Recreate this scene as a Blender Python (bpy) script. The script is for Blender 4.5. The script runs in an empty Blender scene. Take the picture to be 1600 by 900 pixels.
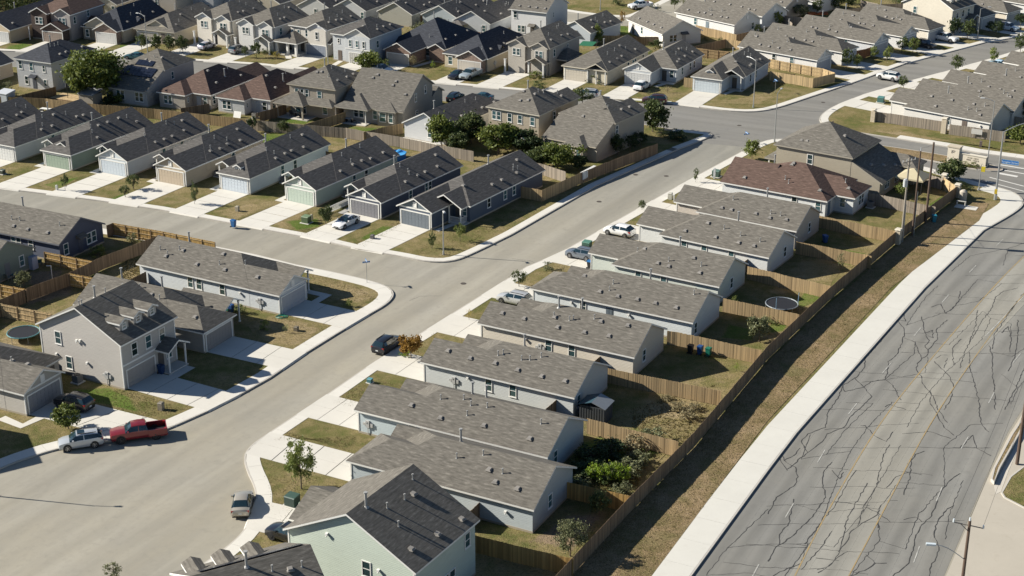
import bpy, bmesh, math, random
from mathutils import Vector, Matrix
R = math.radians
S = bpy.context.scene
COL = S.collection
rnd = random.Random(7)

# ------------------------------------------------------------ camera, light
CAM_F, CAM_PITCH, CAM_H = 2450.0, R(22.22), 76.4
cd = bpy.data.cameras.new('camera'); cd.sensor_width = 36.0; cd.lens = 36.0 * CAM_F / 1600.0
cd.clip_start = 1.0; cd.clip_end = 6000.0
cam = bpy.data.objects.new('camera', cd); COL.objects.link(cam)
cam.location = (0, 0, CAM_H); cam.rotation_euler = (math.pi / 2 - CAM_PITCH, 0, 0)
S.camera = cam
SUN_AZ, SUN_EL = R(169.3), R(29.6)          # towards the sun, from +X, counter-clockwise
sun_vec = Vector((math.cos(SUN_AZ) * math.cos(SUN_EL), math.sin(SUN_AZ) * math.cos(SUN_EL), math.sin(SUN_EL)))
W = bpy.data.worlds.new('World'); S.world = W; W.use_nodes = True
nt = W.node_tree
sky = nt.nodes.new('ShaderNodeTexSky'); sky.sky_type = 'NISHITA'; sky.sun_disc = False
sky.sun_elevation = SUN_EL; sky.sun_rotation = math.pi / 2 - SUN_AZ
sky.air_density = 0.9; sky.dust_density = 0.3; sky.ozone_density = 3.0
bg = nt.nodes['Background']; bg.inputs['Strength'].default_value = 0.05
nt.links.new(sky.outputs['Color'], bg.inputs['Color'])
sl = bpy.data.lights.new('sun', 'SUN'); sl.energy = 5.0; sl.angle = R(0.53); sl.color = (1.0, 0.94, 0.83)
sun = bpy.data.objects.new('sun', sl); COL.objects.link(sun)
sun.rotation_euler = (-sun_vec).to_track_quat('-Z', 'Y').to_euler()
vs = S.view_settings
vs.view_transform = 'Standard'; vs.look = 'None'; vs.exposure = 0.78; vs.gamma = 1.0; vs.use_curve_mapping = False
S.cycles.max_bounces = 4; S.cycles.diffuse_bounces = 1; S.cycles.glossy_bounces = 2

# ------------------------------------------------------------ survey
_cp, _sp = math.cos(CAM_PITCH), math.sin(CAM_PITCH)
def G(u, v, z=0.0):
    """Map position of a point read off the survey photograph, at height z above the lots."""
    X, Y = u - 800.0, v - 450.0
    dy = CAM_F * _cp - Y * _sp; dz = -CAM_F * _sp - Y * _cp
    t = (z - CAM_H) / dz
    return Vector((X * t, dy * t, z))
def yaw_of(p, q, z=0.0):
    a, b = G(*p, z), G(*q, z)
    return math.atan2(b.y - a.y, b.x - a.x)

# ------------------------------------------------------------ materials
MATS = {}
class NT:
    def __init__(s, name):
        s.m = bpy.data.materials.new(name); s.m.use_nodes = True
        s.t = s.m.node_tree; s.b = s.t.nodes['Principled BSDF']
    def n(s, kind, **kw):
        x = s.t.nodes.new(kind)
        for k, v in kw.items():
            if k in x.inputs.keys(): x.inputs[k].default_value = v
            else: setattr(x, k, v)
        return x
    def l(s, a, b): s.t.links.new(a, b)
    def ramp(s, fac, stops):
        r = s.n('ShaderNodeValToRGB'); e = r.color_ramp.elements
        while len(e) < len(stops): e.new(0.5)
        for i, (p, c) in enumerate(stops):
            e[i].position = p; e[i].color = (*c, 1) if len(c) == 3 else c
        s.l(fac, r.inputs['Fac']); return r.outputs['Color']
    def noise(s, vec, scale, detail=3.0, rough=0.55):
        x = s.n('ShaderNodeTexNoise', Scale=scale, Detail=detail, Roughness=rough)
        if vec is not None: s.l(vec, x.inputs['Vector'])
        return x.outputs['Fac']
    def mix(s, fac, a, b, mode='MIX'):
        x = s.n('ShaderNodeMix', data_type='RGBA', blend_type=mode)
        for sock, val in ((x.inputs[0], fac), (x.inputs[6], a), (x.inputs[7], b)):
            if isinstance(val, (int, float)): sock.default_value = val
            elif isinstance(val, tuple): sock.default_value = (*val, 1) if len(val) == 3 else val
            else: s.l(val, sock)
        return x.outputs[2]
    def math(s, op, a, b=0.0):
        x = s.n('ShaderNodeMath', operation=op)
        for i, val in enumerate((a, b)):
            if isinstance(val, (int, float)): x.inputs[i].default_value = val
            else: s.l(val, x.inputs[i])
        return x.outputs[0]
    def bump(s, h, strength=0.3, dist=0.02):
        x = s.n('ShaderNodeBump', Strength=strength, Distance=dist); s.l(h, x.inputs['Height'])
        s.l(x.outputs['Normal'], s.b.inputs['Normal'])
    def coord(s, which='UV'):
        return s.n('ShaderNodeTexCoord').outputs[which]
    def pos(s): return s.n('ShaderNodeNewGeometry').outputs['Position']
    def mapping(s, vec, scale=(1, 1, 1), rot=(0, 0, 0)):
        x = s.n('ShaderNodeMapping'); x.inputs['Scale'].default_value = scale; x.inputs['Rotation'].default_value = rot
        s.l(vec, x.inputs['Vector']); return x.outputs[0]
def sc(c, k): return tuple(min(1.0, x * k) for x in c)
def memo(f):
    def g(*a):
        k = (f.__name__,) + a
        if k not in MATS: MATS[k] = f(*a)
        return MATS[k]
    return g
@memo
def paint(c, rough=0.6, metal=0.0):
    t = NT('paint'); f = t.noise(t.coord('Object'), 3.0)
    t.l(t.mix(f, sc(c, .9), sc(c, 1.08)), t.b.inputs['Base Color'])
    t.b.inputs['Roughness'].default_value = rough; t.b.inputs['Metallic'].default_value = metal
    return t.m
@memo
def siding(c):
    t = NT('lap_siding'); uv = t.coord('UV')
    f = t.noise(uv, .35, 4.0); g = t.noise(t.mapping(uv, (.8, 5.9, 1)), 1.0, 1.0)
    col = t.mix(f, sc(c, .88), sc(c, 1.07))
    col = t.mix(.35, col, t.mix(g, sc(c, .72), sc(c, 1.2)))
    t.l(col, t.b.inputs['Base Color']); t.b.inputs['Roughness'].default_value = .7
    sx = t.n('ShaderNodeSeparateXYZ'); t.l(uv, sx.inputs[0])
    fr = t.math('FRACT', t.math('DIVIDE', sx.outputs[1], .18))
    t.bump(t.math('SUBTRACT', 1.0, fr), 1.0, .03)
    return t.m
@memo
def batten(c):
    t = NT('board_and_batten'); uv = t.coord('UV')
    t.l(t.mix(t.noise(uv, .8), sc(c, .88), sc(c, 1.08)), t.b.inputs['Base Color'])
    sx = t.n('ShaderNodeSeparateXYZ'); t.l(uv, sx.inputs[0])
    fr = t.math('FRACT', t.math('DIVIDE', sx.outputs[0], .4))
    t.bump(t.math('LESS_THAN', fr, .18), 1.0, .06)
    return t.m
@memo
def brick(c):
    t = NT('brick_veneer'); uv = t.coord('UV')
    x = t.n('ShaderNodeTexBrick', Scale=1.0); t.l(uv, x.inputs['Vector'])
    x.inputs['Color1'].default_value = (*sc(c, .55), 1); x.inputs['Color2'].default_value = (*sc(c, 1.35), 1)
    x.inputs['Mortar'].default_value = (*sc(c, 1.5), 1)
    x.inputs['Brick Width'].default_value = .42; x.inputs['Row Height'].default_value = .15; x.inputs['Mortar Size'].default_value = .012
    t.l(t.mix(t.noise(uv, .9), x.outputs['Color'], t.mix(.5, x.outputs['Color'], sc(c, .8))), t.b.inputs['Base Color'])
    t.b.inputs['Roughness'].default_value = .85; t.bump(x.outputs['Fac'], -.5, .02)
    return t.m
@memo
def shingle(c):
    t = NT('asphalt_shingle'); uv = t.coord('UV')
    x = t.n('ShaderNodeTexBrick', Scale=1.0); t.l(uv, x.inputs['Vector'])
    x.offset_frequency = 2; x.offset = .37
    x.inputs['Color1'].default_value = (*sc(c, .74), 1); x.inputs['Color2'].default_value = (*sc(c, 1.24), 1)
    x.inputs['Mortar'].default_value = (*sc(c, .45), 1); x.inputs['Bias'].default_value = -.1
    x.inputs['Brick Width'].default_value = .62; x.inputs['Row Height'].default_value = .16; x.inputs['Mortar Size'].default_value = .008
    n1 = t.noise(t.mapping(uv, (.75, 3.0, 1)), 1.5, 2.0, .55)
    n2 = t.noise(uv, .22, 3.0)
    col = t.mix(.62, x.outputs['Color'], t.ramp(n1, [(.34, sc(c, .5)), (.5, sc(c, .92)), (.60, sc(c, 1.1)), (.70, sc(c, 1.9))]))
    col = t.mix(t.math('MULTIPLY', n2, .5), col, sc(c, .78))
    t.l(col, t.b.inputs['Base Color']); t.b.inputs['Roughness'].default_value = .95
    t.b.inputs['Specular IOR Level'].default_value = .15
    sx = t.n('ShaderNodeSeparateXYZ'); t.l(uv, sx.inputs[0])
    fr = t.math('FRACT', t.math('DIVIDE', sx.outputs[1], .16))
    h = t.math('ADD', t.math('SUBTRACT', 1.0, fr), t.math('MULTIPLY', n1, .7))
    t.bump(h, .45, .02)
    return t.m
@memo
def glass(c=(.025, .05, .055)):
    t = NT('window_glass')
    o = t.n('ShaderNodeObjectInfo').outputs['Random']
    t.l(t.mix(o, sc(c, .4), sc(c, 3.0)), t.b.inputs['Base Color'])
    t.b.inputs['Roughness'].default_value = .06; t.b.inputs['Specular IOR Level'].default_value = .9
    return t.m
@memo
def concrete(c, wear=.5):
    t = NT('concrete'); p = t.pos()
    f = t.noise(p, .25, 6.0, .62); g = t.noise(p, 2.2, 5.0, .7); h = t.noise(p, .9, 6.0, .75)
    col = t.mix(f, sc(c, .86), sc(c, 1.08)); col = t.mix(t.math('MULTIPLY', g, .25), col, sc(c, .8))
    st = t.ramp(h, [(.56, (0, 0, 0)), (.72, (1, 1, 1))])
    col = t.mix(t.math('MULTIPLY', st, wear * .45), col, sc((c[0] * .62, c[1] * .58, c[2] * .52), 1))
    t.l(col, t.b.inputs['Base Color']); t.b.inputs['Roughness'].default_value = .85
    t.b.inputs['Specular IOR Level'].default_value = .2
    t.bump(g, .15, .01)
    return t.m
@memo
def asphalt(c, along, warm=.5, track=False, far=None):
    """Worn asphalt; tyre tracks run along the direction 'along' (radians). track: a wheel path that fades out across its own width. far: colour of an older surface further up the street."""
    t = NT('asphalt'); p = t.pos(); c0 = c
    tr = t.mapping(p, (1, 1, 1), (0, 0, -along))
    trk = t.noise(t.mapping(tr, (.012, .34, 1)), 1.0, 3.0, .5)
    big = t.noise(p, .06, 5.0, .6); fine = t.noise(p, 1.3, 6.0, .7); grit = t.noise(p, 9.0, 2.0)
    col = t.mix(t.ramp(trk, [(.3, (0, 0, 0)), (.7, (1, 1, 1))]), sc(c, .8), sc(c, 1.14))
    col = t.mix(t.math('MULTIPLY', t.ramp(big, [(.35, (0, 0, 0)), (.7, (1, 1, 1))]), warm), col, sc((c[0] * 1.2, c[1] * 1.13, c[2] * .98), 1))
    sw = t.noise(t.mapping(tr, (.09, .5, 1)), 1.0, 5.0, .65); sp = t.noise(p, .45, 4.0, .7)
    col = t.mix(t.math('MULTIPLY', t.ramp(sw, [(.45, (0, 0, 0)), (.68, (1, 1, 1))]), .4), col, sc(c, .78))
    col = t.mix(t.math('MULTIPLY', t.ramp(sp, [(.6, (0, 0, 0)), (.72, (1, 1, 1))]), .3), col, sc(c, .66))
    col = t.mix(t.math('MULTIPLY', t.ramp(fine, [(.5, (0, 0, 0)), (.75, (1, 1, 1))]), .4), col, sc(c, .72))
    col = t.mix(t.math('MULTIPLY', grit, .14), col, sc(c, .6))
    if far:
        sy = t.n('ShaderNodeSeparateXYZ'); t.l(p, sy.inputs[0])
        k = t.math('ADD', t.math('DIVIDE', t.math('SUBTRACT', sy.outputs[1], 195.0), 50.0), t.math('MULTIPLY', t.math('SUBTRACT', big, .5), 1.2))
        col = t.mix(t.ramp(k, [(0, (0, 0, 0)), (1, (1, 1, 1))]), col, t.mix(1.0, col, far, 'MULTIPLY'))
    if track:
        su = t.n('ShaderNodeSeparateXYZ'); t.l(t.coord('UV'), su.inputs[0])
        tri = t.math('SUBTRACT', 1.0, t.math('ABSOLUTE', t.math('SUBTRACT', t.math('MULTIPLY', su.outputs[0], 2.0), 1.0)))
        k = t.math('MULTIPLY', t.math('MULTIPLY', t.ramp(tri, [(0, (0, 0, 0)), (.75, (1, 1, 1))]), t.ramp(sw, [(.3, (.35, .35, .35)), (.65, (1, 1, 1))])), .34)
        col = t.mix(k, col, sc(c, .42))
    t.l(col, t.b.inputs['Base Color']); t.b.inputs['Roughness'].default_value = .9
    t.b.inputs['Specular IOR Level'].default_value = .2
    t.bump(t.math('ADD', fine, t.math('MULTIPLY', grit, .6)), .25, .01)
    return t.m
PALS = {'lawn': ((.105, .118, .036), (.225, .185, .082), (.31, .245, .135)),
        'dry': ((.19, .165, .07), (.29, .225, .115), (.38, .30, .18)),
        'green': ((.075, .135, .022), (.12, .17, .036), (.19, .19, .07)),
        'verge': ((.15, .125, .055), (.26, .19, .105), (.36, .265, .165)),
        'dirt': ((.17, .13, .085), (.25, .19, .12), (.33, .25, .17))}
@memo
def turf(kind, blend=False):
    t = NT('turf_' + kind); p = t.pos()
    a = t.noise(p, .13, 5.0, .65); b = t.noise(p, .8, 6.0, .7); c = t.noise(p, 3.2, 5.0, .8); d = t.noise(p, 9.0, 3.0, .7); g = t.noise(p, .33, 3.0, .5)
    f = t.math('ADD', t.math('MULTIPLY', a, .6), t.math('ADD', t.math('MULTIPLY', b, .45), t.math('MULTIPLY', c, .3)))
    def look(pal):
        col = t.ramp(f, [(.56, pal[0]), (.67, pal[1]), (.78, pal[2])])
        col = t.mix(t.math('MULTIPLY', t.ramp(c, [(.46, (0, 0, 0)), (.62, (1, 1, 1))]), .75), col, sc(pal[0], .42))
        return t.mix(t.math('MULTIPLY', t.ramp(d, [(.5, (0, 0, 0)), (.64, (1, 1, 1))]), .5), col, sc(pal[2], 1.35))
    col = look(PALS[kind])
    if kind == 'verge':                       # greener drifts and bare earth
        col = t.mix(t.math('MULTIPLY', t.ramp(g, [(.52, (0, 0, 0)), (.7, (1, 1, 1))]), .45), col, t.ramp(c, [(.3, (.08, .10, .03)), (.7, (.18, .17, .07))]))
    if kind == 'lawn':
        col = t.mix(t.math('MULTIPLY', t.ramp(g, [(.5, (0, 0, 0)), (.68, (1, 1, 1))]), .55), col, t.ramp(c, [(.3, (.055, .085, .018)), (.7, (.15, .16, .045))]))
    if blend:
        sx = t.n('ShaderNodeSeparateXYZ'); t.l(t.coord('UV'), sx.inputs[0])
        k = t.math('ADD', sx.outputs[0], t.math('MULTIPLY', t.math('SUBTRACT', b, .5), 1.3))
        col = t.mix(t.ramp(k, [(.3, (0, 0, 0)), (.65, (1, 1, 1))]), look(PALS['lawn']), col)
    t.l(col, t.b.inputs['Base Color']); t.b.inputs['Roughness'].default_value = 1.0
    t.b.inputs['Specular IOR Level'].default_value = .05
    t.bump(t.math('ADD', t.math('MULTIPLY', c, 1.0), t.math('MULTIPLY', d, .6)), 1.0, .12)
    return t.m
@memo
def wood(c):
    t = NT('weathered_wood'); oc = t.coord('Object')
    sx = t.n('ShaderNodeSeparateXYZ'); t.l(oc, sx.inputs[0])
    ix = t.math('FLOOR', t.math('DIVIDE', sx.outputs[0], .1435))
    rn = t.n('ShaderNodeTexWhiteNoise', noise_dimensions='2D')
    cb = t.n('ShaderNodeCombineXYZ'); t.l(ix, cb.inputs[0]); t.l(t.n('ShaderNodeObjectInfo').outputs['Random'], cb.inputs[1])
    t.l(cb.outputs[0], rn.inputs['Vector'])
    col = t.ramp(rn.outputs['Value'], [(0, sc(c, .66)), (.55, c), (1, sc((c[0] * 1.3, c[1] * 1.28, c[2] * 1.25), 1))])
    st = t.noise(t.mapping(oc, (9, 9, .9)), 1.0, 4.0)
    col = t.mix(t.math('MULTIPLY', st, .5), col, sc((c[0] * .62, c[1] * .62, c[2] * .66), 1))
    t.l(col, t.b.inputs['Base Color']); t.b.inputs['Roughness'].default_value = .9
    t.b.inputs['Specular IOR Level'].default_value = .15
    return t.m
@memo
def leafmat(c, c2):
    t = NT('leaves'); g = t.n('ShaderNodeNewGeometry')
    oc = t.coord('Object')
    cl = t.noise(oc, 1.1, 2.0)
    f = t.math('ADD', t.math('MULTIPLY', g.outputs['Random Per Island'], .6), t.math('MULTIPLY', cl, .5))
    col = t.ramp(f, [(.15, sc(c, .55)), (.5, c), (.85, c2)])
    t.l(col, t.b.inputs['Base Color']); t.b.inputs['Roughness'].default_value = .55
    t.b.inputs['Specular IOR Level'].default_value = .3
    tr = t.n('ShaderNodeBsdfTranslucent'); t.l(t.mix(.3, col, c2), tr.inputs['Color'])
    mx = t.n('ShaderNodeMixShader', Fac=.28)
    t.l(t.b.outputs[0], mx.inputs[1]); t.l(tr.outputs[0], mx.inputs[2])
    t.l(mx.outputs[0], t.t.nodes['Material Output'].inputs['Surface'])
    return t.m
@memo
def carpaint(c, metal=.0, rough=.3):
    t = NT('car_paint'); t.b.inputs['Base Color'].default_value = (*c, 1)
    t.b.inputs['Metallic'].default_value = metal; t.b.inputs['Roughness'].default_value = rough
    t.b.inputs['Coat Weight'].default_value = .8; t.b.inputs['Coat Roughness'].default_value = .06
    return t.m
WHITE = (.78, .77, .73)

# ------------------------------------------------------------ mesh building
class MB:
    def __init__(s): s.v, s.f, s.uv, s.mi = [], [], [], []
    def poly(s, pts, uv=None, mi=0):
        i = len(s.v); s.v += [tuple(p) for p in pts]
        s.f.append(tuple(range(i, i + len(pts)))); s.mi.append(mi)
        s.uv += list(uv) if uv else [(p[0] + p[1], p[2]) for p in pts]
    def hull8(s, b, mi=0):
        """b: 4 bottom points then 4 top points, both counter-clockwise."""
        i = len(s.v); s.v += [tuple(p) for p in b]
        for f in ((3, 2, 1, 0), (4, 5, 6, 7), (0, 1, 5, 4), (1, 2, 6, 5), (2, 3, 7, 6), (3, 0, 4, 7)):
            s.f.append(tuple(i + k for k in f)); s.mi.append(mi)
            s.uv += [(b[k][0] + b[k][1], b[k][2]) for k in f]
    def box(s, x0, x1, y0, y1, z0, z1, mi=0):
        s.hull8([(x0, y0, z0), (x1, y0, z0), (x1, y1, z0), (x0, y1, z0), (x0, y0, z1), (x1, y0, z1), (x1, y1, z1), (x0, y1, z1)], mi)
    def bar(s, p, q, w, h=None, mi=0):
        p, q = Vector(p), Vector(q); d = (q - p).normalized(); h = h or w
        up = Vector((0, 0, 1)) if abs(d.z) < .9 else Vector((0, 1, 0))
        a = d.cross(up).normalized() * w / 2; b = a.cross(d).normalized() * h / 2
        s.hull8([p - a - b, p + a - b, q + a - b, q - a - b, p - a + b, p + a + b, q + a + b, q - a + b], mi)
    def tube(s, p, q, r0, r1=None, n=8, mi=0, cap=True):
        p, q = Vector(p), Vector(q); r1 = r0 if r1 is None else r1
        d = (q - p).normalized(); up = Vector((0, 0, 1)) if abs(d.z) < .9 else Vector((1, 0, 0))
        a = d.cross(up).normalized(); b = d.cross(a)
        i = len(s.v)
        for c, r in ((p, r0), (q, r1)):
            for k in range(n):
                t = 2 * math.pi * k / n; s.v.append(tuple(c + (a * math.cos(t) + b * math.sin(t)) * r))
        for k in range(n):
            m = (k + 1) % n; s.f.append((i + k, i + m, i + n + m, i + n + k)); s.mi.append(mi); s.uv += [(0, 0), (1, 0), (1, 1), (0, 1)]
        if cap:
            s.f.append(tuple(i + n + k for k in range(n))); s.mi.append(mi); s.uv += [(0, 0)] * n
            s.f.append(tuple(i + k for k in reversed(range(n)))); s.mi.append(mi); s.uv += [(0, 0)] * n
    def mesh(s, name, mats, smooth=False):
        me = bpy.data.meshes.new(name); me.from_pydata(s.v, [], s.f)
        for m in (mats if isinstance(mats, (list, tuple)) else [mats]): me.materials.append(m)
        me.polygons.foreach_set('material_index', s.mi)
        u = me.uv_layers.new(name='uv'); u.data.foreach_set('uv', [c for t in s.uv for c in t])
        if smooth: me.polygons.foreach_set('use_smooth', [True] * len(s.f))
        me.update(); return me
    def build(s, name, mats, parent=None, smooth=False):
        return None if not s.f else put(name, s.mesh(name, mats, smooth), parent)
def put(name, me, parent=None, loc=None, rz=None):
    o = bpy.data.objects.new(name, me); COL.objects.link(o)
    if parent is not None: o.parent = parent
    if loc is not None: o.location = loc
    if rz is not None: o.rotation_euler = (0, 0, rz)
    return o
def tag(o, label, cat, group=None):
    o['label'] = label; o['category'] = cat
    if group: o['group'] = group
    return o
def thing(name, label, cat, loc, rz=0.0, group=None):
    o = put(name, None, None, loc, rz); o.empty_display_size = .3
    return tag(o, label, cat, group)
def struct(name, me):
    o = put(name, me); o['kind'] = 'structure'; return o
def copy_tree(o, parent=None):
    c = o.copy(); COL.objects.link(c)
    if parent is not None: c.parent = parent
    for ch in o.children: copy_tree(ch, c)
    return c
# ------------------------------------------------------------ houses
SL = .515                                   # 6 in 12
FOUND = concrete((.42, .37, .29), .6)
ROOF = shingle((.168, .156, .136)); ROOF_DARK = shingle((.085, .085, .09)); ROOF_BROWN = shingle((.135, .092, .076))
ROOF_SHADED = shingle((.125, .119, .113)); ROOF_SHADED_BLUE = shingle((.06, .065, .078))  # ROOF's shingle with slope shade put into its colour; the second deeper and bluer
TRIM = paint(WHITE); GREYTRIM = paint((.42, .40, .37))
class M:
    """One roofed volume. s runs along the ridge, t across it (ax 'x': s=x, t=y; ax 'y': s=y, t=x)."""
    def __init__(s, s0, s1, t0, t1, hw=2.76, ax='x', e0='G', e1='G', sl=SL, oh=.35, og=.3, rf=.5, z0=0.0, walls=True, wm=0, gm=None):
        s.__dict__.update(locals()); s.gm = wm if gm is None else gm
        s.T0, s.T1 = t0 - oh, t1 + oh
        s.tr = t0 + rf * (t1 - t0); s.zr = hw + sl * (s.tr - s.T0); s.z1 = s.zr - sl * (s.T1 - s.tr)
        ext = {'G': og, 'H': oh, 'N': 0.0, 'g': .02}
        s.S0, s.S1 = s0 - ext[e0], s1 + ext[e1]
        run = s.tr - s.T0
        s.r0 = s.S0 + (run if e0 == 'H' else 0); s.r1 = s.S1 - (run if e1 == 'H' else 0)
        if s.r0 > s.r1:
            m = (s.r0 + s.r1) / 2; s.r0 = s.r1 = m
    def P(s, a, t, z): return (a, t, z) if s.ax == 'x' else (t, a, z)
    def z(s, x, y):
        a, t = (x, y) if s.ax == 'x' else (y, x)
        if not (s.S0 <= a <= s.S1 and s.T0 <= t <= s.T1): return -1
        h = min(s.hw + s.sl * (t - s.T0), s.z1 + s.sl * (s.T1 - t))
        if s.e0 == 'H': h = min(h, s.hw + s.sl * (a - s.S0))
        if s.e1 == 'H': h = min(h, s.hw + s.sl * (s.S1 - a))
        return h
    def roof(s, mb, tb):
        P = s.P; k = math.sqrt(1 + s.sl * s.sl); Z = .19
        A, B, C, D = (s.S0, s.T0, s.hw), (s.S1, s.T0, s.hw), (s.S1, s.T1, s.z1), (s.S0, s.T1, s.z1)
        E, F = (s.r0, s.tr, s.zr), (s.r1, s.tr, s.zr)
        pl = [([A, B, F, E], 0, s.T0, 1), ([C, D, E, F], 0, s.T1, -1)]
        if s.e0 == 'H': pl.append(([D, A, E], 1, s.S0, 1))
        if s.e1 == 'H': pl.append(([B, C, F], 1, s.S1, -1))
        for pts, mode, base, sg in pl:
            uv = [((p[0] if mode == 0 else p[1]), abs((p[1] if mode == 0 else p[0]) - base) * k) for p in pts]
            pts3 = [P(*p) for p in pts]
            if s.ax == 'y': pts3.reverse(); uv.reverse()
            mb.poly(pts3, uv)
            lo = [P(p[0], p[1], p[2] - Z) for p in pts]
            if s.ax == 'x': lo.reverse()
            tb.poly(lo)
        def board(p, q, off):               # a fascia board under the roof edge p-q, off = inward offset in (s, t)
            a, b = p, q; o = (off[0], off[1])
            f = lambda c, i, z: P(c[0] + o[0] * i, c[1] + o[1] * i, c[2] + z)
            tb.hull8([f(a, .02, -.2), f(b, .02, -.2), f(b, 1, -.2), f(a, 1, -.2), f(a, .02, -.012), f(b, .02, -.012), f(b, 1, -.012), f(a, 1, -.012)])
        w = .05
        board(A, B, (0, w)); board(C, D, (0, -w))
        if s.e0 in 'Gg': board(A, E, (w, 0)); board(E, D, (w, 0))
        elif s.e0 == 'H': board(D, A, (w, 0))
        if s.e1 in 'Gg': board(F, B, (-w, 0)); board(C, F, (-w, 0))
        elif s.e1 == 'H': board(B, C, (-w, 0))
    def wall(s, mb):
        if not s.walls: return
        P = s.P; za = s.hw + s.sl * s.oh - .1; zb = s.z1 + s.sl * s.oh - .1; zr = s.zr - .1
        def q(pts, m): mb.poly([P(*p) for p in pts], [((p[0] if abs(pts[0][0] - pts[1][0]) > .001 else p[1]), p[2]) for p in pts], m)
        q([(s.s0, s.t0, s.z0), (s.s1, s.t0, s.z0), (s.s1, s.t0, za), (s.s0, s.t0, za)], s.wm)
        q([(s.s1, s.t1, s.z0), (s.s0, s.t1, s.z0), (s.s0, s.t1, zb), (s.s1, s.t1, zb)], s.wm)
        for e, a in ((s.e0, s.s0), (s.e1, s.s1)):
            if e == 'N': continue
            if e == 'H': q([(a, s.t1, s.z0), (a, s.t0, s.z0), (a, s.t0, za), (a, s.t1, min(za, zb))], s.wm)
            elif s.gm == s.wm: q([(a, s.t1, s.z0), (a, s.t0, s.z0), (a, s.t0, za), (a, s.tr, zr), (a, s.t1, zb)], s.wm)
            else:
                zm = min(za, zb)
                q([(a, s.t1, s.z0), (a, s.t0, s.z0), (a, s.t0, zm), (a, s.t1, zm)], s.wm)
                q([(a, s.t1, zm), (a, s.t0, zm), (a, s.t0, za), (a, s.tr, zr), (a, s.t1, zb)], s.gm)

ROT = {'-y': 0.0, '+x': math.pi / 2, '+y': math.pi, '-x': -math.pi / 2}
def at_wall(face, c, pos, z):
    return Vector((pos, c, z)) if face[1] == 'y' else Vector((c, pos, z))
_wc = {}
def win_mesh(w, h, trim, bars):
    k = (round(w, 2), round(h, 2), trim, bars)
    if k not in _wc:
        m = MB(); b = .09
        m.box(-w / 2, -w / 2 + b, -.06, 0, 0, h); m.box(w / 2 - b, w / 2, -.06, 0, 0, h)
        m.box(-w / 2 + b, w / 2 - b, -.06, 0, 0, b); m.box(-w / 2 + b, w / 2 - b, -.06, 0, h - b, h)
        m.box(-w / 2 + b, w / 2 - b, -.05, 0, h * .5 - .03, h * .5 + .03)
        if bars: m.box(-.04, .04, -.052, 0, b, h - b)
        m.box(-w / 2 - .04, w / 2 + .04, -.1, 0, -.06, 0)
        g = MB(); g.box(-w / 2 + b, w / 2 - b, -.025, 0, b, h - b)
        _wc[k] = (m.mesh('window', TRIM if not trim else trim), g.mesh('pane', glass()))
    return _wc[k]
def add_window(h, face, c, pos, z, w=.9, ht=1.5, bars=False, trim=None):
    f, g = win_mesh(w, ht, trim, bars)
    o = put('window', f, h, at_wall(face, c, pos, z), ROT[face]); put('pane', g, o)
_gc = {}
def garage_mesh(w, ht, col):
    k = (w, ht, col)
    if k not in _gc:
        m = MB(); m.box(-w / 2, w / 2, -.03, 0, .02, ht)
        n = 4; ph = (ht - .1) / n
        for r in range(n):
            for q in range(8):
                a = -w / 2 + .08 + q * (w - .16) / 8
                m.box(a + .04, a + (w - .16) / 8 - .04, -.05, -.03, .06 + r * ph + .06, .06 + (r + 1) * ph - .06)
        _gc[k] = m.mesh('garage_door', paint(col))
        t = MB(); b = .16
        t.box(-w / 2 - b, -w / 2, -.075, 0, .01, ht + b); t.box(w / 2, w / 2 + b, -.075, 0, .01, ht + b); t.box(-w / 2, w / 2, -.075, 0, ht, ht + b)
        _gc[(w, ht, 't')] = t.mesh('door_trim', TRIM)
    return _gc[k], _gc[(w, ht, 't')]
def add_garage(h, face, c, pos, col=(.55, .54, .5), w=4.88, ht=2.13):
    d, t = garage_mesh(w, ht, col); L = at_wall(face, c, pos, 0)
    o = put('garage_door', d, h, L, ROT[face]); put('door_trim', t, o)
_dc = {}
def add_door(h, face, c, pos, col=(.1, .09, .08), z=.15):
    if col not in _dc:
        m = MB(); m.box(-.46, .46, -.04, 0, 0, 2.05)
        for a, b in ((-.36, -.05), (.05, .36)):
            m.box(a, b, -.055, -.04, .2, .95); m.box(a, b, -.055, -.04, 1.1, 1.9)
        m.box(.34, .4, -.1, -.04, .95, 1.05)
        _dc[col] = m.mesh('front_door', paint(col))
    put('front_door', _dc[col], h, at_wall(face, c, pos, z), ROT[face])
def vent_mesh():
    m = MB(); a, b = .19, .26
    m.hull8([(-b, -b, -.05), (b, -b, -.05), (b, b, -.05), (-b, b, -.05), (-a, -a, .16), (a, -a, .16), (a, a, .22), (-a, a, .22)])
    m.box(-.31, .31, -.31, .31, -.04, .02)
    return m.mesh('roof_vent', paint((.25, .235, .215), .6))
VENT = vent_mesh()
def pipe_mesh(h, r):
    m = MB(); m.tube((0, 0, -.15), (0, 0, h), r, n=8); m.tube((0, 0, h), (0, 0, h + .1), r * 1.7, n=8); m.tube((0, 0, -.1), (0, 0, .06), r * 2.6, r * 1.2, n=8)
    return m.mesh('vent_pipe', paint((.33, .33, .32), .5))
PIPE = pipe_mesh(.45, .055); FLUE = pipe_mesh(1.3, .11)
def gvent_mesh():
    m = MB(); m.box(-.22, .22, -.04, 0, 0, .62); m.box(-.32, -.22, -.07, 0, -.1, .72); m.box(.22, .32, -.07, 0, -.1, .72); m.box(-.22, .22, -.07, 0, .62, .72); m.box(-.22, .22, -.07, 0, -.1, 0)
    return m.mesh('gable_vent', TRIM)
GVENT = gvent_mesh()
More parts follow.
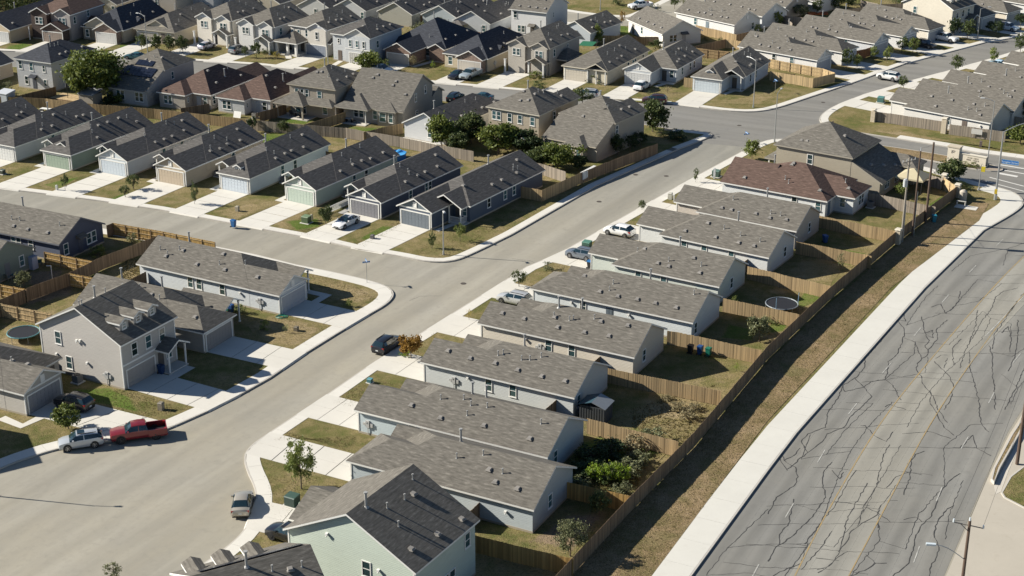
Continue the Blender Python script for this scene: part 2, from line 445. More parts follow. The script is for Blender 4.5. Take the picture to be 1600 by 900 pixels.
def meter_mesh():
    m = MB(); m.box(-.22, .22, -.16, 0, .9, 1.7); m.box(.3, .62, -.12, 0, 1.0, 1.45); m.tube((0, -.08, .1), (0, -.08, .9), .04); m.tube((-.12, -.2, 1.5), (-.12, -.16, 1.5), .1); m.box(-.6, -.3, -.1, 0, 1.1, 1.4)
    return m.mesh('meter_box', paint((.45, .45, .44), .45))
METER = meter_mesh()
def duct_mesh():
    m = MB(); m.box(-.12, .12, -.22, 0, 0, .2); m.tube((0, -.1, 0), (0, -.2, -.12), .07)
    return m.mesh('wall_vent', TRIM)
DUCT = duct_mesh()

def house(name, label, at, z, yaw, masses, walls, roof=ROOF, trim=TRIM, feats=(), corner=(-.3, -.35), vents=None, group=None, cat='house', off=(0, 0)):
    """at: the survey point of the eave corner that lies at 'corner' in the house's own axes, z above the ground."""
    c = G(at[0], at[1], z); ca, sa = math.cos(yaw), math.sin(yaw)
    x, y = corner[0] - off[0], corner[1] - off[1]
    o = Vector((c.x - x * ca + y * sa, c.y - x * sa - y * ca, 0))
    h = thing(name, label, cat, o, yaw, group)
    rb, tb, wb, fb = MB(), MB(), MB(), MB()
    for m in masses:
        m.roof(rb, tb); m.wall(wb)
        if m.walls and m.z0 == 0:
            a, b = m.P(m.s0, m.t0, 0), m.P(m.s1, m.t1, 0); e = .025
            n0, n1 = (m.e0 == 'N') * .03, (m.e1 == 'N') * .03
            if m.ax == 'x': fb.box(a[0] - e + n0, b[0] + e - n1, a[1] - e, b[1] + e, -.1, .22)
            else: fb.box(a[0] - e, b[0] + e, a[1] - e + n0, b[1] + e - n1, -.1, .22)
    wb.build('wall', walls, h); r = rb.build('roof', roof, h); tb.build('fascia', trim, h); fb.build('foundation', FOUND, h)
    zr = lambda X, Y: max(m.z(X, Y) for m in masses)
    for f in feats:
        k = f[0]
        if k == 'w': add_window(h, *f[1:])
        elif k == 'W':                       # a pair side by side
            _, face, cc, pos, zz = f[:5]; w, ht = (f[5], f[6]) if len(f) > 6 else (.85, 1.5)
            add_window(h, face, cc, pos - w / 2 - .04, zz, w, ht); add_window(h, face, cc, pos + w / 2 + .04, zz, w, ht)
        elif k == 'g': add_garage(h, *f[1:])
        elif k == 'd': add_door(h, *f[1:])
        elif k == 'v': put('roof_vent', VENT, h, (f[1], f[2], zr(f[1], f[2])), rnd.uniform(-.1, .1))
        elif k == 'p': put('vent_pipe', PIPE, h, (f[1], f[2], zr(f[1], f[2])))
        elif k == 'F': put('flue_pipe', FLUE, h, (f[1], f[2], zr(f[1], f[2])))
        elif k == 'gv': put('gable_vent', GVENT, h, at_wall(f[1], f[2], f[3], f[4]), ROT[f[1]])
        elif k == 'm': put('meter_box', METER, h, at_wall(f[1], f[2], f[3], 0), ROT[f[1]])
        elif k == 'u': put('wall_vent', DUCT, h, at_wall(f[1], f[2], f[3], f[4]), ROT[f[1]])
        elif k == 'post':
            m = MB(); w = f[4] if len(f) > 4 else .16; m.box(-w / 2, w / 2, -w / 2, w / 2, 0, f[3]); m.box(-w * .75, w * .75, -w * .75, w * .75, 0, .14); m.box(-w * .75, w * .75, -w * .75, w * .75, f[3] - .12, f[3])
            put('porch_post', m.mesh('porch_post', TRIM if len(f) < 6 else f[5]), h, (f[1], f[2], 0))
        elif k == 'slab':
            m = MB(); m.box(f[1], f[2], f[3], f[4], 0, f[5]); m.build('porch_floor', PAVE, h)
        elif k == 'band':                    # a white board across a wall
            _, face, cc, p0, p1, zz, ht = f
            m = MB(); m.box(p0, p1, -.045, 0, zz, zz + ht); put('trim_board', m.mesh('trim_board', TRIM), h, at_wall(face, cc, 0, 0), ROT[face])
        elif k == 'corner':                  # corner boards
            m = MB(); m.box(f[1] - .035, f[1] + .1, f[2] - .035, f[2] + .1, .22, f[3]); m.build('corner_board', TRIM, h)
        elif k == 'aw':                      # little awning over a back door
            m = MB(); m.hull8([(-.8, -.9, 0), (.8, -.9, 0), (.8, 0, 0), (-.8, 0, 0), (-.8, -.9, .1), (.8, -.9, .1), (.8, 0, .5), (-.8, 0, .5)])
            put('awning', m.mesh('awning', roof), h, at_wall(f[1], f[2], f[3], 2.35), ROT[f[1]])
        elif k == 'rail':
            m = MB(); (x0, y0), (x1, y1) = f[1], f[2]; z0 = f[3] if len(f) > 3 else .1; n = max(2, int(math.hypot(x1 - x0, y1 - y0) / .16))
            for zz in (z0 + .12, z0 + .95): m.bar((x0, y0, zz), (x1, y1, zz), .07)
            for i in range(n + 1):
                t = i / n; X, Y = x0 + (x1 - x0) * t, y0 + (y1 - y0) * t; m.bar((X, Y, z0), (X, Y, z0 + .95), .1 if i in (0, n) else .045)
            m.build('porch_railing', TRIM, h)
    if vents:
        r = random.Random(sum(map(ord, label)))
        m, n, side = vents[0], vents[1], vents[2]
        a0, a1 = m.s0 + 1.5, m.s1 - 1.2
        for i in range(n):
            a = a0 + (a1 - a0) * (i + r.uniform(.2, .8)) / n
            fr = r.choice((.28, .3, .33, .72)); t = m.T0 + (m.tr - m.T0) * fr if side < 0 else m.T1 - (m.T1 - m.tr) * fr
            X, Y, _ = m.P(a, t, 0); put('roof_vent', VENT, h, (X, Y, zr(X, Y)), r.uniform(-.15, .15))
        for i in range(3):
            a = r.uniform(a0, a1); fr = r.uniform(.4, .85); t = m.T0 + (m.tr - m.T0) * fr if side < 0 else m.T1 - (m.T1 - m.tr) * fr
            X, Y, _ = m.P(a, t, 0); put('vent_pipe', PIPE, h, (X, Y, zr(X, Y)))
        a = r.uniform(m.r0 + .5, max(m.r0 + .6, (m.r0 + m.r1) / 2)); X, Y, _ = m.P(a, m.tr - side * .5, 0); put('flue_pipe', FLUE, h, (X, Y, zr(X, Y)))
    h['yaw'] = yaw
    return h
def hp(h, x, y, z=0.0):
    """A point in a house's own axes, on the map."""
    ca, sa = math.cos(h['yaw']), math.sin(h['yaw']); return Vector((h.location.x + x * ca - y * sa, h.location.y + x * sa + y * ca, z))
PAVE = concrete((.60, .565, .50), .45)
# ------------------------------------------------------------ ground, streets, kerbs
ZR = -.14
CONC = concrete((.63, .605, .545), .45); CONC_WALK = concrete((.66, .635, .575), .4); CONC_KERB = concrete((.50, .47, .42), .8)
CONC_MAIN = concrete((.625, .61, .555), .35); DARKJ = paint((.16, .145, .12), .9)
def sheet(name, pts, z, mat):
    m = MB(); m.poly([(p[0], p[1], z) for p in pts], [(p[0], p[1]) for p in pts]); return struct(name, m.mesh(name, mat))
gm = MB(); gm.poly([(-900, -200, -.3), (900, -200, -.3), (900, 1500, -.3), (-900, 1500, -.3)]); struct('ground', gm.mesh('ground', turf('dry')))
STREET_DIR = yaw_of((520, 610), (770, 450)); STREET_A_DIR = yaw_of((0, 300), (487, 380)); MAIN_DIR = yaw_of((1080, 900), (1330, 580))
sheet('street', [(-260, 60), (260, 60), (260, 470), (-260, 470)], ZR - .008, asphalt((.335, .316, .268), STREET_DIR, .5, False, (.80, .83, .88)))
def px(l, z=0.0): return [G(u, v, z) for u, v in l]
def kerbed(name, pts, mat, z=0.0, edge=(0, None)):
    """A raised piece of land with a concrete kerb round it."""
    m = MB(); m.poly([(p[0], p[1], z) for p in pts], [(p[0], p[1]) for p in pts]); o = struct(name, m.mesh(name, mat))
    k = MB(); n = len(pts); s = sum(pts[i].x * pts[(i + 1) % n].y - pts[(i + 1) % n].x * pts[i].y for i in range(n)); sg = 1 if s > 0 else -1
    P = [Vector((p.x, p.y)) for p in pts]
    def off(i, d):
        a, b, c = P[i - 1], P[i], P[(i + 1) % n]
        t = ((b - a).normalized() + (c - b).normalized()); t = t.normalized() if t.length > 1e-6 else (c - b).normalized()
        nn = Vector((-t.y, t.x)) * sg; return b + nn * d
    ou = [off(i, -.012) for i in range(n)]; inn = [off(i, .16) for i in range(n)]
    for i in range(n):
        j = (i + 1) % n
        k.hull8([(*ou[i], ZR - .1), (*ou[j], ZR - .1), (*inn[j], ZR - .1), (*inn[i], ZR - .1), (*ou[i], z + .02), (*ou[j], z + .02), (*inn[j], z + .024), (*inn[i], z + .024)])
    kb = k.build('kerb', CONC_KERB, o); kb['kind'] = 'structure'
    return o
def smooth(pts, it=2):
    for _ in range(it):
        q = [pts[0]]
        for a, b in zip(pts, pts[1:]): q += [a * .75 + b * .25, a * .25 + b * .75]
        pts = q + [pts[-1]]
    return pts
def resample(pts, step):
    out = [pts[0]]; acc = 0.0
    for a, b in zip(pts, pts[1:]):
        L = (b - a).length
        while acc + L >= step and L > 1e-9:
            a = a + (b - a) * ((step - acc) / L); L = (b - a).length; out.append(a); acc = 0.0
        acc += L
    if (out[-1] - pts[-1]).length > .3: out.append(pts[-1])
    return out
def sidewalk(line, width, side, z=.03, inset=.165, step=3.0, mat=None, joints=True, maxn=280):
    """Concrete slabs laid along a kerb line; side +1 lies left of the line's direction."""
    pts = resample(line, step / 2); L = []
    for i, p in enumerate(pts):
        t = (pts[min(i + 1, len(pts) - 1)] - pts[max(i - 1, 0)]); t.z = 0; t.normalize()
        nn = Vector((-t.y, t.x, 0)) * side; L.append((p + nn * inset, p + nn * (inset + width)))
    b = MB()
    for (a, c), (d, e) in zip(L, L[1:]):
        b.poly([(a.x, a.y, z - .03 + .004), (d.x, d.y, z - .03 + .004), (e.x, e.y, z - .03 + .004), (c.x, c.y, z - .03 + .004)])
    o = struct('sidewalk', b.mesh('sidewalk', DARKJ)); g = .012; mat = mat or CONC_WALK
    for i in range(0, len(L) - 2, 2):
        (a0, c0), (a1, c1), (a2, c2) = L[i], L[i + 1], L[i + 2]
        d = (a2 - a0).normalized() * g; m = MB(); zz = z + rnd.uniform(-.004, .004)
        lo = [a0 + d, a1, a2 - d, c2 - d, c1, c0 + d]
        m.poly([(p.x, p.y, zz) for p in lo])
        for k in range(6):
            p, q = lo[k], lo[(k + 1) % 6]; m.poly([(p.x, p.y, zz), (q.x, q.y, zz), (q.x, q.y, zz - .05), (p.x, p.y, zz - .05)])
        m.build('slab', mat, o)
    return o
# kerb lines
K_UP = px([(-150, 272), (0, 293.75), (150, 312.5), (250, 327.5), (400, 356), (487, 372), (560, 389), (625, 400)]) + smooth(px([(625, 400), (668, 409), (705, 409), (735, 398), (800, 366)]), 2)[1:] + px([(932, 290), (1000, 260), (1060, 233)])
K_UP2 = smooth(px([(1060, 233), (1102, 217), (1118, 209), (1090, 205), (1040, 200)]), 3)
K_CLO = px([(960, 187), (800, 168), (687, 157), (400, 128), (0, 103), (-150, 92)])
kerbed('lawn', K_UP + K_UP2[1:] + K_CLO, turf('lawn'))
K_N = px([(-150, 64), (0, 79), (200, 88), (400, 101), (560, 117), (687, 130), (800, 140), (960, 155), (1067, 163)]) + smooth(px([(1067, 163), (1125, 172), (1170, 175), (1200, 172), (1225, 165)]), 2)[1:] + px([(1330, 130), (1415, 99), (1540, 66), (1600, 56), (1800, 12)])
kerbed('lawn', K_N + px([(1900, -120), (-300, -120)]), turf('lawn'))
K_R = smooth(px([(220, 950), (300, 892), (345, 862), (380, 832), (400, 795), (400, 765), (385, 735), (380, 712), (392, 695), (422, 675)]), 2) + px([(520, 610), (585, 565), (655, 522), (770, 450), (822, 417), (875, 395), (950, 352), (1060, 290), (1162, 235)]) + smooth(px([(1162, 235), (1185, 223), (1210, 216), (1240, 219), (1300, 231)]), 2)[1:]
K_D1 = px([(1400, 250), (1455, 263), (1500, 277), (1545, 289)])
K_MAIN = smooth(px([(1545, 289), (1585, 299), (1603, 315), (1590, 330), (1537, 360)]), 2) + px([(1445, 450), (1330, 580), (1245, 676), (1200, 735), (1080, 900), (960, 1070)])
kerbed('lawn', K_R + K_D1 + K_MAIN + px([(300, 1080), (150, 1000)]), turf('lawn'))
K_LT = px([(-150, 306), (0, 331), (337, 385), (400, 397.5), (462, 413)]) + smooth(px([(462, 413), (550, 431), (600, 444), (618, 457), (608, 473), (575, 492)]), 2)[1:] + px([(525, 522), (480, 550), (422, 590), (365, 622), (325, 642)])
K_LB = smooth(px([(325, 642), (262, 670), (230, 681), (160, 690), (95, 699), (40, 716), (0, 731), (-80, 775), (-160, 850)]), 2)
kerbed('lawn', K_LT + K_LB[1:] + px([(-400, 800), (-400, 300)]), turf('lawn'))
K_DU = px([(1750, 30), (1600, 75), (1545, 92), (1475, 112), (1425, 125), (1350, 147)]) + smooth(px([(1350, 147), (1300, 166), (1278, 183), (1285, 195), (1310, 202)]), 2)[1:]
K_DL = px([(1400, 216), (1480, 229), (1531, 239), (1600, 248), (1750, 272)])
kerbed('lawn', K_DU + K_DL + px([(1900, 250), (1900, 30)]), turf('lawn'))
K_MED = smooth(px([(1300, 217), (1400, 230), (1475, 242), (1530, 252.5), (1562, 260.5), (1569, 265), (1558, 268), (1520, 264), (1475, 254.5), (1400, 241), (1300, 221)]), 1)
kerbed('median_island', K_MED, turf('verge'))
m = MB()                                      # paved nose of the island
m.poly([(p.x, p.y, .012) for p in px([(1528, 253.5), (1560, 261), (1566, 265), (1557, 266.5), (1522, 263)])]); struct('median_paving', m.mesh('median_paving', concrete((.36, .30, .24), .6)))
# sidewalks
W_R = sidewalk(K_R, 1.4, -1); sidewalk(K_UP, 1.15, 1); sidewalk(K_UP2, 1.2, 1); sidewalk(K_LT, 1.75, -1); sidewalk(K_LB, 1.6, -1)
sidewalk(K_N, 1.2, 1, step=4); sidewalk(K_DU, 1.3, 1, step=4); sidewalk(K_DL, 1.9, 1, step=4); sidewalk(K_D1, 1.6, -1)
sidewalk(K_MAIN, 3.1, -1, step=4.2, mat=CONC_MAIN)
# far street at the top with its own sidewalks
FAR = smooth(px([(790, 8), (880, 26), (960, 34), (1010, 33), (1050, 16), (1100, -10)]), 2)
def ribbon(name, line, w, z, mat, u0=0, parent=None):
    m = MB()
    for i in range(len(line) - 1):
        a, b = line[i], line[i + 1]
        def nn(k):
            t = line[min(k + 1, len(line) - 1)] - line[max(k - 1, 0)]; t.z = 0; t.normalize(); return Vector((-t.y, t.x, 0)) * w / 2
        p, q = nn(i), nn(i + 1)
        m.poly([(*(a - p).xy, z), (*(b - q).xy, z), (*(b + q).xy, z), (*(a + p).xy, z)], [(0, i), (0, i + 1), (1, i + 1), (1, i)])
    if parent is not None:
        o = m.build(name, mat, parent); o['kind'] = 'structure'; return o
    return struct(name, m.mesh(name, mat))
ribbon('sidewalk', FAR, 12.6, .006, CONC_WALK); ribbon('street', FAR, 9.0, .012, asphalt((.335, .316, .268), 0.0, .4))
# ------------------------------------------------------------ the big road
road_l = px([(1000, 1010), (1080, 900), (1200, 735), (1245, 676), (1330, 580), (1445, 450), (1537, 360), (1590, 325), (1700, 262)], ZR)
road_r = px([(2000, 262), (1900, 360), (1760, 450), (1640, 570), (1597, 640), (1575, 675), (1540, 747), (1475, 900), (1430, 1010)], ZR)
road = sheet('main_road', road_l + road_r, ZR + .0, asphalt((.25, .246, .228), MAIN_DIR, .35))
GREY = asphalt((.225, .22, .205), yaw_of((700, 140), (1000, 180)), .3)
sheet('cross_street', px([(-160, 60), (0, 76), (400, 98), (687, 127), (960, 152), (1125, 168), (1200, 168), (1330, 126), (1540, 62), (1800, 5), (1850, 20), (1600, 80), (1425, 130), (1285, 185), (1400, 213), (1600, 246), (1800, 280), (1700, 330), (1600, 318), (1500, 285), (1400, 258), (1240, 226), (1170, 230), (1100, 224), (1040, 205), (960, 192), (687, 162), (0, 108), (-160, 96)], ZR), ZR - .003, GREY)
def lerp_line(f, vs):
    """A line at the fraction f of the way across the road."""
    L = [(1080, 900), (1200, 735), (1245, 676), (1330, 580), (1445, 450), (1537, 360), (1590, 322)]
    Rr = [(1475, 900), (1540, 747), (1575, 675), (1640, 570), (1760, 450), (1900, 350), (1990, 300)]
    def at(T, v):
        for (a, b), (c, d) in zip(T, T[1:]):
            if b >= v >= d: return a + (c - a) * (b - v) / (b - d)
        return T[-1][0] if v < T[-1][1] else T[0][0] + (T[0][1] - v) * (T[1][0] - T[0][0]) / (T[0][1] - T[1][1])
    return [G(at(L, v) + (at(Rr, v) - at(L, v)) * f, v, ZR) for v in vs]
def worn(c, base):
    t = NT('worn_marking'); p = t.pos(); n = t.noise(p, 1.6, 6.0, .75)
    t.l(t.mix(t.ramp(n, [(.42, (0, 0, 0)), (.62, (1, 1, 1))]), c, base), t.b.inputs['Base Color']); t.b.inputs['Roughness'].default_value = .85; return t.m
YEL = worn((.36, .25, .10), (.27, .235, .165)); WHT = worn((.44, .435, .40), (.27, .265, .245)); SEAM = paint((.045, .044, .043), .8)
yl = px([(1232, 920), (1290, 803), (1365, 675), (1425, 595), (1550, 450), (1600, 400), (1660, 345)], ZR)
ribbon('yellow_line', smooth(yl, 2), .13, ZR + .020, YEL, parent=road)
yr = px([(1318, 915), (1385, 790), (1445, 675), (1500, 590), (1580, 480), (1680, 372)], ZR)
LANE = asphalt((.31, .30, .265), MAIN_DIR, .3)
sheet('turn_lane', smooth(yl, 2) + smooth(yr, 2)[::-1], ZR + .008, LANE)
ribbon('yellow_line', smooth(yr, 2), .11, ZR + .020, YEL, parent=road)
for line in (px([(1160, 930), (1200, 855), (1274, 728), (1318, 655), (1373, 590), (1420, 535), (1463, 483), (1500, 440), (1560, 380), (1600, 345)], ZR),
             px([(1420, 900), (1480, 735), (1540, 640), (1565, 590), (1600, 545), (1700, 420)], ZR)):
    q = resample(smooth(line, 2), .6); i = 4
    while i + 5 < len(q):
        ribbon('lane_dash', q[i:i + 6], .11, ZR + .020, WHT, parent=road); i += 20
ribbon('edge_line', resample(smooth(px([(1540, 525), (1600, 462), (1680, 385)], ZR), 1), 2), .12, ZR + .020, WHT, parent=road)
for p, q, w in (((1563, 257.5), (1640, 270), .45), ((1569, 266), (1630, 277), .35), ((1546, 277), (1600, 291), .3), ((1560, 270.5), (1590, 276), .8), ((1540, 283), (1600, 299), .25)):
    ribbon('crossing_stripe', [G(*p, ZR), G(*q, ZR)], w, ZR + .007, paint((.62, .61, .57), .8), parent=road)
for f, w in ((.045, 1.5), (.135, 1.5), (.225, 1.5), (.315, 1.6), (.655, 1.6), (.745, 1.5), (.84, 1.5), (.93, 1.5)):
    ribbon('wheel_path', smooth(lerp_line(f, [930, 840, 735, 675, 620, 580, 515, 450, 400, 360, 335]), 1), w, ZR + .004, asphalt((.25, .246, .228), MAIN_DIR, .35, True), parent=road)
for f in (.42, .54): ribbon('wheel_path', smooth(lerp_line(f, [930, 840, 735, 675, 620, 580, 515, 450, 400]), 1), 1.3, ZR + .012, asphalt((.31, .30, .265), MAIN_DIR, .3, True), parent=road)
# tar-filled cracks, read one by one off the photograph
CR = [
 [(1200,877),(1212,855),(1235,840),(1262,815),(1275,800),(1290,777),(1285,755),(1288,735),(1300,722)],
 [(1218,850),(1218,835),(1232,818),(1240,780)], [(1200,803),(1213,777),(1240,760),(1247,745),(1243,730),(1228,722),(1222,712)],
 [(1230,733),(1262,707),(1285,690),(1292,678),(1318,668),(1330,650),(1347,635),(1362,620),(1345,600),(1335,590)],
 [(1262,707),(1252,690),(1262,678),(1290,668),(1292,648),(1310,620),(1317,602),(1340,588),(1350,575),(1352,560),(1375,535),(1390,515),(1398,500)],
 [(1317,602),(1320,612),(1350,605),(1360,597),(1372,594),(1383,593),(1388,575),(1387,565),(1400,555),(1410,535),(1413,520)],
 [(1383,593),(1395,602),(1405,622),(1408,625)], [(1413,520),(1412,512),(1402,500),(1415,502),(1412,490),(1400,495)],
 [(1413,528),(1430,535),(1440,560),(1433,568),(1432,578),(1440,588),(1442,600),(1455,615),(1453,628),(1465,650),(1475,668),(1490,680)],
 [(1440,560),(1448,556),(1450,548),(1445,540),(1452,532),(1445,520),(1440,495)], [(1450,548),(1465,530),(1463,515),(1480,500)],
 [(1445,520),(1457,516),(1458,528),(1450,525)], [(1455,480),(1470,475),(1478,490),(1490,480),(1498,470),(1500,455)],
 [(1257,850),(1285,815),(1305,790),(1320,763),(1330,745),(1338,735)], [(1252,890),(1285,853),(1300,830)], [(1208,900),(1230,888),(1252,880),(1262,850)],
 [(1278,895),(1300,880),(1312,862),(1318,838),(1322,815),(1335,790),(1344,775),(1355,755)],
 [(1340,822),(1350,790),(1370,760),(1375,735),(1380,713),(1390,695)], [(1310,862),(1322,848),(1330,830),(1352,815),(1370,805),(1376,790)],
 [(1358,790),(1330,787),(1300,783)], [(1390,815),(1370,800),(1350,792)], [(1371,818),(1372,825)],
 [(1385,762),(1400,745),(1420,738),(1440,742)], [(1240,850),(1262,853)], [(1275,872),(1310,876)],
 [(1277,890),(1295,885),(1310,870),(1325,862)], [(1330,900),(1357,888),(1367,880)], [(1353,867),(1367,880),(1385,880)],
 [(1395,900),(1420,880),(1427,860),(1430,840),(1440,820),(1452,810),(1462,790),(1470,770),(1480,755),(1500,740)],
 [(1452,900),(1455,885),(1467,860),(1465,850),(1460,840),(1460,830),(1465,815),(1480,795),(1490,790)],
 [(1440,815),(1430,808),(1412,812)], [(1412,773),(1422,745),(1423,720),(1430,710),(1444,705)],
 [(1500,700),(1520,680),(1525,700),(1548,712)], [(1345,665),(1352,665),(1365,680),(1385,690),(1395,675)], [(1200,690),(1230,735)],
 [(1500,575),(1508,548),(1515,535),(1524,510),(1528,485)], [(1515,535),(1525,518),(1535,500),(1548,485),(1555,465),(1568,455),(1590,450)],
 [(1515,550),(1515,575),(1520,590),(1525,610),(1530,630),(1530,650)], [(1490,570),(1488,545),(1502,530)],
 [(1545,540),(1550,555),(1550,580),(1553,600),(1555,640)], [(1550,545),(1555,520),(1570,500),(1590,470)],
 [(1565,520),(1575,510),(1580,530),(1578,550)], [(1590,500),(1590,530),(1585,560),(1575,580)],
 [(1460,565),(1468,573),(1485,590),(1490,605),(1485,625),(1475,640)], [(1462,560),(1470,555),(1480,555)], [(1475,575),(1480,560)],
 [(1452,610),(1460,625),(1465,640),(1480,660)], [(1530,650),(1535,665),(1545,675)], [(1570,640),(1575,630),(1590,600),(1600,575)],
 [(1300,735),(1312,748),(1318,738)], [(1250,700),(1240,712),(1225,720)], [(1410,678),(1450,674),(1485,685)], [(1415,640),(1390,632),(1383,636)],
]
rr = random.Random(3); cm = MB()
def crack(pts, w, m):
    P = [G(u, v, ZR) for u, v in pts]; L = [P[0]]
    for a, b in zip(P, P[1:]):
        n = max(2, int((b - a).length / .45)); t = (b - a).normalized(); nn = Vector((-t.y, t.x, 0))
        for i in range(1, n + 1): L.append(a + (b - a) * (i / n) + nn * (rr.uniform(-.09, .09) if i < n else 0))
    for i in range(len(L) - 1):
        a, b = L[i], L[i + 1]; t = b - a; t.z = 0; t.normalize(); nn = Vector((-t.y, t.x, 0)); e = t * .03
        wa = w * rr.uniform(.5, 1.2) / 2; z = ZR + .0155 + rr.uniform(0, .0012)
        m.poly([(*(a - nn * wa - e).xy, z), (*(b - nn * wa + e).xy, z), (*(b + nn * wa + e).xy, z), (*(a + nn * wa - e).xy, z)])
for c in CR: crack(c, .095, cm)
for v in range(340, 900, 30):                 # thin cross cracks
    a = lerp_line(rr.uniform(0, .3), [v])[0]; b = lerp_line(rr.uniform(.55, 1), [v + rr.uniform(-8, 25)])[0]; n = 7; pts = []
    def back(p):
        d = p - Vector((0, 0, CAM_H)); f = Vector((0, _cp, -_sp)); up = Vector((0, _sp, _cp)); k = CAM_F / d.dot(f); return (800 + d.x * k, 450 - d.dot(up) * k)
    for i in range(n + 1):
        p = a + (b - a) * (i / n) + Vector((rr.uniform(-.5, .5), rr.uniform(-.25, .25), 0)); pts.append(back(p))
    crack(pts, .045, cm)
vs_ = [905, 850, 800, 752, 708, 668, 630, 594, 560, 528, 498, 470, 444, 420, 398, 378, 360]     # slab-like network
NODE = {(i, j): back(lerp_line(min(.98, max(.02, (j + .5) / 7 + rr.uniform(-.05, .05))), [vs_[i] + rr.uniform(-13, 13)])[0]) for i in range(len(vs_)) for j in range(7)}
for (i, j), p in NODE.items():
    if (i + 1, j) in NODE and rr.random() < .55: crack([p, NODE[(i + 1, j)]], .055, cm)
    if (i, j + 1) in NODE and rr.random() < .4: crack([p, NODE[(i, j + 1)]], .045, cm)
c = cm.build('tar_crack', SEAM, road); c['kind'] = 'stuff'
cm = MB()                                     # fine cracks in the side streets
for c in ([(0, 774), (0, 774.5)], [(360, 880), (420, 830), (470, 812), (560, 745)], [(800, 404), (830, 408), (838, 412)], [(640, 470), (655, 463), (690, 462)]): crack(c, .04, cm)
c = cm.build('street_crack', paint((.11, .105, .095), .8)); c['kind'] = 'stuff'
# right of the big road
kerbed('verge_strip', px([(1612, 640), (1598, 655), (1580, 682), (1552, 735), (1548, 752), (1553, 757), (1562, 735), (1592, 682), (1606, 655), (1625, 640)]), turf('verge'), .3)
m = MB(); m.poly([(p.x, p.y, -.03) for p in px([(1640, 575), (1600, 642), (1577, 678), (1542, 750), (1478, 900), (1430, 1010), (1800, 1010), (1900, 575)])]); struct('driveway_apron', m.mesh('driveway_apron', concrete((.46, .42, .35), .6)))
kerbed('grass_verge', px([(1600, 728), (1578, 745), (1564, 770), (1569, 778), (1600, 794), (1700, 840), (1760, 700), (1640, 690)]), turf('lawn'), .04)
sheet('sidewalk', px([(1612, 660), (1596, 690), (1576, 735), (1564, 768), (1556, 772), (1553, 760), (1566, 735), (1600, 668)]), -.018, concrete((.56, .52, .45), .5))
# manholes
def manhole(u, v, z=ZR, r=.38):
    m = MB(); p = G(u, v, z)
    m.tube((0, 0, -.02), (0, 0, .012), r, n=20)
    for k in range(-2, 3): m.box(-r * .7, r * .7, k * .1 - .02, k * .1 + .02, .012, .018)
    return put('manhole_cover', m.mesh('manhole_cover', paint((.10, .085, .07), .6)), None, p)
for (u, v, lab) in ((724, 443, 'round iron manhole cover in the middle of the street junction'), (936, 315, 'iron manhole cover in the street beside the tree with the round crown shadow'), (993, 273, 'iron manhole cover nearest the wooden fence along the street'),
                    (1041, 275, 'iron manhole cover right of its pair by the mailbox street'), (1286, 160, 'iron manhole cover in the far street by the corner lamp'), (1551, 76, 'manhole cover far up the street between the parked pickup and the trees'), (1155, 196, 'manhole cover in the wide junction below the corner house')):
    tag(manhole(u, v), lab, 'manhole cover')
# ------------------------------------------------------------ the houses
HS = {}
GR = 'houses along the streets'
def siding2(c, gable=None): return [siding(c), batten(gable or c)]
def solar(h, m, a0, a1, f0, f1, side, na, nf):
    """Panels on the slope of volume m (side -1: the T0 slope), between the fractions f0 and f1 of the way up."""
    k = math.sqrt(1 + m.sl ** 2); half = (m.tr - m.T0) if side < 0 else (m.T1 - m.tr)
    pw = (a1 - a0) / na; ph = (f1 - f0) * half / nf; ang = math.atan(m.sl)
    pm = MB(); pm.box(-pw / 2 + .02, pw / 2 - .02, -ph * k / 2 + .02, ph * k / 2 - .02, .1, .15)
    me = pm.mesh('solar_panel', SOLAR)
    for i in range(na):
        for j in range(nf):
            a = a0 + pw * (i + .5); d = (f0 * half + ph * (j + .5)); t = m.T0 + d if side < 0 else m.T1 - d
            z = m.hw + m.sl * d if side < 0 else m.z1 + m.sl * d
            X, Y, Z = m.P(a, t, z); o = put('solar_panel', me, h, (X, Y, Z))
            if m.ax == 'x': o.rotation_euler = (ang if side < 0 else -ang, 0, 0)
            else: o.rotation_euler = (0, -ang if side < 0 else ang, 0)
def _solar_mat():
    t = NT('solar_cell'); t.b.inputs['Base Color'].default_value = (.012, .016, .03, 1); t.b.inputs['Roughness'].default_value = .22; return t.m
SOLAR = _solar_mat()
def ranch(key, name, label, at, z, yaw, L, wall, gar=(.5, .5, .47), Wd=8.6, Lg=3.6, Wg=5.8, e0='G', wins=(), feats=(), vents=5, roof=ROOF, trim=TRIM, gm=None, porch=True, extra=(), door=(.1, .09, .08)):
    """Narrow-lot single storey house: garage to the front and near side, front door in the notch."""
    hw = z
    ms = [M(Lg, L, 0, Wd, hw, e0='H', e1='G'), M(0, Lg + 5.5, .012, Wg, hw - .015, e0=e0, e1='N', gm=1 if gm else None)]
    F = [('g', '-x', 0, Wg / 2, gar), ('d', '-x', Lg, (Wg + Wd) / 2 + .2, door)]
    if e0 == 'G': F += [('gv', '-x', 0, Wg / 2, hw + .25), ('band', '-x', 0, -Wg, 0, hw - .12, .2)]
    F += [('corner', 0, 0, hw), ('corner', 0, Wg - .06, hw)]
    if porch:
        ms.append(M(Lg - 1.9, Lg + 2.5, Wg + .55, Wd, hw - .02, e0='G', e1='N', walls=False, oh=.25))
        F += [('post', Lg - 1.75, Wd - .1, hw - .1), ('post', Lg - 1.75, Wg + .75, hw - .1), ('slab', Lg - 1.9, Lg, Wg + .05, Wd, .12)]
    for x in wins: F.append(('w', '-y', 0, x, .95, .9, 1.5))
    ms += list(extra)
    walls = siding2(wall, gm) if gm else siding(wall)
    h = house(name, label, at, z, yaw, ms, walls, roof, trim, F + list(feats), vents=(ms[0], vents, -1), group=GR)
    HS[key] = h; h['Wg'] = Wg; return h
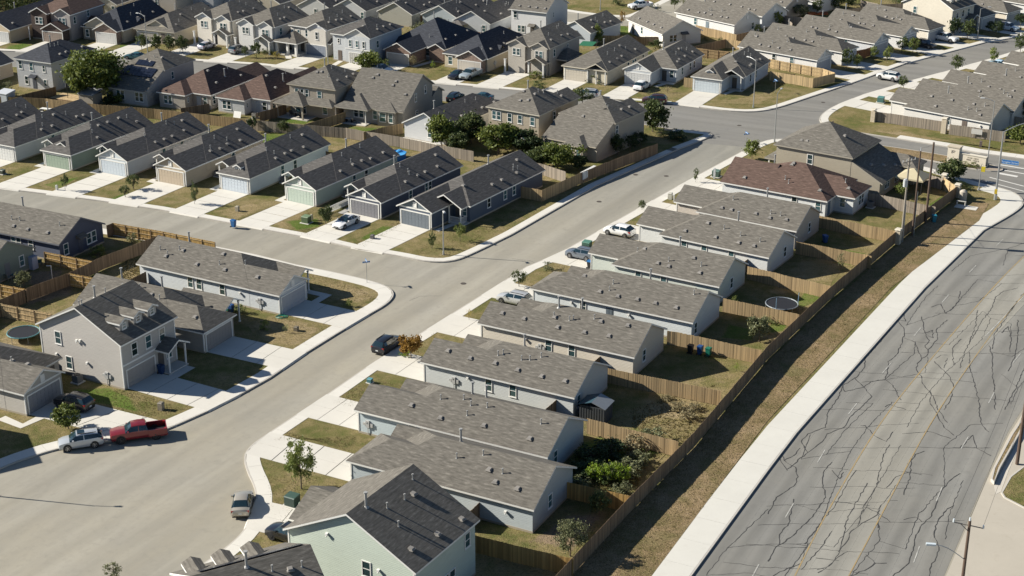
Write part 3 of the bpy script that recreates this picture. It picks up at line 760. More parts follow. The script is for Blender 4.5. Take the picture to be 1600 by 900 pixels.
def ranch_flip(key, name, label, at, z, yaw, L, wall, gar=(.45, .45, .44), Wd=8.6, Lg=2.9, Wg=5.8, e1='G', wins=(), feats=(), vents=5, roof=ROOF, trim=TRIM, gm=None, extra=()):
    """The same house turned round: the garage is at the far (+x) end."""
    ms = [M(0, L - Lg, 0, Wd, z, e0='G', e1='H'), M(L - Lg - 5.5, L, .012, Wg, z - .015, e0='N', e1=e1)]
    F = [('g', '+x', L, Wg / 2, gar), ('d', '+x', L - Lg, (Wg + Wd) / 2 + .2)]
    if e1 == 'G': F += [('gv', '+x', L, Wg / 2, z + .25), ('band', '+x', L, 0, Wg, z - .12, .2)]
    for x in wins: F.append(('w', '-y', 0, x, .95, .9, 1.5))
    F += [('corner', L - .065, 0, z)]
    ms += list(extra)
    h = house(name, label, at, z, yaw, ms, siding(wall), roof, trim, F + list(feats), corner=(-.3, -.35), vents=(ms[0], vents, -1), group=GR)
    HS[key] = h; h['Wg'] = Wg; return h
def jog(key, name, label, at, z, yaw, L, wall, gar=(.5, .5, .47), Wd=8.6, Lg=4.6, j=2.1, Wg=5.8, e0='G', wins=(), feats=(), vents=5, roof=ROOF, trim=TRIM, gm=None, extra=()):
    """Garage to the front and far side, the house proper stepping out towards the near side with a hipped end."""
    ms = [M(0, L, 0, Wd, z, e0='H', e1='G'), M(-Lg, 3.2, j, j + Wg, z, e0=e0, e1='N', gm=1 if gm else None)]
    F = [('g', '-x', -Lg, j + Wg / 2, gar), ('d', '-x', 0, j - .9)]
    if e0 == 'G': F += [('gv', '-x', -Lg, j + Wg / 2, z + .25), ('band', '-x', -Lg, -(j + Wg), -j, z - .12, .2)]
    F += [('corner', -Lg, j, z), ('slab', -1.4, 0, 0, j, .1)]
    for x in wins: F.append(('w', '-y', 0, x, .95, .9, 1.5))
    ms += list(extra)
    walls = siding2(wall, gm) if gm else siding(wall)
    h = house(name, label, at, z, yaw, ms, walls, roof, trim, F + list(feats), corner=(-.35, -.35), vents=(ms[0], vents, -1), group=GR)
    HS[key] = h; h['Wg'] = Wg; h['j'] = j; h['Lg'] = Lg; return h
Y = R
# --- right-hand row, nearest first
GM = [M(0, 9.5, 0, 13.2, 5.6)]
g1 = M(13.0, 17.0, 5.4, 11.6, 2.76, ax='y', e0='N', e1='G')
HS['R1'] = house('two_storey_house', 'pale mint green two storey house with a charcoal roof at the bottom of the photo', (649.5, 896), 5.6, Y(59.3), [GM[0], g1], siding((.50, .565, .485)), ROOF, TRIM,
    [('w', '-x', 0, 4.9, 3.4, .95, 1.55), ('u', '-x', 0, 3.6, 4.4), ('u', '-x', 0, 8.9, 6.3), ('W', '-y', 0, 5.2, 1.0, .95, 1.6), ('aw', '-y', 0, 2.9), ('g', '+y', 17.0, 8.5), ('v', 1.5, 1.3), ('v', 4.9, .9), ('v', 8.3, .6), ('v', 6.8, 4.6), ('F', 1.9, 6.1), ('p', 3.4, 5.0), ('p', 8.2, 5.6), ('p', 2.6, 3.3), ('p', 5.6, 4.7), ('w', '-y', 0, 8.2, 3.5), ('p', 7.5, 14.0), ('corner', 0, 0, 5.6), ('corner', 0, 13.14, 5.6)], group=GR)
R0m = M(0, 9.5, 0, 12.0, 5.6)
dm = [M(7.6, 10.4, c - .62, c + .62, 7.3, ax='y', e0='N', e1='G', oh=.2, og=.25, z0=6.0) for c in (1.1, 3.6, 6.1)]
HS['R0'] = house('two_storey_house', 'two storey house with dark roof and three front dormers cut off by the bottom edge', (485, 850), R0m.zr, Y(28.2), [R0m] + dm, siding((.50, .50, .47)), ROOF, TRIM,
    [('F', 4.2, 5.6), ('p', 6.0, 4.7), ('p', 8.4, 4.4), ('v', 7.4, 4.4), ('g', '+y', 12.0, 3.0), ('w', '+x', 9.5, 5, 3.4)], corner=(9.8, R0m.tr), group=GR)
solar(HS['R0'], R0m, .6, 9.3, .80, .97, 1, 8, 1)
ranch('R2', 'ranch_house', 'pale blue grey house with long taupe roof directly behind the mint green house', (540.6, 719.5), 2.76, Y(-27.6), 20.0, (.43, .475, .49), e0='H', Lg=3.0, feats=[('w', '+x', 20.0, 3.6, .9), ('v', 15.4, 1.3), ('v', 17.8, 1.2), ('v', 14.2, 2.3), ('u', '-y', 0, 17.2, 1.5)], vents=0)
ranch('R3', 'ranch_house', 'light blue house with white trim beside the overgrown back yard', (552.5, 640), 2.76, Y(-27.6), 22.0, (.46, .525, .545), wins=(6.6,), feats=[('d', '-y', 0, 10.4, (.12, .15, .18)), ('w', '+x', 22.0, 2.0, .9), ('u', '-y', 0, 5.2, 1.7), ('m', '-y', 0, 1.2), ('u', '-y', 0, 12.6, 1.9), ('p', 8.3, 3.0), ('p', 13.6, 3.3), ('p', 11.8, 3.1), ('v', 5.6, 1.6), ('v', 9.4, 1.0), ('v', 14.3, 1.3), ('v', 19.6, 1.1), ('F', 12.8, 4.6)], vents=0)
ranch('R4', 'ranch_house', 'grey white house with the dark storage shed behind its back wall', (655.8, 565), 2.76, Y(-28.4), 18.6, (.53, .55, .54), wins=(8.3, 11.3), feats=[('m', '-y', 0, 3.9), ('u', '-y', 0, 5.7, 1.9), ('w', '+x', 18.6, 1.3, .9), ('v', 2.2, 1.7), ('v', 5.2, 1.4), ('v', 8.3, 1.5), ('v', 11.2, 1.3), ('v', 14.2, 1.2), ('v', 17.0, 1.3), ('p', 8.1, 2.5), ('p', 8.6, 2.8)], vents=0)
ranch('R5', 'ranch_house', 'cream sided house with grey brown roof and three wheelie bins behind it', (745.7, 504.5), 2.76, Y(-28.7), 19.7, (.60, .55, .465), gar=(.55, .52, .46), wins=(9.0, 12.0), feats=[('w', '+x', 19.7, 3.0, .9), ('m', '-y', 0, 7.9), ('u', '-y', 0, 6.0, 1.8), ('v', 2.0, 1.6), ('v', 5.0, 1.5), ('v', 9.5, 1.3), ('v', 12.9, 1.4), ('v', 15.9, 1.6), ('v', 14.1, 3.2), ('v', 8.5, 2.5), ('v', 17.4, 3.4), ('F', 8.3, 3.9), ('p', 10.4, 2.5)], vents=0)
ranch('R6', 'ranch_house', 'pale blue white house with the silver car on its driveway', (827.5, 450), 2.76, Y(-29.6), 21.4, (.60, .635, .64), e0='H', wins=(7.0,), feats=[('d', '-y', 0, 10.6, (.12, .15, .18)), ('w', '+x', 21.4, 1.2, .7), ('u', '-y', 0, 5.4, 1.8), ('u', '-y', 0, 13.2, 1.8)], vents=6)
jog('R7', 'ranch_house', 'pale sage house behind the grey blue car and wheelie bin', (955, 412.5), 2.76, Y(-31.0), 14.5, (.56, .60, .55), gar=(.56, .58, .54), wins=(3.4, 7.0), feats=[('w', '+x', 14.5, 4.2, .9)])
jog('R8', 'ranch_house', 'off white house behind the white hatchback parked on its driveway', (1028.7, 366), 2.76, Y(-33.0), 15.6, (.60, .61, .595), wins=(3.4, 6.4, 10.4), feats=[('w', '+x', 15.6, 5.6, .9)])
jog('R9', 'ranch_house', 'taupe house just in front of the red brown roof', (1087, 330), 2.76, Y(-32.7), 14.6, (.49, .44, .385), gar=(.50, .46, .40), wins=(4.6,), feats=[('w', '+x', 14.6, 5.0, .9), ('d', '-y', 0, 7.6)])
m10 = M(3.2, 16.3, 0, 11.4, 2.76, e0='H', e1='H'); w10 = M(9, 19.2, 3.4, 9.6, 2.76, e0='N', e1='H'); g10 = M(0, 7, .012, 9.4, 2.745, e0='G', e1='N')
HS['R10'] = house('ranch_house', 'white house with the red brown shingle roof beside the power poles', (1124.7, 283.7), 2.76, Y(-32.4), [m10, w10, g10], siding((.66, .675, .67)), ROOF_BROWN, TRIM,
    [('w', '-y', 0, 11.5, .95), ('w', '-y', 0, 15.2, .9), ('w', '-y', 3.4, 17.6, .95), ('W', '+x', 19.2, 6.6, .8, .95, 1.6), ('d', '+x', 16.3, 1.4, (.12, .18, .24)), ('g', '-x', 0, 4.4), ('v', 3, 1.2), ('v', 14.8, 1.3), ('v', 17.9, 4.6), ('p', 9, 2.2), ('p', 9.8, 1.6), ('p', 17, 5.6), ('F', 6.0, 5.0), ('v', 8.8, 5.0), ('v', 8.9, 5.3)], group=GR)
m11 = M(0, 10.6, 0, 12.2, 5.6, ax='y', e0='H', e1='H', oh=.4); b11 = M(.03, 10.8, 10.6, 17.0, 5.6, ax='y', e0='g', e1='G', rf=0.0); b11.T0 = b11.tr = 10.95; b11.hw = b11.zr = 5.62; b11.T1 = 17.4; b11.z1 = 5.62 - SL * (17.4 - 10.95)
p11 = M(-2.0, 2, 1.2, 8.6, 2.8, ax='x', e0='H', e1='N', walls=False)
HS['R11'] = house('two_storey_house', 'tan two storey house with long grey roof sloping down to one storey at the corner', (1208.5, 225), 5.6, Y(-34.0), [m11, b11, p11, M(12.4, 19.0, 9.0, 13.0, 2.8, e0='N', e1='H')], siding((.47, .42, .325)), ROOF, paint((.36, .33, .27)),
    [('w', '-y', 0, 5.6, 3.3, .95, 1.6, False), ('W', '+x', 17.0, 3.0, .8), ('W', '+x', 17.0, 7.0, .8), ('v', 3.5, 1.2), ('v', 4.4, 1.3), ('v', 14.2, 3.0), ('v', 15.3, 5.5), ('v', 16.2, 8.0), ('v', 9.2, 4.2), ('post', -1.8, 1.5, 2.8), ('post', -1.8, 5, 2.8)], corner=(-.4, -.4), group=GR)
# --- block on the left of the inner street
tm = M(0, 8.9, 0, 12.0, 5.58)
td = [M(1.2, 4.9, c - .72, c + .72, 7.3, ax='y', e0='G', e1='N', oh=.2, og=.25, z0=5.9) for c in (2.1, 4.4, 6.7)]
tp = M(-1.75, 1.5, 5.6, 8.7, 2.85, ax='y', e0='G', e1='N', walls=False, oh=.3)
HS['T'] = house('two_storey_house', 'taupe two storey house with three small dormers above its garage', (188.5, 540.7), 5.58, Y(61.0), [tm] + td + [tp], [siding((.45, .425, .39)), batten((.33, .30, .28))], ROOF, TRIM,
    [('g', '-y', 0, 2.85, (.33, .31, .29), 4.5), ('band', '-y', 0, 0, 8.9, 2.78, .2), ('w', '-y', 0, 2.1, 3.4, 1.0, 1.6), ('w', '-y', 0, 4.4, 3.4, 1.0, 1.6), ('w', '-y', 0, 6.7, 3.4, 1.0, 1.6), ('d', '-y', 0, 6.2), ('w', '-y', 0, 7.6, .9, 1.0, 1.5),
     ('w', '-x', 0, 9.3, 3.6, .95, 1.6), ('w', '-x', 0, 8.0, .8, .95, 1.6), ('u', '-x', 0, 6.4, 4.6), ('u', '-x', 0, 5.9, 4.7), ('u', '-x', 0, 9.8, 2.2), ('u', '-x', 0, 5.2, 2.1), ('m', '-x', 0, 2.4), ('post', 5.75, -1.6, 2.8), ('post', 8.55, -1.6, 2.8), ('slab', 5.5, 8.8, -1.75, 0, .14), ('F', 3.6, 6.6), ('p', 5.0, 6.3), ('p', .7, 6.2), ('p', .9, 6.0),
     ('corner', 0, 0, 5.5), ('corner', 8.83, 0, 5.5), ('corner', 0, 11.94, 5.5)] + [('w', '-y', 1.2, c, 6.4, .7, .75) for c in (2.1, 4.4, 6.7)], group=GR)
def shift(at, z, yaw, d):                     # survey point moved d metres along a house's own x axis (still in survey terms)
    c = G(at[0], at[1], z); p = Vector((c.x + d * math.cos(yaw), c.y + d * math.sin(yaw), z - CAM_H)); f = Vector((0, _cp, -_sp)); up = Vector((0, _sp, _cp)); k = CAM_F / p.dot(f)
    return (800 + p.x * k, 450 - p.dot(up) * k)
ranch_flip('L1', 'ranch_house', 'grey sided garage house with the black SUV in front at the left edge', shift((37, 617), 2.76, Y(-26.5), -20.0), 2.76, Y(-26.5), 19.4, (.45, .425, .385), gar=(.27, .27, .28), feats=[('v', 17.0, 3.4), ('v', 15.0, 3.2)], vents=3)
ranch_flip('L3', 'ranch_house', 'taupe house with a hipped garage tucked behind the dormer house', shift((318.7, 521), 2.76, Y(-26.7), -19.6), 2.76, Y(-26.7), 18.9, (.36, .33, .29), gar=(.26, .25, .24), e1='H', Lg=4.6, vents=4, feats=[('v', 16.8, 1.4), ('F', 9.6, 4.6), ('post', 17.0, 9.5, 2.8), ('post', 17.0, 6.7, 2.8)],
    extra=[M(10.0, 17.2, 6.4, 9.7, 2.76, e0='N', e1='G', walls=False)])
ranch_flip('L4', 'ranch_house', 'white house with wheelie bins and bushes along its sunny side wall', (212, 411.7), 2.76, Y(-28.6), 22.2, (.58, .61, .625), gar=(.42, .43, .45), Lg=4.6, wins=(8.3, 9.7, 13.4), feats=[('m', '-y', 0, 19.2), ('u', '-y', 0, 16.2, 1.7), ('v', 3.2, 1.6), ('v', 8.4, 1.4), ('v', 12.8, 1.5), ('v', 17.9, 1.5), ('v', 5.0, 2.9), ('p', 4.4, 2.9), ('v', 11.0, 3.6), ('p', 15, 2.9), ('post', 20.6, 8.3, 2.7), ('post', 20.6, 6.2, 2.7)], vents=0,
    extra=[M(15.5, 20.8, 6.1, 8.5, 2.74, e0='N', e1='G', walls=False)])
hL5 = M(0, 18, 0, 8.7, 2.76)
HS['L5'] = house('ranch_house', 'navy blue house with a weathered grey roof inside the wooden fences on the left', shift((92, 382.5), 2.76, Y(-26.4), -18.6), 2.76, Y(-26.4), [hL5], siding((.075, .09, .135)), ROOF, paint((.16, .17, .2)),
    [('w', '+x', 18, 1.2, .8, .95, 1.6), ('W', '+x', 18, 6.3, .8, .95, 1.6), ('d', '+x', 18, 4.1, (.08, .09, .12)), ('aw', '+x', 18, 4.1), ('W', '-y', 0, 10.4, 1.0), ('w', '-y', 0, 13, 1.1)], vents=(hL5, 5, -1), group=GR)
hL6 = M(0, 16, 0, 9.0, 2.76)
HS['L6'] = house('ranch_house', 'sage green gable end with a cluttered patio at the left edge', (56.5, 386), 2.76, Y(-27.5), [hL6], siding((.24, .28, .235)), ROOF, paint((.3, .3, .28)), [('w', '+x', 16, 6.8, .9), ('d', '+x', 16, 4.2, (.2, .2, .2))], corner=(16.3, 9.35), vents=(hL6, 3, -1), group=GR)
# --- row across the street with dark roofs
UR = Y(60.2)
jog('U8', 'corner_house', 'dark blue grey corner house with white trim and small railed porch', (735, 322.5), 2.72, Y(57.0), 19.6, (.075, .10, .14), gar=(.15, .175, .20), Lg=5.4, j=2.9, Wg=5.6, wins=(4.9, 9.2, 11.6), gm=(.13, .165, .19), roof=ROOF_SHADED,
    extra=[M(-1.6, 4.4, .45, 6.0, 2.70, e0='G', e1='N', walls=False, gm=1)], feats=[('post', -1.45, .6, 2.65), ('post', -1.45, 2.6, 2.65), ('rail', (-1.45, .6), (-1.45, 2.6)), ('rail', (-1.45, .6), (0, .6)), ('w', '-x', 0, .9, .95, .8, 1.4)])
ranch('U7', 'ranch_house', 'navy house with white trimmed gables behind the parked white saloon', (595.7, 317), 2.72, Y(57.6), 20.4, (.055, .07, .105), gar=(.20, .20, .215), wins=(), Lg=5.0, feats=[('w', '-y', 0, 7.3, .95), ('W', '-y', 0, 11.8, .95), ('rail', (-3.2, 7.9), (3.0, 7.9))], gm=(.11, .13, .17), roof=ROOF_SHADED)
ranch('U6', 'ranch_house', 'pale mint house with battened gables and a mint garage door', (493.7, 297.5), 2.72, Y(57.6), 20.2, (.40, .475, .41), gar=(.47, .55, .47), wins=(9.2, 12.2), Lg=5.0, gm=(.46, .53, .47), roof=ROOF_SHADED)
u5d = M(.9, 3.4, 2.3, 3.5, 3.75, e0='G', e1='N', oh=.2, og=.25, z0=2.9)
ranch('U5', 'ranch_house', 'white blue house with a tiny dormer on its hipped garage roof', (390.5, 279), 2.72, Y(60.2), 20.0, (.60, .64, .66), gar=(.58, .64, .70), e0='H', wins=(8.0, 11.2), Lg=5.0, roof=ROOF_SHADED, extra=[u5d], feats=[('w', '-x', .9, 2.9, 3.2, .5, .5)])
ranch('U4', 'ranch_house', 'beige house with a tan garage door between two pale blue ones', (290, 267), 2.72, Y(60.8), 19.2, (.47, .395, .29), gar=(.52, .43, .32), wins=(11.5,), Lg=5.0, roof=ROOF_SHADED)
ranch('U3', 'ranch_house', 'pale blue garage house with white gable trim beside the green one', (198.7, 252.5), 2.72, Y(61.2), 19.6, (.55, .60, .63), gar=(.57, .63, .68), wins=(8.6, 13.0), Lg=5.0, roof=ROOF_SHADED)
u2g = M(1.2, 6, 1.4, 4.4, 3.1, e0='G', e1='N', oh=.25, og=.2, z0=3.0)
ranch('U2', 'ranch_house', 'sage green house with a green garage door in the dark roofed row', (110.6, 242.5), 2.72, Y(61.6), 19.2, (.245, .30, .235), gar=(.30, .37, .29), e0='H', wins=(7.0, 12.0), Lg=5.0, roof=ROOF_SHADED, extra=[u2g])
ranch('U1', 'ranch_house', 'white grey house with a white garage door at the left end of the dark row', (23, 229.5), 2.72, Y(61.4), 19.8, (.60, .615, .60), gar=(.68, .68, .65), e0='H', wins=(8.4,), Lg=5.0, roof=ROOF_SHADED)
ranch('U0', 'ranch_house', 'dark roofed house cut by the left edge with only its rear half in view', shift((67.5, 177), 2.72, Y(62), -20.6), 2.72, Y(62), 20.0, (.60, .60, .57), wins=(9.0, 13), Lg=5.0, roof=ROOF_SHADED)
# --- back to back behind them: rear walls towards the camera
MY = Y(-26.0)
hM1 = M(0, 12, 0, 8.4, 5.6, ax='y', e0='H', e1='H')
HS['M1'] = house('two_storey_house', 'white and grey two storey house left of the big bright tree', (20, 90.6), 5.6, MY, [hM1], siding((.58, .59, .60)), ROOF_SHADED_BLUE, paint((.6, .6, .58)),
    [('w', '-y', 0, 1.0, 3.6, .9, 1.6), ('w', '-y', 0, 3.6, 3.5, .9, 1.6), ('w', '-y', 0, 6.6, 3.6, .7, 1.3), ('w', '-y', 0, 2.1, .8, .9, 1.6), ('w', '-y', 0, 6.6, .9, .8, 1.3), ('d', '-y', 0, 4.0, (.07, .08, .1)), ('aw', '-y', 0, 4.0)], corner=(-.35, -.35), vents=(hM1, 3, 1), group=GR)
hM0 = M(0, 20, 0, 9, 2.8, ax='y', e0='G', e1='G')
HS['M0'] = house('ranch_house', 'tan walled house with a dark roof on the left edge below the brick houses', (22.5, 95.6), 2.8, MY, [hM0], siding((.45, .37, .27)), ROOF_SHADED_BLUE, TRIM, [('w', '+x', 9, 16, .9), ('w', '-y', 0, 6, .9), ('m', '+x', 9, 13)], corner=(9.35, 20.3), vents=(hM0, 4, 1), group=GR)
hM2 = M(5.45, 14.0, 0, 9.2, 2.8 + SL * 5.45, ax='y', e0='H', e1='H')
b2 = M(0, 9.2, 0, 5.4, 2.8, ax='x', e0='g', e1='g', rf=1.0); b2.T1 = b2.tr = 5.12; b2.zr = b2.z1 = 2.8 + SL * 5.47
b2full = M(0, 9.2, 0, 8.75, 2.8, ax='x', rf=1.0)
HS['M2'] = house('two_storey_house', 'grey house with solar panels on its long rear slope right of the big tree', (227.5, 144.4), 2.8, MY, [hM2, b2], siding((.46, .44, .41)), ROOF, paint((.45, .44, .41)),
    [('W', '-y', 0, 3.2, .8, .9, 1.7), ('W', '-y', 0, 7.4, .8, .9, 1.7), ('w', '+x', 9.2, 7.6, 3.4, .8, 1.4), ('v', 4, 7), ('v', 5.2, 6.6), ('v', 5.8, 5.0), ('v', 6.8, 8.0), ('p', 5.5, 7.6)], corner=(9.22, -.35), group=GR)
solar(HS['M2'], b2full, 1.2, 8.0, .36, .60, -1, 6, 2); solar(HS['M2'], b2full, 2.6, 6.4, .64, .78, -1, 4, 1)
def brownrear(key, label, at, wallc):
    w = M(0, 8, 0, 5.6, 2.8, ax='y', e0='H', e1='N'); mm = M(2.2, 16, .5, 9.6, 2.8, ax='y', e0='H', e1='H', sl=.62); f = M(12, 20.5, 4.2, 9.4, 2.8, ax='y', e0='N', e1='G')
    HS[key] = house('ranch_house', label, at, 2.8, MY, [w, mm, f], siding(wallc), ROOF_BROWN, TRIM,
        [('W', '-y', 0, 1.9, .7, .9, 1.6), ('w', '-y', 2.2, 8.4, .7, .95, 1.6), ('d', '-y', 2.2, 7.0, (.45, .48, .5)), ('w', '+x', 9.6, 3.2, .8, .9, 1.6), ('w', '+x', 5.6, .9, 1.2, .5, .9), ('v', 5.6, 7.2), ('v', 8.2, 6), ('p', 6.5, 12), ('F', 7.6, 9.5), ('v', 8.6, 13)], corner=(-.35, -.35), group=GR)
brownrear('M3', 'taupe bungalow with a reddish brown hipped roof beside the solar panel house', (244, 143), (.45, .41, .36))
brownrear('M4', 'white bungalow with a reddish brown hipped roof beside the tan porch house', (335.6, 151), (.66, .665, .66))
hM5 = M(0, 10.8, 0, 9.4, 5.5, ax='y', e0='H', e1='H'); pM5 = M(-3.1, 1.0, -1.0, 4.6, 2.75, ax='y', e0='H', e1='N', walls=False); qM5 = M(-1.4, 1.5, 3.4, 9.6, 2.75, ax='x', e0='H', e1='H', walls=False)
qM5 = M(3.8, 9.5, -1.5, 1.2, 2.74, ax='x', e0='N', e1='H', walls=False)
HS['M5'] = house('two_storey_house', 'tan two storey house with a covered rear porch and patio furniture', (447.5, 130.3), 5.5, MY, [hM5, pM5, qM5], siding((.44, .385, .31)), ROOF, paint((.40, .36, .29)),
    [('w', '-y', 0, 1.5, 3.3, .8, 1.5), ('w', '-y', 0, 2.6, 3.3, .8, 1.5), ('w', '-y', 0, 3.6, 3.3, .8, 1.5), ('w', '-y', 0, 6.2, 3.3, .95, 1.5), ('w', '-y', 0, 7.2, .7, 1.0, 1.7), ('w', '+x', 9.4, 6.5, 3.4, .8, 1.4), ('post', -.8, -2.9, 2.75, .25, paint((.44, .385, .31))), ('post', 4.4, -2.9, 2.75, .25, paint((.44, .385, .31))), ('slab', -1, 5.4, -3.1, 0, .12), ('W', '-y', 0, 2.2, .3, 1.1, 1.9), ('v', 4, 3), ('v', 4.8, 3.2)], corner=(-.35, -.35), vents=(hM5, 3, 1), group=GR)
hM6 = M(0, 11.6, 0, 11.4, 2.8, ax='x', e0='G', e1='G', rf=.655, sl=.62)
HS['M6'] = house('two_storey_house', 'grey brown house with one huge roof slope facing the back yards', (630, 175.6), 2.8, Y(-24), [hM6, M(-1.4, 2.5, -.8, 5.4, 2.78, ax='y', e0='H', e1='N', walls=False, oh=.3), M(-.6, 2.6, 7.0, 10.4, 2.79, ax='y', e0='H', e1='N', oh=.3), M(6.0, 11.5, 11.4, 15.5, 2.8, ax='x', e0='H', e1='G')], siding((.36, .335, .29)), ROOF, paint((.42, .39, .33)),
    [('W', '-y', 0, 3.0, .8, .95, 1.7), ('w', '-y', 0, 6.2, .8, .9, 1.6), ('w', '-y', -.6, 8.0, .7, 1.3, 1.7), ('w', '-y', -.6, 9.6, .7, .9, 1.7), ('w', '+x', 11.6, 4.9, 3.3, .75, 1.5), ('w', '+x', 11.6, 8.6, 3.9, .75, 1.5), ('w', '+x', 11.6, 5.2, .9, .9, .8), ('post', -.9, -1.25, 2.7), ('post', 5.0, -1.25, 2.7), ('slab', -1, 5.4, -2.2, 0, .12), ('v', 3.5, 6.3), ('v', 2.9, 5.6), ('v', 7.6, 5.4), ('v', 7.4, 4.6), ('v', 10.6, 3.1)], corner=(11.9, -.35), group=GR)
hM7 = M(0, 18.6, 0, 8.4, 2.8, ax='y', e0='G', e1='H')
HS['M7'] = house('ranch_house', 'white gabled house with a dark roof behind the cluster of trees', (627.5, 191), 2.8, Y(-32), [hM7], siding((.68, .69, .69)), ROOF_SHADED, TRIM, [('w', '-y', 0, 5.2, .9, .95, 1.5), ('d', '-y', 0, 6.8, (.6, .6, .6)), ('u', '-y', 0, 4.4, 3.0), ('w', '+x', 8.4, 6, .9), ('aw', '-y', 0, 6.8)], corner=(-.35, -.3), vents=(hM7, 5, 1), group=GR)
hM8 = M(0, 11.0, 0, 9.8, 5.5, ax='y', e0='H', e1='H'); h8b = M(4, 13, 5.2, 9.8, 5.49, ax='y', e0='N', e1='G')
HS['M8'] = house('two_storey_house', 'tan two storey house with rows of white framed windows behind the trees', (758.7, 166), 5.5, Y(-32), [hM8, h8b], siding((.53, .46, .35)), ROOF, paint((.56, .52, .43)),
    [('W', '-y', 0, 1.6, 3.4), ('w', '-y', 0, 4.2, 3.4), ('w', '-y', 0, 6.2, 3.4), ('w', '-y', 0, 8.6, 3.4), ('w', '-y', 0, 5.0, .8), ('w', '-y', 0, 6.0, .8), ('w', '-y', 0, 7.0, .8), ('w', '+x', 9.8, 5.0, 3.4), ('v', 4.4, 4.0), ('v', 5.0, 2.0)], corner=(-.35, -.35), vents=(hM8, 4, 1), group=GR)
hM9 = M(5.35, 13.6, 0, 10.4, 2.55 + SL * 5.35, ax='y', e0='H', e1='H'); b9 = M(0, 10.4, 0, 5.3, 2.55, ax='x', e0='g', e1='g', rf=1.0); b9.T1 = b9.tr = 5.02; b9.zr = b9.z1 = 2.55 + SL * 5.37
h9b = M(7, 14.8, 4.6, 10.38, 5.19, ax='y', e0='N', e1='G')
HS['M9'] = house('two_storey_house', 'big brown roofed corner house beside the long fence at the street bend', (931, 230.5), 2.55, Y(-35), [hM9, b9, h9b, M(-1.4, 2, 5.0, 8.6, 2.53, ax='y', e0='H', e1='N', oh=.3)], siding((.40, .36, .30)), ROOF, paint((.42, .38, .31)),
    [('w', '-y', -1.4, 6.0, .6, 1.2, 1.7), ('w', '-y', -1.4, 7.8, .6, .9, 1.7), ('w', '+x', 10.4, 6.0, 3.3, .8, 1.4), ('v', 4.0, 8.0), ('v', 4.2, 7.0), ('v', 4.4, 5.2)], corner=(10.42, -.35), vents=(hM9, 3, 1), group=GR)
# --- far side of the cross street: fronts towards the camera; x runs back from the street, y to the left
NY = Y(61.5)
BR = (.20, .135, .105); BR2 = (.24, .175, .14)
STUCCO = lambda c: siding(c)
hN0 = M(0, 19, 0, 9.5, 2.8, e0='G')
HS['N0'] = house('ranch_house', 'tan sided house with a brick front and white garage at the top left', (15, 47.5), 2.8, Y(66), [hN0], [siding((.52, .42, .29)), brick(BR2)], ROOF_SHADED_BLUE, TRIM, [('g', '-x', 0, 2.9, (.62, .62, .6)), ('w', '-y', 0, 12, .9, .8, 1.4)], vents=(hN0, 3, -1), group=GR)
N1Y = Y(68)
n1 = [M(.6, 11.5, 0, 9.4, 5.6, e0='H', e1='G'), M(0, 5.5, .012, 3.9, 5.585, e0='G', e1='N'), M(-.8, 5.2, 5.3, 9.3, 5.57, e0='G', e1='N', wm=1), M(-2.4, 1, .5, 5.4, 2.75, e0='G', e1='N', wm=1), M(-2.2, 1, 5.0, 9.4, 2.7, ax='y', e0='N', e1='G', walls=False)]
HS['N1'] = house('two_storey_house', 'dark brick two storey house with two front gables and a panelled garage', (109, 23.7), 5.6, N1Y, n1, [siding((.36, .33, .31)), brick((.085, .06, .05))], ROOF_BROWN, TRIM,
    [('g', '-x', -2.4, 2.95, (.30, .24, .2)), ('W', '-x', 0, 2.0, 3.4, .8, 1.4), ('W', '-x', -.8, 7.3, 3.2, .9, 1.5), ('w', '-y', 0, 1.5, 3.4), ('w', '-y', 0, 6.2, 4.0), ('post', -2.0, 9.2, 2.7), ('d', '-x', .6, 7.8)], corner=(-.35, -.35), group=GR)
n2 = [M(1.2, 17.5, 0, 10.2, 2.8, e0='H', e1='G', sl=.6), M(-.4, 5, .5, 6.0, 2.79, e0='G', e1='N', wm=1), M(.6, 6, 2.6, 9.0, 3.4, e0='G', e1='N', z0=2.8), M(.3, 4, 6.0, 10.1, 2.78, ax='y', e0='N', e1='G', wm=1)]
HS['N2'] = house('ranch_house', 'brick fronted single storey house with a big navy roof at the top left', (187.5, 49.4), 2.8, Y(67), n2, [siding((.50, .43, .32)), brick(BR2)], ROOF_SHADED_BLUE, TRIM, [('g', '-x', -.4, 3.2, (.64, .63, .6)), ('w', '-x', .3, 8.4, .8, 1.0, 1.6)], vents=(n2[0], 4, -1), group=GR)
n3 = [M(0, 17, 0, 9.6, 2.8, e0='H', e1='G'), M(.8, 6, 2.2, 7.4, 3.3, e0='G', e1='N', z0=2.8)]
HS['N3'] = house('ranch_house', 'tan single storey house behind the row of four round street trees', (272.5, 51), 2.8, Y(66), n3, [siding((.53, .47, .36)), brick(BR2)], ROOF, paint((.5, .46, .38)), [('g', '-x', 0, 6.6, (.40, .37, .31)), ('d', '-x', 0, 2.8, (.15, .12, .1)), ('w', '-x', 0, 1.3, .8)], corner=(-.35, -.35), vents=(n3[0], 4, -1), group=GR)
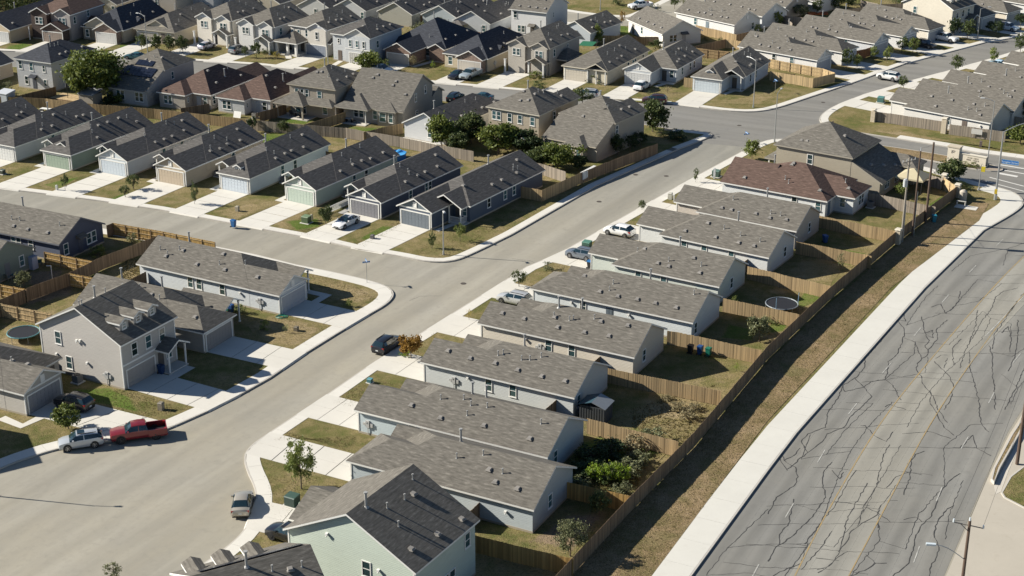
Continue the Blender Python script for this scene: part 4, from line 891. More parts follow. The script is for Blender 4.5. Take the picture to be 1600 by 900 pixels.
def two_front(key, label, at, yaw, wallc, front, feats=(), roof=ROOF, gar=(.5, .5, .48), left=True, Wd=9.0, D=11.4, trim=TRIM, porchmat=None):
    ms = [M(0, D, 0, Wd, 5.5, e0='H', e1='G'), M(-.5, 5, .3, 3.7, 5.49, e0='G', e1='N', gm=1), M(-.6, 5, 5.0, Wd - .25, 5.48, e0='G', e1='N', gm=1), M(-2.0, .6, 3.2 if left else 0, Wd, 2.75, ax='y', e0='H' if left else 'G', e1='H', walls=False), M(-1.7, .3, .2, 3.9, 2.74, e0='G', e1='N', walls=False)]
    F = [('g', '-x', 0, 6.2, gar), ('d', '-x', 0, 1.4), ('W', '-x', -.5, 2.0, 3.4, .8, 1.4), ('W', '-x', -.6, 6.9, 3.4, .8, 1.4), ('w', '-y', 0, 2.0, 3.4), ('w', '-y', 0, 7.5, 3.6, .7, 1.2), ('post', -1.6, .4, 2.7, .28), ('post', -1.6, 3.6, 2.7, .28), ('post', -1.7, Wd - .2, 2.7, .3)]
    HS[key] = house('two_storey_house', label, at, 5.5, yaw, ms, [siding(wallc), batten(front)], roof, trim, F + list(feats), corner=(-.35, -.35), vents=(ms[0], 3, -1), group=GR); return HS[key]
two_front('N4', 'white two storey house with an open garage and lavender hatchback outside', (363, 32.5), NY, (.66, .62, .54), (.62, .64, .66), gar=(.04, .04, .045))  # near-black door panel paints the unlit inside of the open garage
two_front('N5', 'white two storey house with teal glazed windows and a grey SUV in front', (429.4, 42.5), NY, (.62, .61, .58), (.68, .68, .66))
n6 = [M(0, 11.4, 0, 9.2, 5.5, e0='H', e1='G'), M(-.6, 5.5, .012, 4.4, 5.485, e0='G', e1='N', gm=1), M(-3.6, .4, 5.2, 10.6, 2.8, e0='H', e1='N', walls=False), M(-.62, 1, 0.02, 5.2, 2.7, ax='y', e0='G', e1='H', walls=False)]
HS['N6'] = house('two_storey_house', 'pale stone two storey house with a columned porch and glazed garage door', (512, 47), 5.5, Y(60), n6, [siding((.56, .53, .47)), batten((.45, .46, .50))], ROOF, TRIM,
    [('g', '-x', -.6, 2.5, (.25, .28, .33)), ('w', '-x', -.6, 2.2, 3.3, .8, 1.6), ('w', '-x', 0, 5.2, 3.4, .7, 1.5), ('w', '-x', 0, 7.2, 3.4, .7, 1.3), ('w', '-x', 0, 8.6, 3.6, .6, 1.1), ('d', '-x', 0, 6.4), ('w', '-x', 0, 8.2, .9), ('w', '-y', 0, 2.6, 3.4), ('w', '-y', 0, 7.4, 3.9, .7, 1.1), ('post', -3.3, 5.5, 2.8, .45), ('post', -3.3, 7.6, 2.8, .45), ('post', -3.3, 10.3, 2.8, .45), ('slab', -3.6, 0, 5.1, 10.6, .3)], vents=(n6[0], 4, -1), group=GR)
n7 = [M(0, 11.4, 0, 9.0, 5.5, e0='H', e1='H'), M(-.4, 6, .012, 5.8, 5.485, e0='G', e1='N', gm=1)]
HS['N7'] = house('two_storey_house', 'pale two storey house with three upstairs windows over its garage', (580, 60), 5.5, NY, n7, [siding((.50, .52, .53)), batten((.62, .61, .57))], ROOF_SHADED, TRIM, [('g', '-x', -.4, 2.6, (.5, .49, .46), 4.4), ('w', '-x', -.4, 1.4, 3.3, .7, 1.4), ('w', '-x', -.4, 3.0, 3.3, .7, 1.4), ('w', '-x', -.4, 4.6, 3.3, .7, 1.4), ('w', '-x', 0, 7.6, 3.6, .6, 1.0), ('d', '-x', 0, 7.4, (.15, .12, .1)), ('band', '-x', -.4, -5.8, 0, 2.8, .18), ('w', '-y', 0, 2.4, 3.0)], vents=(n7[0], 4, -1), group=GR)
n8 = [M(6.0, 20, -4.6, 8.2, 2.8, e0='H', e1='H', sl=.62), M(0, 9.5, .0, 5.8, 2.79, e0='G', e1='N', wm=1), M(5.2, 9, -4.5, -1.2, 2.78, e0='G', e1='N', wm=1)]
HS['N8'] = house('ranch_house', 'brick house with a deep navy roof and a garage gable standing forward', (642, 82.5), 2.8, NY, n8, [siding((.36, .33, .29)), brick(BR)], ROOF_SHADED_BLUE, TRIM, [('g', '-x', 0, 2.9, (.50, .46, .41)), ('w', '-x', 6.0, -1.0 + .6, .8, 1.1, 1.6), ('d', '-x', 6.0, -3.0 + .1, (.1, .07, .05)), ('w', '-y', -4.6, 12, .9)], vents=(n8[0], 3, -1), group=GR)
n9 = [M(1.0, 19.5, 0, 9.6, 2.8, e0='H', e1='H', sl=.62), M(-.6, 6, .35, 5.8, 2.79, e0='G', e1='N', wm=1), M(.3, 5, 5.6, 9.5, 2.78, ax='y', e0='N', e1='H', wm=1)]
HS['N9'] = house('ranch_house', 'brick fronted house with a navy roof above the silver pickup', (758.7, 93.7), 2.8, NY, n9, [siding((.52, .45, .33)), brick(BR2)], ROOF_SHADED_BLUE, TRIM, [('g', '-x', -.6, 3.1, (.56, .51, .44)), ('w', '-x', .3, 7.9, .8, 1.0, 1.6), ('m', '-y', 0, 4)], vents=(n9[0], 3, -1), group=GR)
two_front('N10', 'taupe two storey house with brown garage and a hedge below its porch', (859.4, 76), Y(60), (.40, .37, .32), (.46, .42, .36), gar=(.20, .15, .12), trim=paint((.52, .48, .42)), D=12.4)
n11 = [M(0, 18.8, 0, 9.2, 2.8, e0='H', e1='G'), M(-.3, 5, .1, 4.2, 2.79, e0='G', e1='N', walls=False)]
HS['N11'] = house('ranch_house', 'beige house with a sunlit hipped front and shrubs under its porch', (949.4, 112), 2.8, Y(61.4), n11, siding((.56, .51, .40)), ROOF, paint((.6, .55, .45)), [('g', '-x', 0, 6.4, (.56, .51, .42)), ('post', -.2, .3, 2.7), ('post', -.2, 2.2, 2.7), ('post', -.2, 4.0, 2.7), ('w', '-y', 0, 9.5, .9), ('w', '-y', 0, 11.8, .9), ('w', '-y', 0, 12.7, .9), ('w', '-y', 0, 16.4, .9)], corner=(-.6, -.35), vents=(n11[0], 5, -1), group=GR)
jog('N12', 'ranch_house', 'pale grey house with a white saloon on the driveway before its garage', (1058.4, 108.4), 2.8, Y(61.8), 13.2, (.56, .585, .60), gar=(.60, .60, .58), Lg=4.4, j=3.3, Wg=5.4, wins=(3.0, 7.0, 9.0), roof=ROOF, feats=[('w', '-x', 0, .9, .9)])
jog('N13', 'ranch_house', 'pale blue corner house with a tiny dormer beside the street lamp', (1166, 119.4), 2.8, Y(62), 13.0, (.52, .57, .61), gar=(.56, .62, .66), Lg=4.6, j=2.9, Wg=5.6, e0='H', wins=(3.0, 6.0), roof=ROOF, extra=[M(-3.6, -.6, 5.0, 6.2, 3.8, e0='G', e1='N', oh=.2, og=.25, z0=2.9), M(-1.2, 4, .15, 4.2, 2.79, e0='G', e1='N', walls=False)], feats=[('post', -1.0, .4, 2.7), ('w', '-x', -3.6, 5.6, 3.25, .5, .5)])
# --- last rows at the top
def back_gable(key, label, at, z, yaw, wallc, Wd=8.4, D=17, roof=ROOF_SHADED, feats=(), storeys=1):
    m = M(0, D, 0, Wd, z, ax='y'); HS[key] = house('ranch_house' if storeys == 1 else 'two_storey_house', label, at, z, yaw, [m], siding(wallc), roof, TRIM, list(feats), corner=(-.35, -.3), vents=(m, 4, 1), group=GR)
BY = Y(-27)
back_gable('B1', 'small cream gabled house squeezed between the brick houses at the top edge', (141, 4), 2.8, Y(-20), (.64, .60, .50), 6.2, feats=[('w', '-y', 0, 5.3, .9), ('d', '-y', 0, 2.4), ('aw', '-y', 0, 2.4), ('w', '-y', 0, .9, .9)])
back_gable('B2', 'cream two storey rear wall with a four pane window at the top edge', (222, -8), 5.5, Y(-22), (.58, .52, .44), 8.0, 11, feats=[('W', '-y', 0, 2.6, 3.6), ('W', '-y', 0, 2.6, .8), ('d', '-y', 0, 5.4)], storeys=2)
back_gable('B3', 'white two storey house with a blue shaded side at the top edge', (281, -14), 5.5, Y(-22), (.60, .61, .61), 8.0, 11, feats=[('w', '-y', 0, 4.0, .9), ('d', '-y', 0, 6.0), ('aw', '-y', 0, 6.0)], storeys=2)
back_gable('B4', 'white gable above the white two storey house at the top left', (330, 2), 2.8, BY, (.64, .65, .64))
back_gable('B5', 'beige gable end in the top row left of the two white gables', (385, 0), 2.8, BY, (.54, .48, .37))
back_gable('B6', 'white gable with one dark window directly behind the porch columns house', (462.5, 8), 2.8, BY, (.62, .625, .61), feats=[('w', '-y', 0, 4.6, .9)])
back_gable('B7', 'white gable with a window at its right corner in the top row', (517, 11), 2.8, BY, (.64, .65, .66), feats=[('w', '-y', 0, 7.6, .9)])
back_gable('B8', 'grey green gable behind the conical tree in the top row', (588, 17), 2.8, BY, (.47, .46, .40))
back_gable('B9', 'pale blue gable end behind the brick house with the deep navy roof', (657, 22), 2.8, BY, (.52, .575, .60), feats=[('d', '-y', 0, 5.2)])
back_gable('B10', 'white gable with two dark windows above the red fence', (706, 31), 2.8, BY, (.62, .64, .65), 8.6, feats=[('w', '-y', 0, 7.2, .9), ('w', '-y', 0, 2.2, .9), ('w', '+x', 8.6, 12, .9), ('w', '+x', 8.6, 13.4, .9)])
hB11 = M(0, 8.2, 0, 10.6, 5.6)
HS['B11'] = house('two_storey_house', 'white two storey house with a long blue shaded gable in the top middle', (795.6, 13.7), 5.6, BY, [hB11], siding((.66, .66, .65)), ROOF, TRIM, [('w', '-y', 0, 1.0, 3.7), ('W', '-y', 0, 2.4, .8), ('d', '-y', 0, 5.0), ('aw', '-y', 0, 5.0), ('w', '+x', 8.2, 3.6, 3.8, .6, 1.2), ('w', '+x', 8.2, 4.6, .8), ('v', 1.6, .8), ('v', 3.8, .8), ('v', 5.6, .8), ('v', 7.6, .8), ('v', 6.4, 3.2), ('v', 4.8, 3.2)], group=GR)
back_gable('B12', 'pale blue gabled house by the top street with dark panels on its roof', (872, 44), 2.8, Y(-35), (.52, .57, .61), 7.4, 12, ROOF, feats=[('d', '-y', 0, 3.4, (.2, .2, .22)), ('aw', '-y', 0, 3.4), ('w', '+x', 7.4, 4, .9)])
hB13 = M(0, 15, 0, 9.0, 2.8); HS['B13'] = house('ranch_house', 'white walled house standing endwise beside the bright green lawn', (979, 30), 2.8, Y(-66), [hB13], [siding((.68, .66, .62))], ROOF, TRIM, [('w', '+x', 15, 2.0, .9), ('w', '+x', 15, 2.9, .9), ('aw', '+x', 15, 5.0), ('d', '+x', 15, 5.0, (.4, .38, .36)), ('d', '-y', 0, 2.2), ('w', '-y', 0, 6, .9), ('v', 3, 1), ('v', 6.6, 1), ('v', 9.4, 1), ('v', 12.6, 1)], group=GR)
for k, lab, at, yw, L, c in (('B14', 'long white house with a blue shaded gable above the triangular back yards', (1053.7, 18.7), -48, 16.5, (.66, .66, .64)),
        ('B15', 'white house with a blue shaded gable behind the long white one at the top', (1095, 6), -48, 17, (.62, .64, .65)),
        ('B16', 'taupe gable end at the top edge beside the grey fences', (1130, -7), -46, 17, (.42, .38, .33)),
        ('B17', 'white walled house with a blue gable behind the orange play cloth', (1180, -14), -44, 17, (.62, .63, .62))):
    mm = M(0, L, 0, 8.4, 2.8); HS[k] = house('ranch_house', lab, at, 2.8, Y(yw), [mm], siding(c), ROOF, TRIM, [('w', '+x', L, 6, .9), ('d', '-y', 0, 9, (.2, .25, .28)), ('w', '-y', 0, 5.6, .9), ('gv', '+x', L, 4.2, 3.4)], vents=(mm, 6, -1), group=GR)
for k, lab, e1p, yw, L, e1, c in (('A1', 'white walled house next to the pale new fence at the street corner', (1277.5, 94.4), -40, 17.5, 'G', (.68, .66, .62)),
        ('A2', 'white house with a small porch and orange shed beside its garage', (1317, 82), -41, 18.5, 'H', (.64, .62, .58)),
        ('A3', 'grey gabled garage house behind the two small young trees', (1367, 68), -42, 18.5, 'G', (.52, .54, .56)),
        ('A4', 'white garage house behind the black parked car on the far street', (1411, 57.5), -43.5, 18.5, 'G', (.60, .60, .59)),
        ('A5', 'cream garage house beside the white pickup on the far street', (1452, 47.5), -45, 17.5, 'H', (.66, .61, .52))):
    ranch_flip(k, 'ranch_house', lab, shift(e1p, 2.8, Y(yw), -L - .65), 2.8, Y(yw), L, c, gar=(.40, .41, .43), e1=e1, Lg=4.8, wins=(8.0, 12.0), vents=5)
a6 = M(0, 8.9, 0, 12.0, 5.58); a6d = [M(1.5, 4.4, c - .6, c + .6, 7.15, ax='y', e0='G', e1='N', oh=.2, og=.25, z0=5.9) for c in (2.1, 4.4, 6.7)]
HS['A6'] = house('two_storey_house', 'cream two storey house with white dormers at the top right', (1490, 16), 5.58, Y(45), [a6] + a6d + [M(-1.6, 1.5, 5.6, 8.7, 2.8, ax='y', e0='G', e1='N', walls=False)], [siding((.62, .57, .47)), batten((.36, .33, .29))], ROOF, TRIM, [('g', '-y', 0, 2.8, (.35, .33, .3)), ('w', '-x', 0, 9.0, 3.5), ('w', '-y', 0, 2.1, 3.4), ('w', '-y', 0, 4.4, 3.4), ('w', '-y', 0, 6.7, 3.4), ('post', 5.8, -1.5, 2.7), ('post', 8.5, -1.5, 2.7)], group=GR)
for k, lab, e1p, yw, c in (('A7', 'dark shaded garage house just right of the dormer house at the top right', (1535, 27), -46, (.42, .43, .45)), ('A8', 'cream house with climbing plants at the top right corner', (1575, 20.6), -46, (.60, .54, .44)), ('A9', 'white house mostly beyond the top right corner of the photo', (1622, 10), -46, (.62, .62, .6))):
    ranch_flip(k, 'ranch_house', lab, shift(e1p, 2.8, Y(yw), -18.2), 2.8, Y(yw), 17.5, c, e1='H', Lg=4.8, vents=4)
for i, (k, lab, at, yw) in enumerate((('D1', 'white house behind the grey fence with stone pillars on the right', (1409, 166), -40), ('D2', 'second taupe roof behind the stone pillar fence on the right', (1447, 151), -40.5), ('D3', 'taupe roofed house third back from the stone pillar fence', (1491, 135.5), -41.5), ('D4', 'taupe roofed house beside the parked pale blue car at the right edge', (1540, 121), -42.5), ('D5', 'farthest taupe roofed house cut by the right edge of the photo', (1585, 105), -43.5))):
    jog(k, 'ranch_house', lab, at, 2.76, Y(yw), 15.6, (.64, .62, .575), Lg=3.6, j=2.2, wins=(8.2,) if i == 0 else (), vents=5, feats=[('d', '-y', 0, 11.2, (.15, .12, .1)), ('u', '-y', 0, 14, 1.8)])
mL0 = M(0, 11, 0, 10, 5.6)
HS['L0'] = house('two_storey_house', 'grey two storey house just beyond the left edge that shades the kerb', (-215, 660), 5.6, Y(-20), [mL0], siding((.45, .44, .42)), ROOF, TRIM, [('w', '+x', 11, 5, 3.4)], corner=(11.3, -.35), group=GR)
# ------------------------------------------------------------ driveways
def ray_hit(p, d, line):
    best = None
    for a, b in zip(line, line[1:]):
        e = b - a; den = d.x * e.y - d.y * e.x
        if abs(den) < 1e-9: continue
        w = a - p; t = (w.x * e.y - w.y * e.x) / den; s = (w.x * d.y - w.y * d.x) / den
        if t > .2 and -.001 <= s <= 1.001 and (best is None or t < best): best = t
    return best
def driveway(h, x, y0, y1, d, line, maxd=16.0, mat=None):
    """Concrete slabs from a garage front (points (x, y0)-(x, y1) in the house's axes, or with x a pair, along y) out to the kerb."""
    if isinstance(x, tuple): A, B = hp(h, x[0], y0), hp(h, x[1], y1)
    else: A, B = hp(h, x, y0), hp(h, x, y1)
    dv = hp(h, *d) - hp(h, 0, 0); dv.z = 0; dv.normalize()
    ta, tb = ray_hit(A, dv, line), ray_hit(B, dv, line)
    ta = min(ta or maxd, maxd); tb = min(tb or maxd, maxd)
    C, D = A + dv * ta, B + dv * tb; mat = mat or CONC
    m = MB(); q = [A, B, D, C]; m.poly([(p.x, p.y, .004) for p in q]); o = struct('driveway', m.mesh('driveway', DARKJ))
    n = max(2, round((ta + tb) / 2 / 3.2)); g = .012 / 3
    for i in range(n):
        for j in range(2):
            def pt(u, v): return (A * (1 - v) + B * v) * (1 - u) + (C * (1 - v) + D * v) * u
            u0, u1, v0, v1 = i / n + g, (i + 1) / n - g, j / 2 + g / 2, (j + 1) / 2 - g / 2
            if i == n - 1: u1 = 1.0
            c = [pt(u0, v0), pt(u1, v0), pt(u1, v1), pt(u0, v1)]; zz = .034 + rnd.uniform(-.003, .003) + (.006 if i == n - 1 else 0)
            sm = MB(); sm.poly([(p.x, p.y, zz) for p in c])
            for k in range(4): a, b = c[k], c[(k + 1) % 4]; sm.poly([(a.x, a.y, zz), (b.x, b.y, zz), (b.x, b.y, -.02), (a.x, a.y, -.02)])
            sm.build('slab', mat, o)
    e = dv * .14; w = MB()
    w.hull8([(*C.xy, ZR), (*D.xy, ZR), (*(D + e).xy, ZR), (*(C + e).xy, ZR), (*C.xy, .043), (*D.xy, .043), (*(D + e).xy, ZR + .008), (*(C + e).xy, ZR + .008)])
    w.build('apron', mat, o)
    return o
for k in ('R2', 'R3', 'R4', 'R5', 'R6'): driveway(HS[k], 0, .35, HS[k]['Wg'] + (.2 if k != 'R2' else -.4), (-1, 0), K_R)
for k in ('R7', 'R8', 'R9'): h = HS[k]; driveway(h, -h['Lg'], h['j'] + .35, h['j'] + h['Wg'] - .3, (-1, 0), K_R)
driveway(HS['R10'], 0, 1.6, 7.4, (-1, 0), K_R); driveway(HS['R1'], (6.0, 11.2), 17.0, 17.0, (-.15, 1), K_R); 
for k in ('U1', 'U2', 'U3', 'U4', 'U5', 'U6', 'U7'): driveway(HS[k], 0, .4, HS[k]['Wg'] - .3, (-1, 0), K_UP, mat=CONC_WALK)
h = HS['U8']; driveway(h, -h['Lg'], h['j'] + .3, h['j'] + h['Wg'] - .3, (-1, 0), K_UP, mat=CONC_WALK)
def walk(name, pts, w=1.0, z=.03): return ribbon(name, pts, w, z, CONC)
walk('front_path', [hp(h, -h['Lg'] + .2, 2.2), hp(h, -1.4, 1.7)], 1.0)
for k in ('U2', 'U3', 'U4', 'U5', 'U6', 'U7'): walk('front_path', [hp(HS[k], -.6, 6.6), hp(HS[k], 3.6, 6.9)], 1.0); walk('front_path', [hp(HS[k], -.6, 5.4), hp(HS[k], -.6, 7.1)], .9, .028)
driveway(HS['T'], (.45, 5.3), 0, 0, (0, -1), K_LT + K_LB[1:]); walk('front_path', [hp(HS['T'], 5.2, -2.4), hp(HS['T'], 8.4, -2.4)], 1.3)
driveway(HS['L1'], 19.4, .4, 5.5, (1, 0), K_LT + K_LB[1:], 16); driveway(HS['L3'], 18.9, .4, 5.5, (1, 0), K_LT); driveway(HS['L4'], 22.2, .4, 5.5, (1, 0), K_LT)
walk('front_path', [hp(HS['L4'], 23.6, 5.3), hp(HS['L4'], 23.6, 8.4)], 1.1); walk('front_path', [hp(HS['L4'], 24.1, 7.9), hp(HS['L4'], 18.5, 7.9)], 1.1, .026)
walk('front_path', px([(2, 653), (34, 666), (66, 651)]), 1.1)
for k, x, a, b in (('N0', 0, .4, 5.4), ('N1', -2.4, .6, 5.3), ('N2', -.4, .7, 5.7), ('N3', 0, 4.2, 9.0), ('N4', 0, 3.8, 8.8), ('N5', 0, 3.8, 8.8), ('N6', -.6, .1, 5.0), ('N7', -.4, .4, 5.0), ('N8', 0, .4, 5.4), ('N9', -.6, .7, 5.6), ('N10', 0, 3.7, 8.8), ('N11', 0, 4.2, 9.0)): driveway(HS[k], x, a, b, (-1, 0), K_N)
for k in ('N12', 'N13'): h = HS[k]; driveway(h, -h['Lg'], h['j'] + .3, h['j'] + h['Wg'] - .3, (-1, 0), K_N); walk('front_path', [hp(h, -h['Lg'] + .2, 2.4), hp(h, -.9, 1.6)], 1.0)
walk('front_path', [hp(HS['N8'], -.3, -.7), hp(HS['N8'], 5.6, -1.9)], 1.1); walk('front_path', [hp(HS['N6'], -5.5, 5.7), hp(HS['N6'], -3.4, 7.6)], 1.2); walk('front_path', [hp(HS['N7'], -5.5, 6.2), hp(HS['N7'], 0, 7.3)], 1.1)
for k in ('A1', 'A2', 'A3', 'A4', 'A5', 'A7', 'A8'): h = HS[k]; driveway(h, {'A1': 17.5, 'A5': 17.5, 'A7': 17.5, 'A8': 17.5}.get(k, 18.5), .4, 5.5, (1, 0), K_N, 14)
driveway(HS['A6'], (.45, 5.3), 0, 0, (0, -1), K_N, 14)
for k in ('D1', 'D2', 'D3', 'D4', 'D5'): h = HS[k]; driveway(h, -h['Lg'], h['j'] + .3, h['j'] + h['Wg'] - .3, (-1, 0), K_DU, 12)
# patches where the grass is greener, or worn
_pz = [.005]
def patch(pts, kind, z=None):
    _pz[0] += .0007; z = _pz[0]
    P = px(pts); c = sum(P, Vector((0, 0, 0))) / len(P); m = MB(); I = [c + (p - c) * .55 for p in P]; n = len(P)
    for i in range(n):
        j = (i + 1) % n; m.poly([(*P[i].xy, z), (*P[j].xy, z), (*I[j].xy, z), (*I[i].xy, z)], [(0, 0), (0, 0), (1, 0), (1, 0)]); m.poly([(*I[i].xy, z), (*I[j].xy, z), (*c.xy, z)], [(1, 0), (1, 0), (1.3, 0)])
    return struct('grass_patch', m.mesh('grass_patch', turf(kind, True)))
patch([(388, 214), (425, 205), (468, 205), (470, 216), (430, 232), (392, 236)], 'green'); patch([(942, 44), (975, 36), (1000, 52), (990, 56), (945, 54)], 'green')
patch([(8, 72), (40, 66), (62, 72), (45, 80), (2, 79)], 'green'); patch([(185, 70), (206, 69), (200, 76), (186, 77)], 'green'); patch([(442, 182), (500, 186), (478, 196), (440, 192)], 'green')
patch([(540, 196), (600, 201), (590, 208), (540, 203)], 'green'); patch([(190, 415), (215, 398), (222, 410), (215, 440), (185, 440)], 'dry'); patch([(100, 606), (170, 603), (210, 620), (230, 650), (120, 625)], 'green')
patch([(510, 230), (560, 222), (590, 214), (560, 248), (520, 250)], 'dry'); patch([(815, 262), (840, 258), (880, 275), (850, 292), (825, 288)], 'dry'); patch([(620, 240), (690, 232), (680, 245), (625, 256)], 'dry')
patch([(60, 430), (128, 436), (118, 462), (40, 480), (30, 470)], 'dirt'); patch([(0, 505), (50, 500), (56, 560), (0, 560)], 'dry'); patch([(30, 425), (102, 418), (100, 440), (45, 452)], 'dirt')
patch([(1010, 600), (1075, 590), (1120, 612), (1075, 668), (985, 648)], 'dry'); patch([(815, 850), (890, 800), (950, 800), (895, 868)], 'dirt'); patch([(1250, 400), (1340, 395), (1300, 440), (1180, 470)], 'dry')
sheet('verge', px([(870, 918), (985, 802), (1085, 700), (1200, 566), (1297, 474), (1400, 386), (1495, 313), (1545, 318), (1530, 345), (1392, 450), (1200, 657), (1017, 902), (1000, 925)]), .034, turf('verge'))
patch([(1115, 157), (1180, 150), (1215, 150), (1190, 164), (1130, 163)], 'dry'); patch([(430, 330), (470, 318), (486, 330), (450, 362), (400, 350)], 'dry', .007)
patch([(475, 420), (560, 446), (596, 462), (560, 478), (520, 470), (480, 452)], 'dry'); patch([(380, 500), (440, 490), (515, 512), (465, 548), (415, 545)], 'dry')
# ------------------------------------------------------------ fences
FW, FH = 2.44, 1.83
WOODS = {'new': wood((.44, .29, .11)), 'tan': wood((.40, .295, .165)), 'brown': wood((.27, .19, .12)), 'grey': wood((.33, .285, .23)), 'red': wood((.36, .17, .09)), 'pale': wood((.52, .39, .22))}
_panels = {}
def panel_mesh(kind, v):
    if (kind, v) not in _panels:
        m = MB(); r = random.Random(v * 31 + 5); x = 0.0; n = 17; w = FW / n
        for i in range(n):
            d = r.uniform(-.009, .009); top = FH + r.uniform(-.03, .02)
            m.hull8([(x + .002, -.012 + d, .03), (x + w - .002, -.012 + d, .03), (x + w - .002, .012 + d, .03), (x + .002, .012 + d, .03), (x + .002, -.012 + d, top), (x + w - .002, -.012 + d, top - r.uniform(0, .01)), (x + w - .002, .012 + d, top), (x + .002, .012 + d, top)])
            x += w
        _panels[(kind, v)] = m.mesh('fence_panel', WOODS[kind])
    return _panels[(kind, v)]
def rail_mesh(kind):
    if kind not in _panels:
        m = MB(); m.box(0, FW, .015, .065, -.045, .045); _panels[kind] = m.mesh('rail', WOODS['pale' if kind in ('new', 'brown', 'pale') else kind])
        p = MB(); p.box(-.05, .05, .0, .1, 0, FH - .06); _panels[kind + 'p'] = p.mesh('fence_post', WOODS['brown'])
    return _panels[kind], _panels[kind + 'p']
_dips = {}
def fence(label, pts, kind='tan', top=True, rails=0, group='wooden privacy fences'):
    """pts: survey points along the top (or, top=False, the foot) of a board fence. rails +1/-1: the side on which rails and posts show."""
    P = [G(u, v, FH if top else 0.0) if not isinstance(u, Vector) else u for u, v in pts]
    for p in P: p.z = 0
    t = thing('wooden_fence', label, 'fence', P[0], 0, group); o = P[0]
    r = random.Random(len(label)); rm, pm = rail_mesh(kind)
    for a, b in zip(P, P[1:]):
        L = (b - a).length; n = max(1, round(L / FW)); w = L / n; ang = math.atan2(b.y - a.y, b.x - a.x); d = (b - a) / n
        for i in range(n):
            q = a + d * i - o; dz = r.uniform(-.03, .03); c = put('fence_panel', panel_mesh(kind, r.randrange(6)), t, (q.x, q.y, dz), ang); c.scale = (w / FW, 1, 1)
            if rails:
                for zz in (.35, .98, 1.62):
                    e = put('rail', rm, c, (0 if rails > 0 else FW, 0, zz), 0 if rails > 0 else math.pi)
        if rails:
            for i in range(n + 1):
                q = a + d * i - o; put('fence_post', pm, t, (q.x, q.y, 0), ang + (0 if rails > 0 else math.pi))
    return t
fence('long brown board fence running beside the big cracked road', [(800, 972), (985, 775), (1085, 675), (1200, 540), (1297, 449), (1400, 362)], 'brown')
fence('board fence between the big road and the yards by the power poles', [(1402, 361), (1495, 291)], 'brown')
fence('wooden fence behind the mint green house at the bottom', [(742, 837), (796, 850), (896, 873)], 'new')
fence('wooden fence between the overgrown yard and the yard with two grey shrubs', [(878, 751), (985, 775)], 'new')
fence('wooden fence between the dark shed yard and the overgrown yard', [(917, 654), (1060, 690)], 'tan')
fence('wooden fence behind the dark shed below the wheelie bin yard', [(948, 575), (1127, 611)], 'tan')
fence('wooden fence behind the three wheelie bins', [(1058, 519), (1190, 547)], 'tan'); fence('short railed gate panel beside the three wheelie bins', [(1043, 517), (1058, 519)], 'pale', rails=1)
fence('wooden fence behind the round green bush and below the trampoline', [(1130, 466), (1249, 491)], 'tan')
fence('wooden fence above the trampoline yard', [(1168, 416), (1298, 447)], 'tan')
fence('wooden fence between the two dark shaded yards with a thin sapling', [(1244, 377), (1350, 397), (1362, 400)], 'tan')
fence('wooden fence behind the red brown roofed house', [(1280, 337), (1400, 361)], 'tan')
fence('grey fence between the red brown roof and the tan two storey house', [(1355, 300), (1462, 323)], 'grey')
fence('low sunlit fence between two stone pillars beside the crossing', [(1475, 278), (1495, 291)], 'pale', rails=-1); fence('grey fence with a stone pillar behind the tan canopy', [(1445, 271), (1472, 279)], 'grey')
for i, (a, b, lab) in enumerate((('R2', 'R1', 'mint green house and the brown roof behind it'), ('R3', 'R2', 'light blue house and the next roof'), ('R4', 'R3', 'grey white house and the light blue one'), ('R5', 'R4', 'cream house and the grey white one'), ('R7', 'R6', 'sage house and the pale blue white one'), ('R8', 'R7', 'off white house and the sage one'))):
    L = {'R2': 14.4, 'R3': 17.4, 'R4': 16.6, 'R5': 15.6, 'R7': 11.5, 'R8': 12.8}[a]; p = hp(HS[a], L, 0); q = hp(HS[a], L, -2.6); fence('side fence between the ' + lab, [(p, 0), (q, 0)], 'brown')
fence('long fence behind the dark roofed row, seen from the left edge to the trees', [(-40, 148), (7, 151), (70, 154), (110, 159), (150, 163), (240, 170), (385, 186)], 'tan'); fence('stained grey fence behind the mint and navy houses', [(385, 186), (430, 191), (540, 200), (625, 214), (681, 226), (740, 236)], 'grey')
fence('grey fence behind the tree cluster beside the corner house yard', [(790, 243), (850, 257), (884, 268)], 'grey'); fence('brown fence round the dry corner yard of the dark blue grey house', [(814, 291), (847, 297), (907, 270)], 'tan'); fence('long weathered fence along the pavement below the big brown roof', [(907, 270), (960, 249), (1028, 224)], 'brown')
fence('brown fence between the solar panel house and the brown bungalow', [(282, 169), (327, 162)], 'brown'); fence('brown fence between the white bungalow and the tan porch house', [(405, 176), (447, 163)], 'brown'); fence('fence left of the big roofed house with a sunny lawn beside it', [(475, 195), (540, 175)], 'tan'); fence('fence between the big roof slope and the white gabled house', [(568, 206), (630, 192)], 'tan')
fence('brown fence between the left edge yard and the patio yard', [(22, 151), (87, 135)], 'brown')
for i, (u, v, k) in enumerate(((70, 186, 'U1'), (158, 194, 'U2'), (232, 203, 'U3'), (326, 212, 'U4'), (404, 228, 'U5'), (515, 240, 'U6'))):
    p = hp(HS[k], 19.0, -.2); q = hp(HS[k], 19.0, -2.8); nm = ('white grey', 'sage green', 'pale blue', 'beige', 'white blue dormer', 'pale mint')[i]; fence('short brown fence at the rear corner of the %s house' % nm, [(p, 0), (q, 0)], 'brown')
fence('new railed fence along the street behind the navy blue house', [(176, 348), (255, 362), (336, 378)], 'new', rails=-1); fence('short brown fence from the navy house to the street fence', [(166, 352), (176, 348)], 'brown')
fence('long brown fence running diagonally past the white house to the left edge', [(-40, 492), (0, 468), (45, 449), (108, 426), (160, 401), (250, 367)], 'brown')
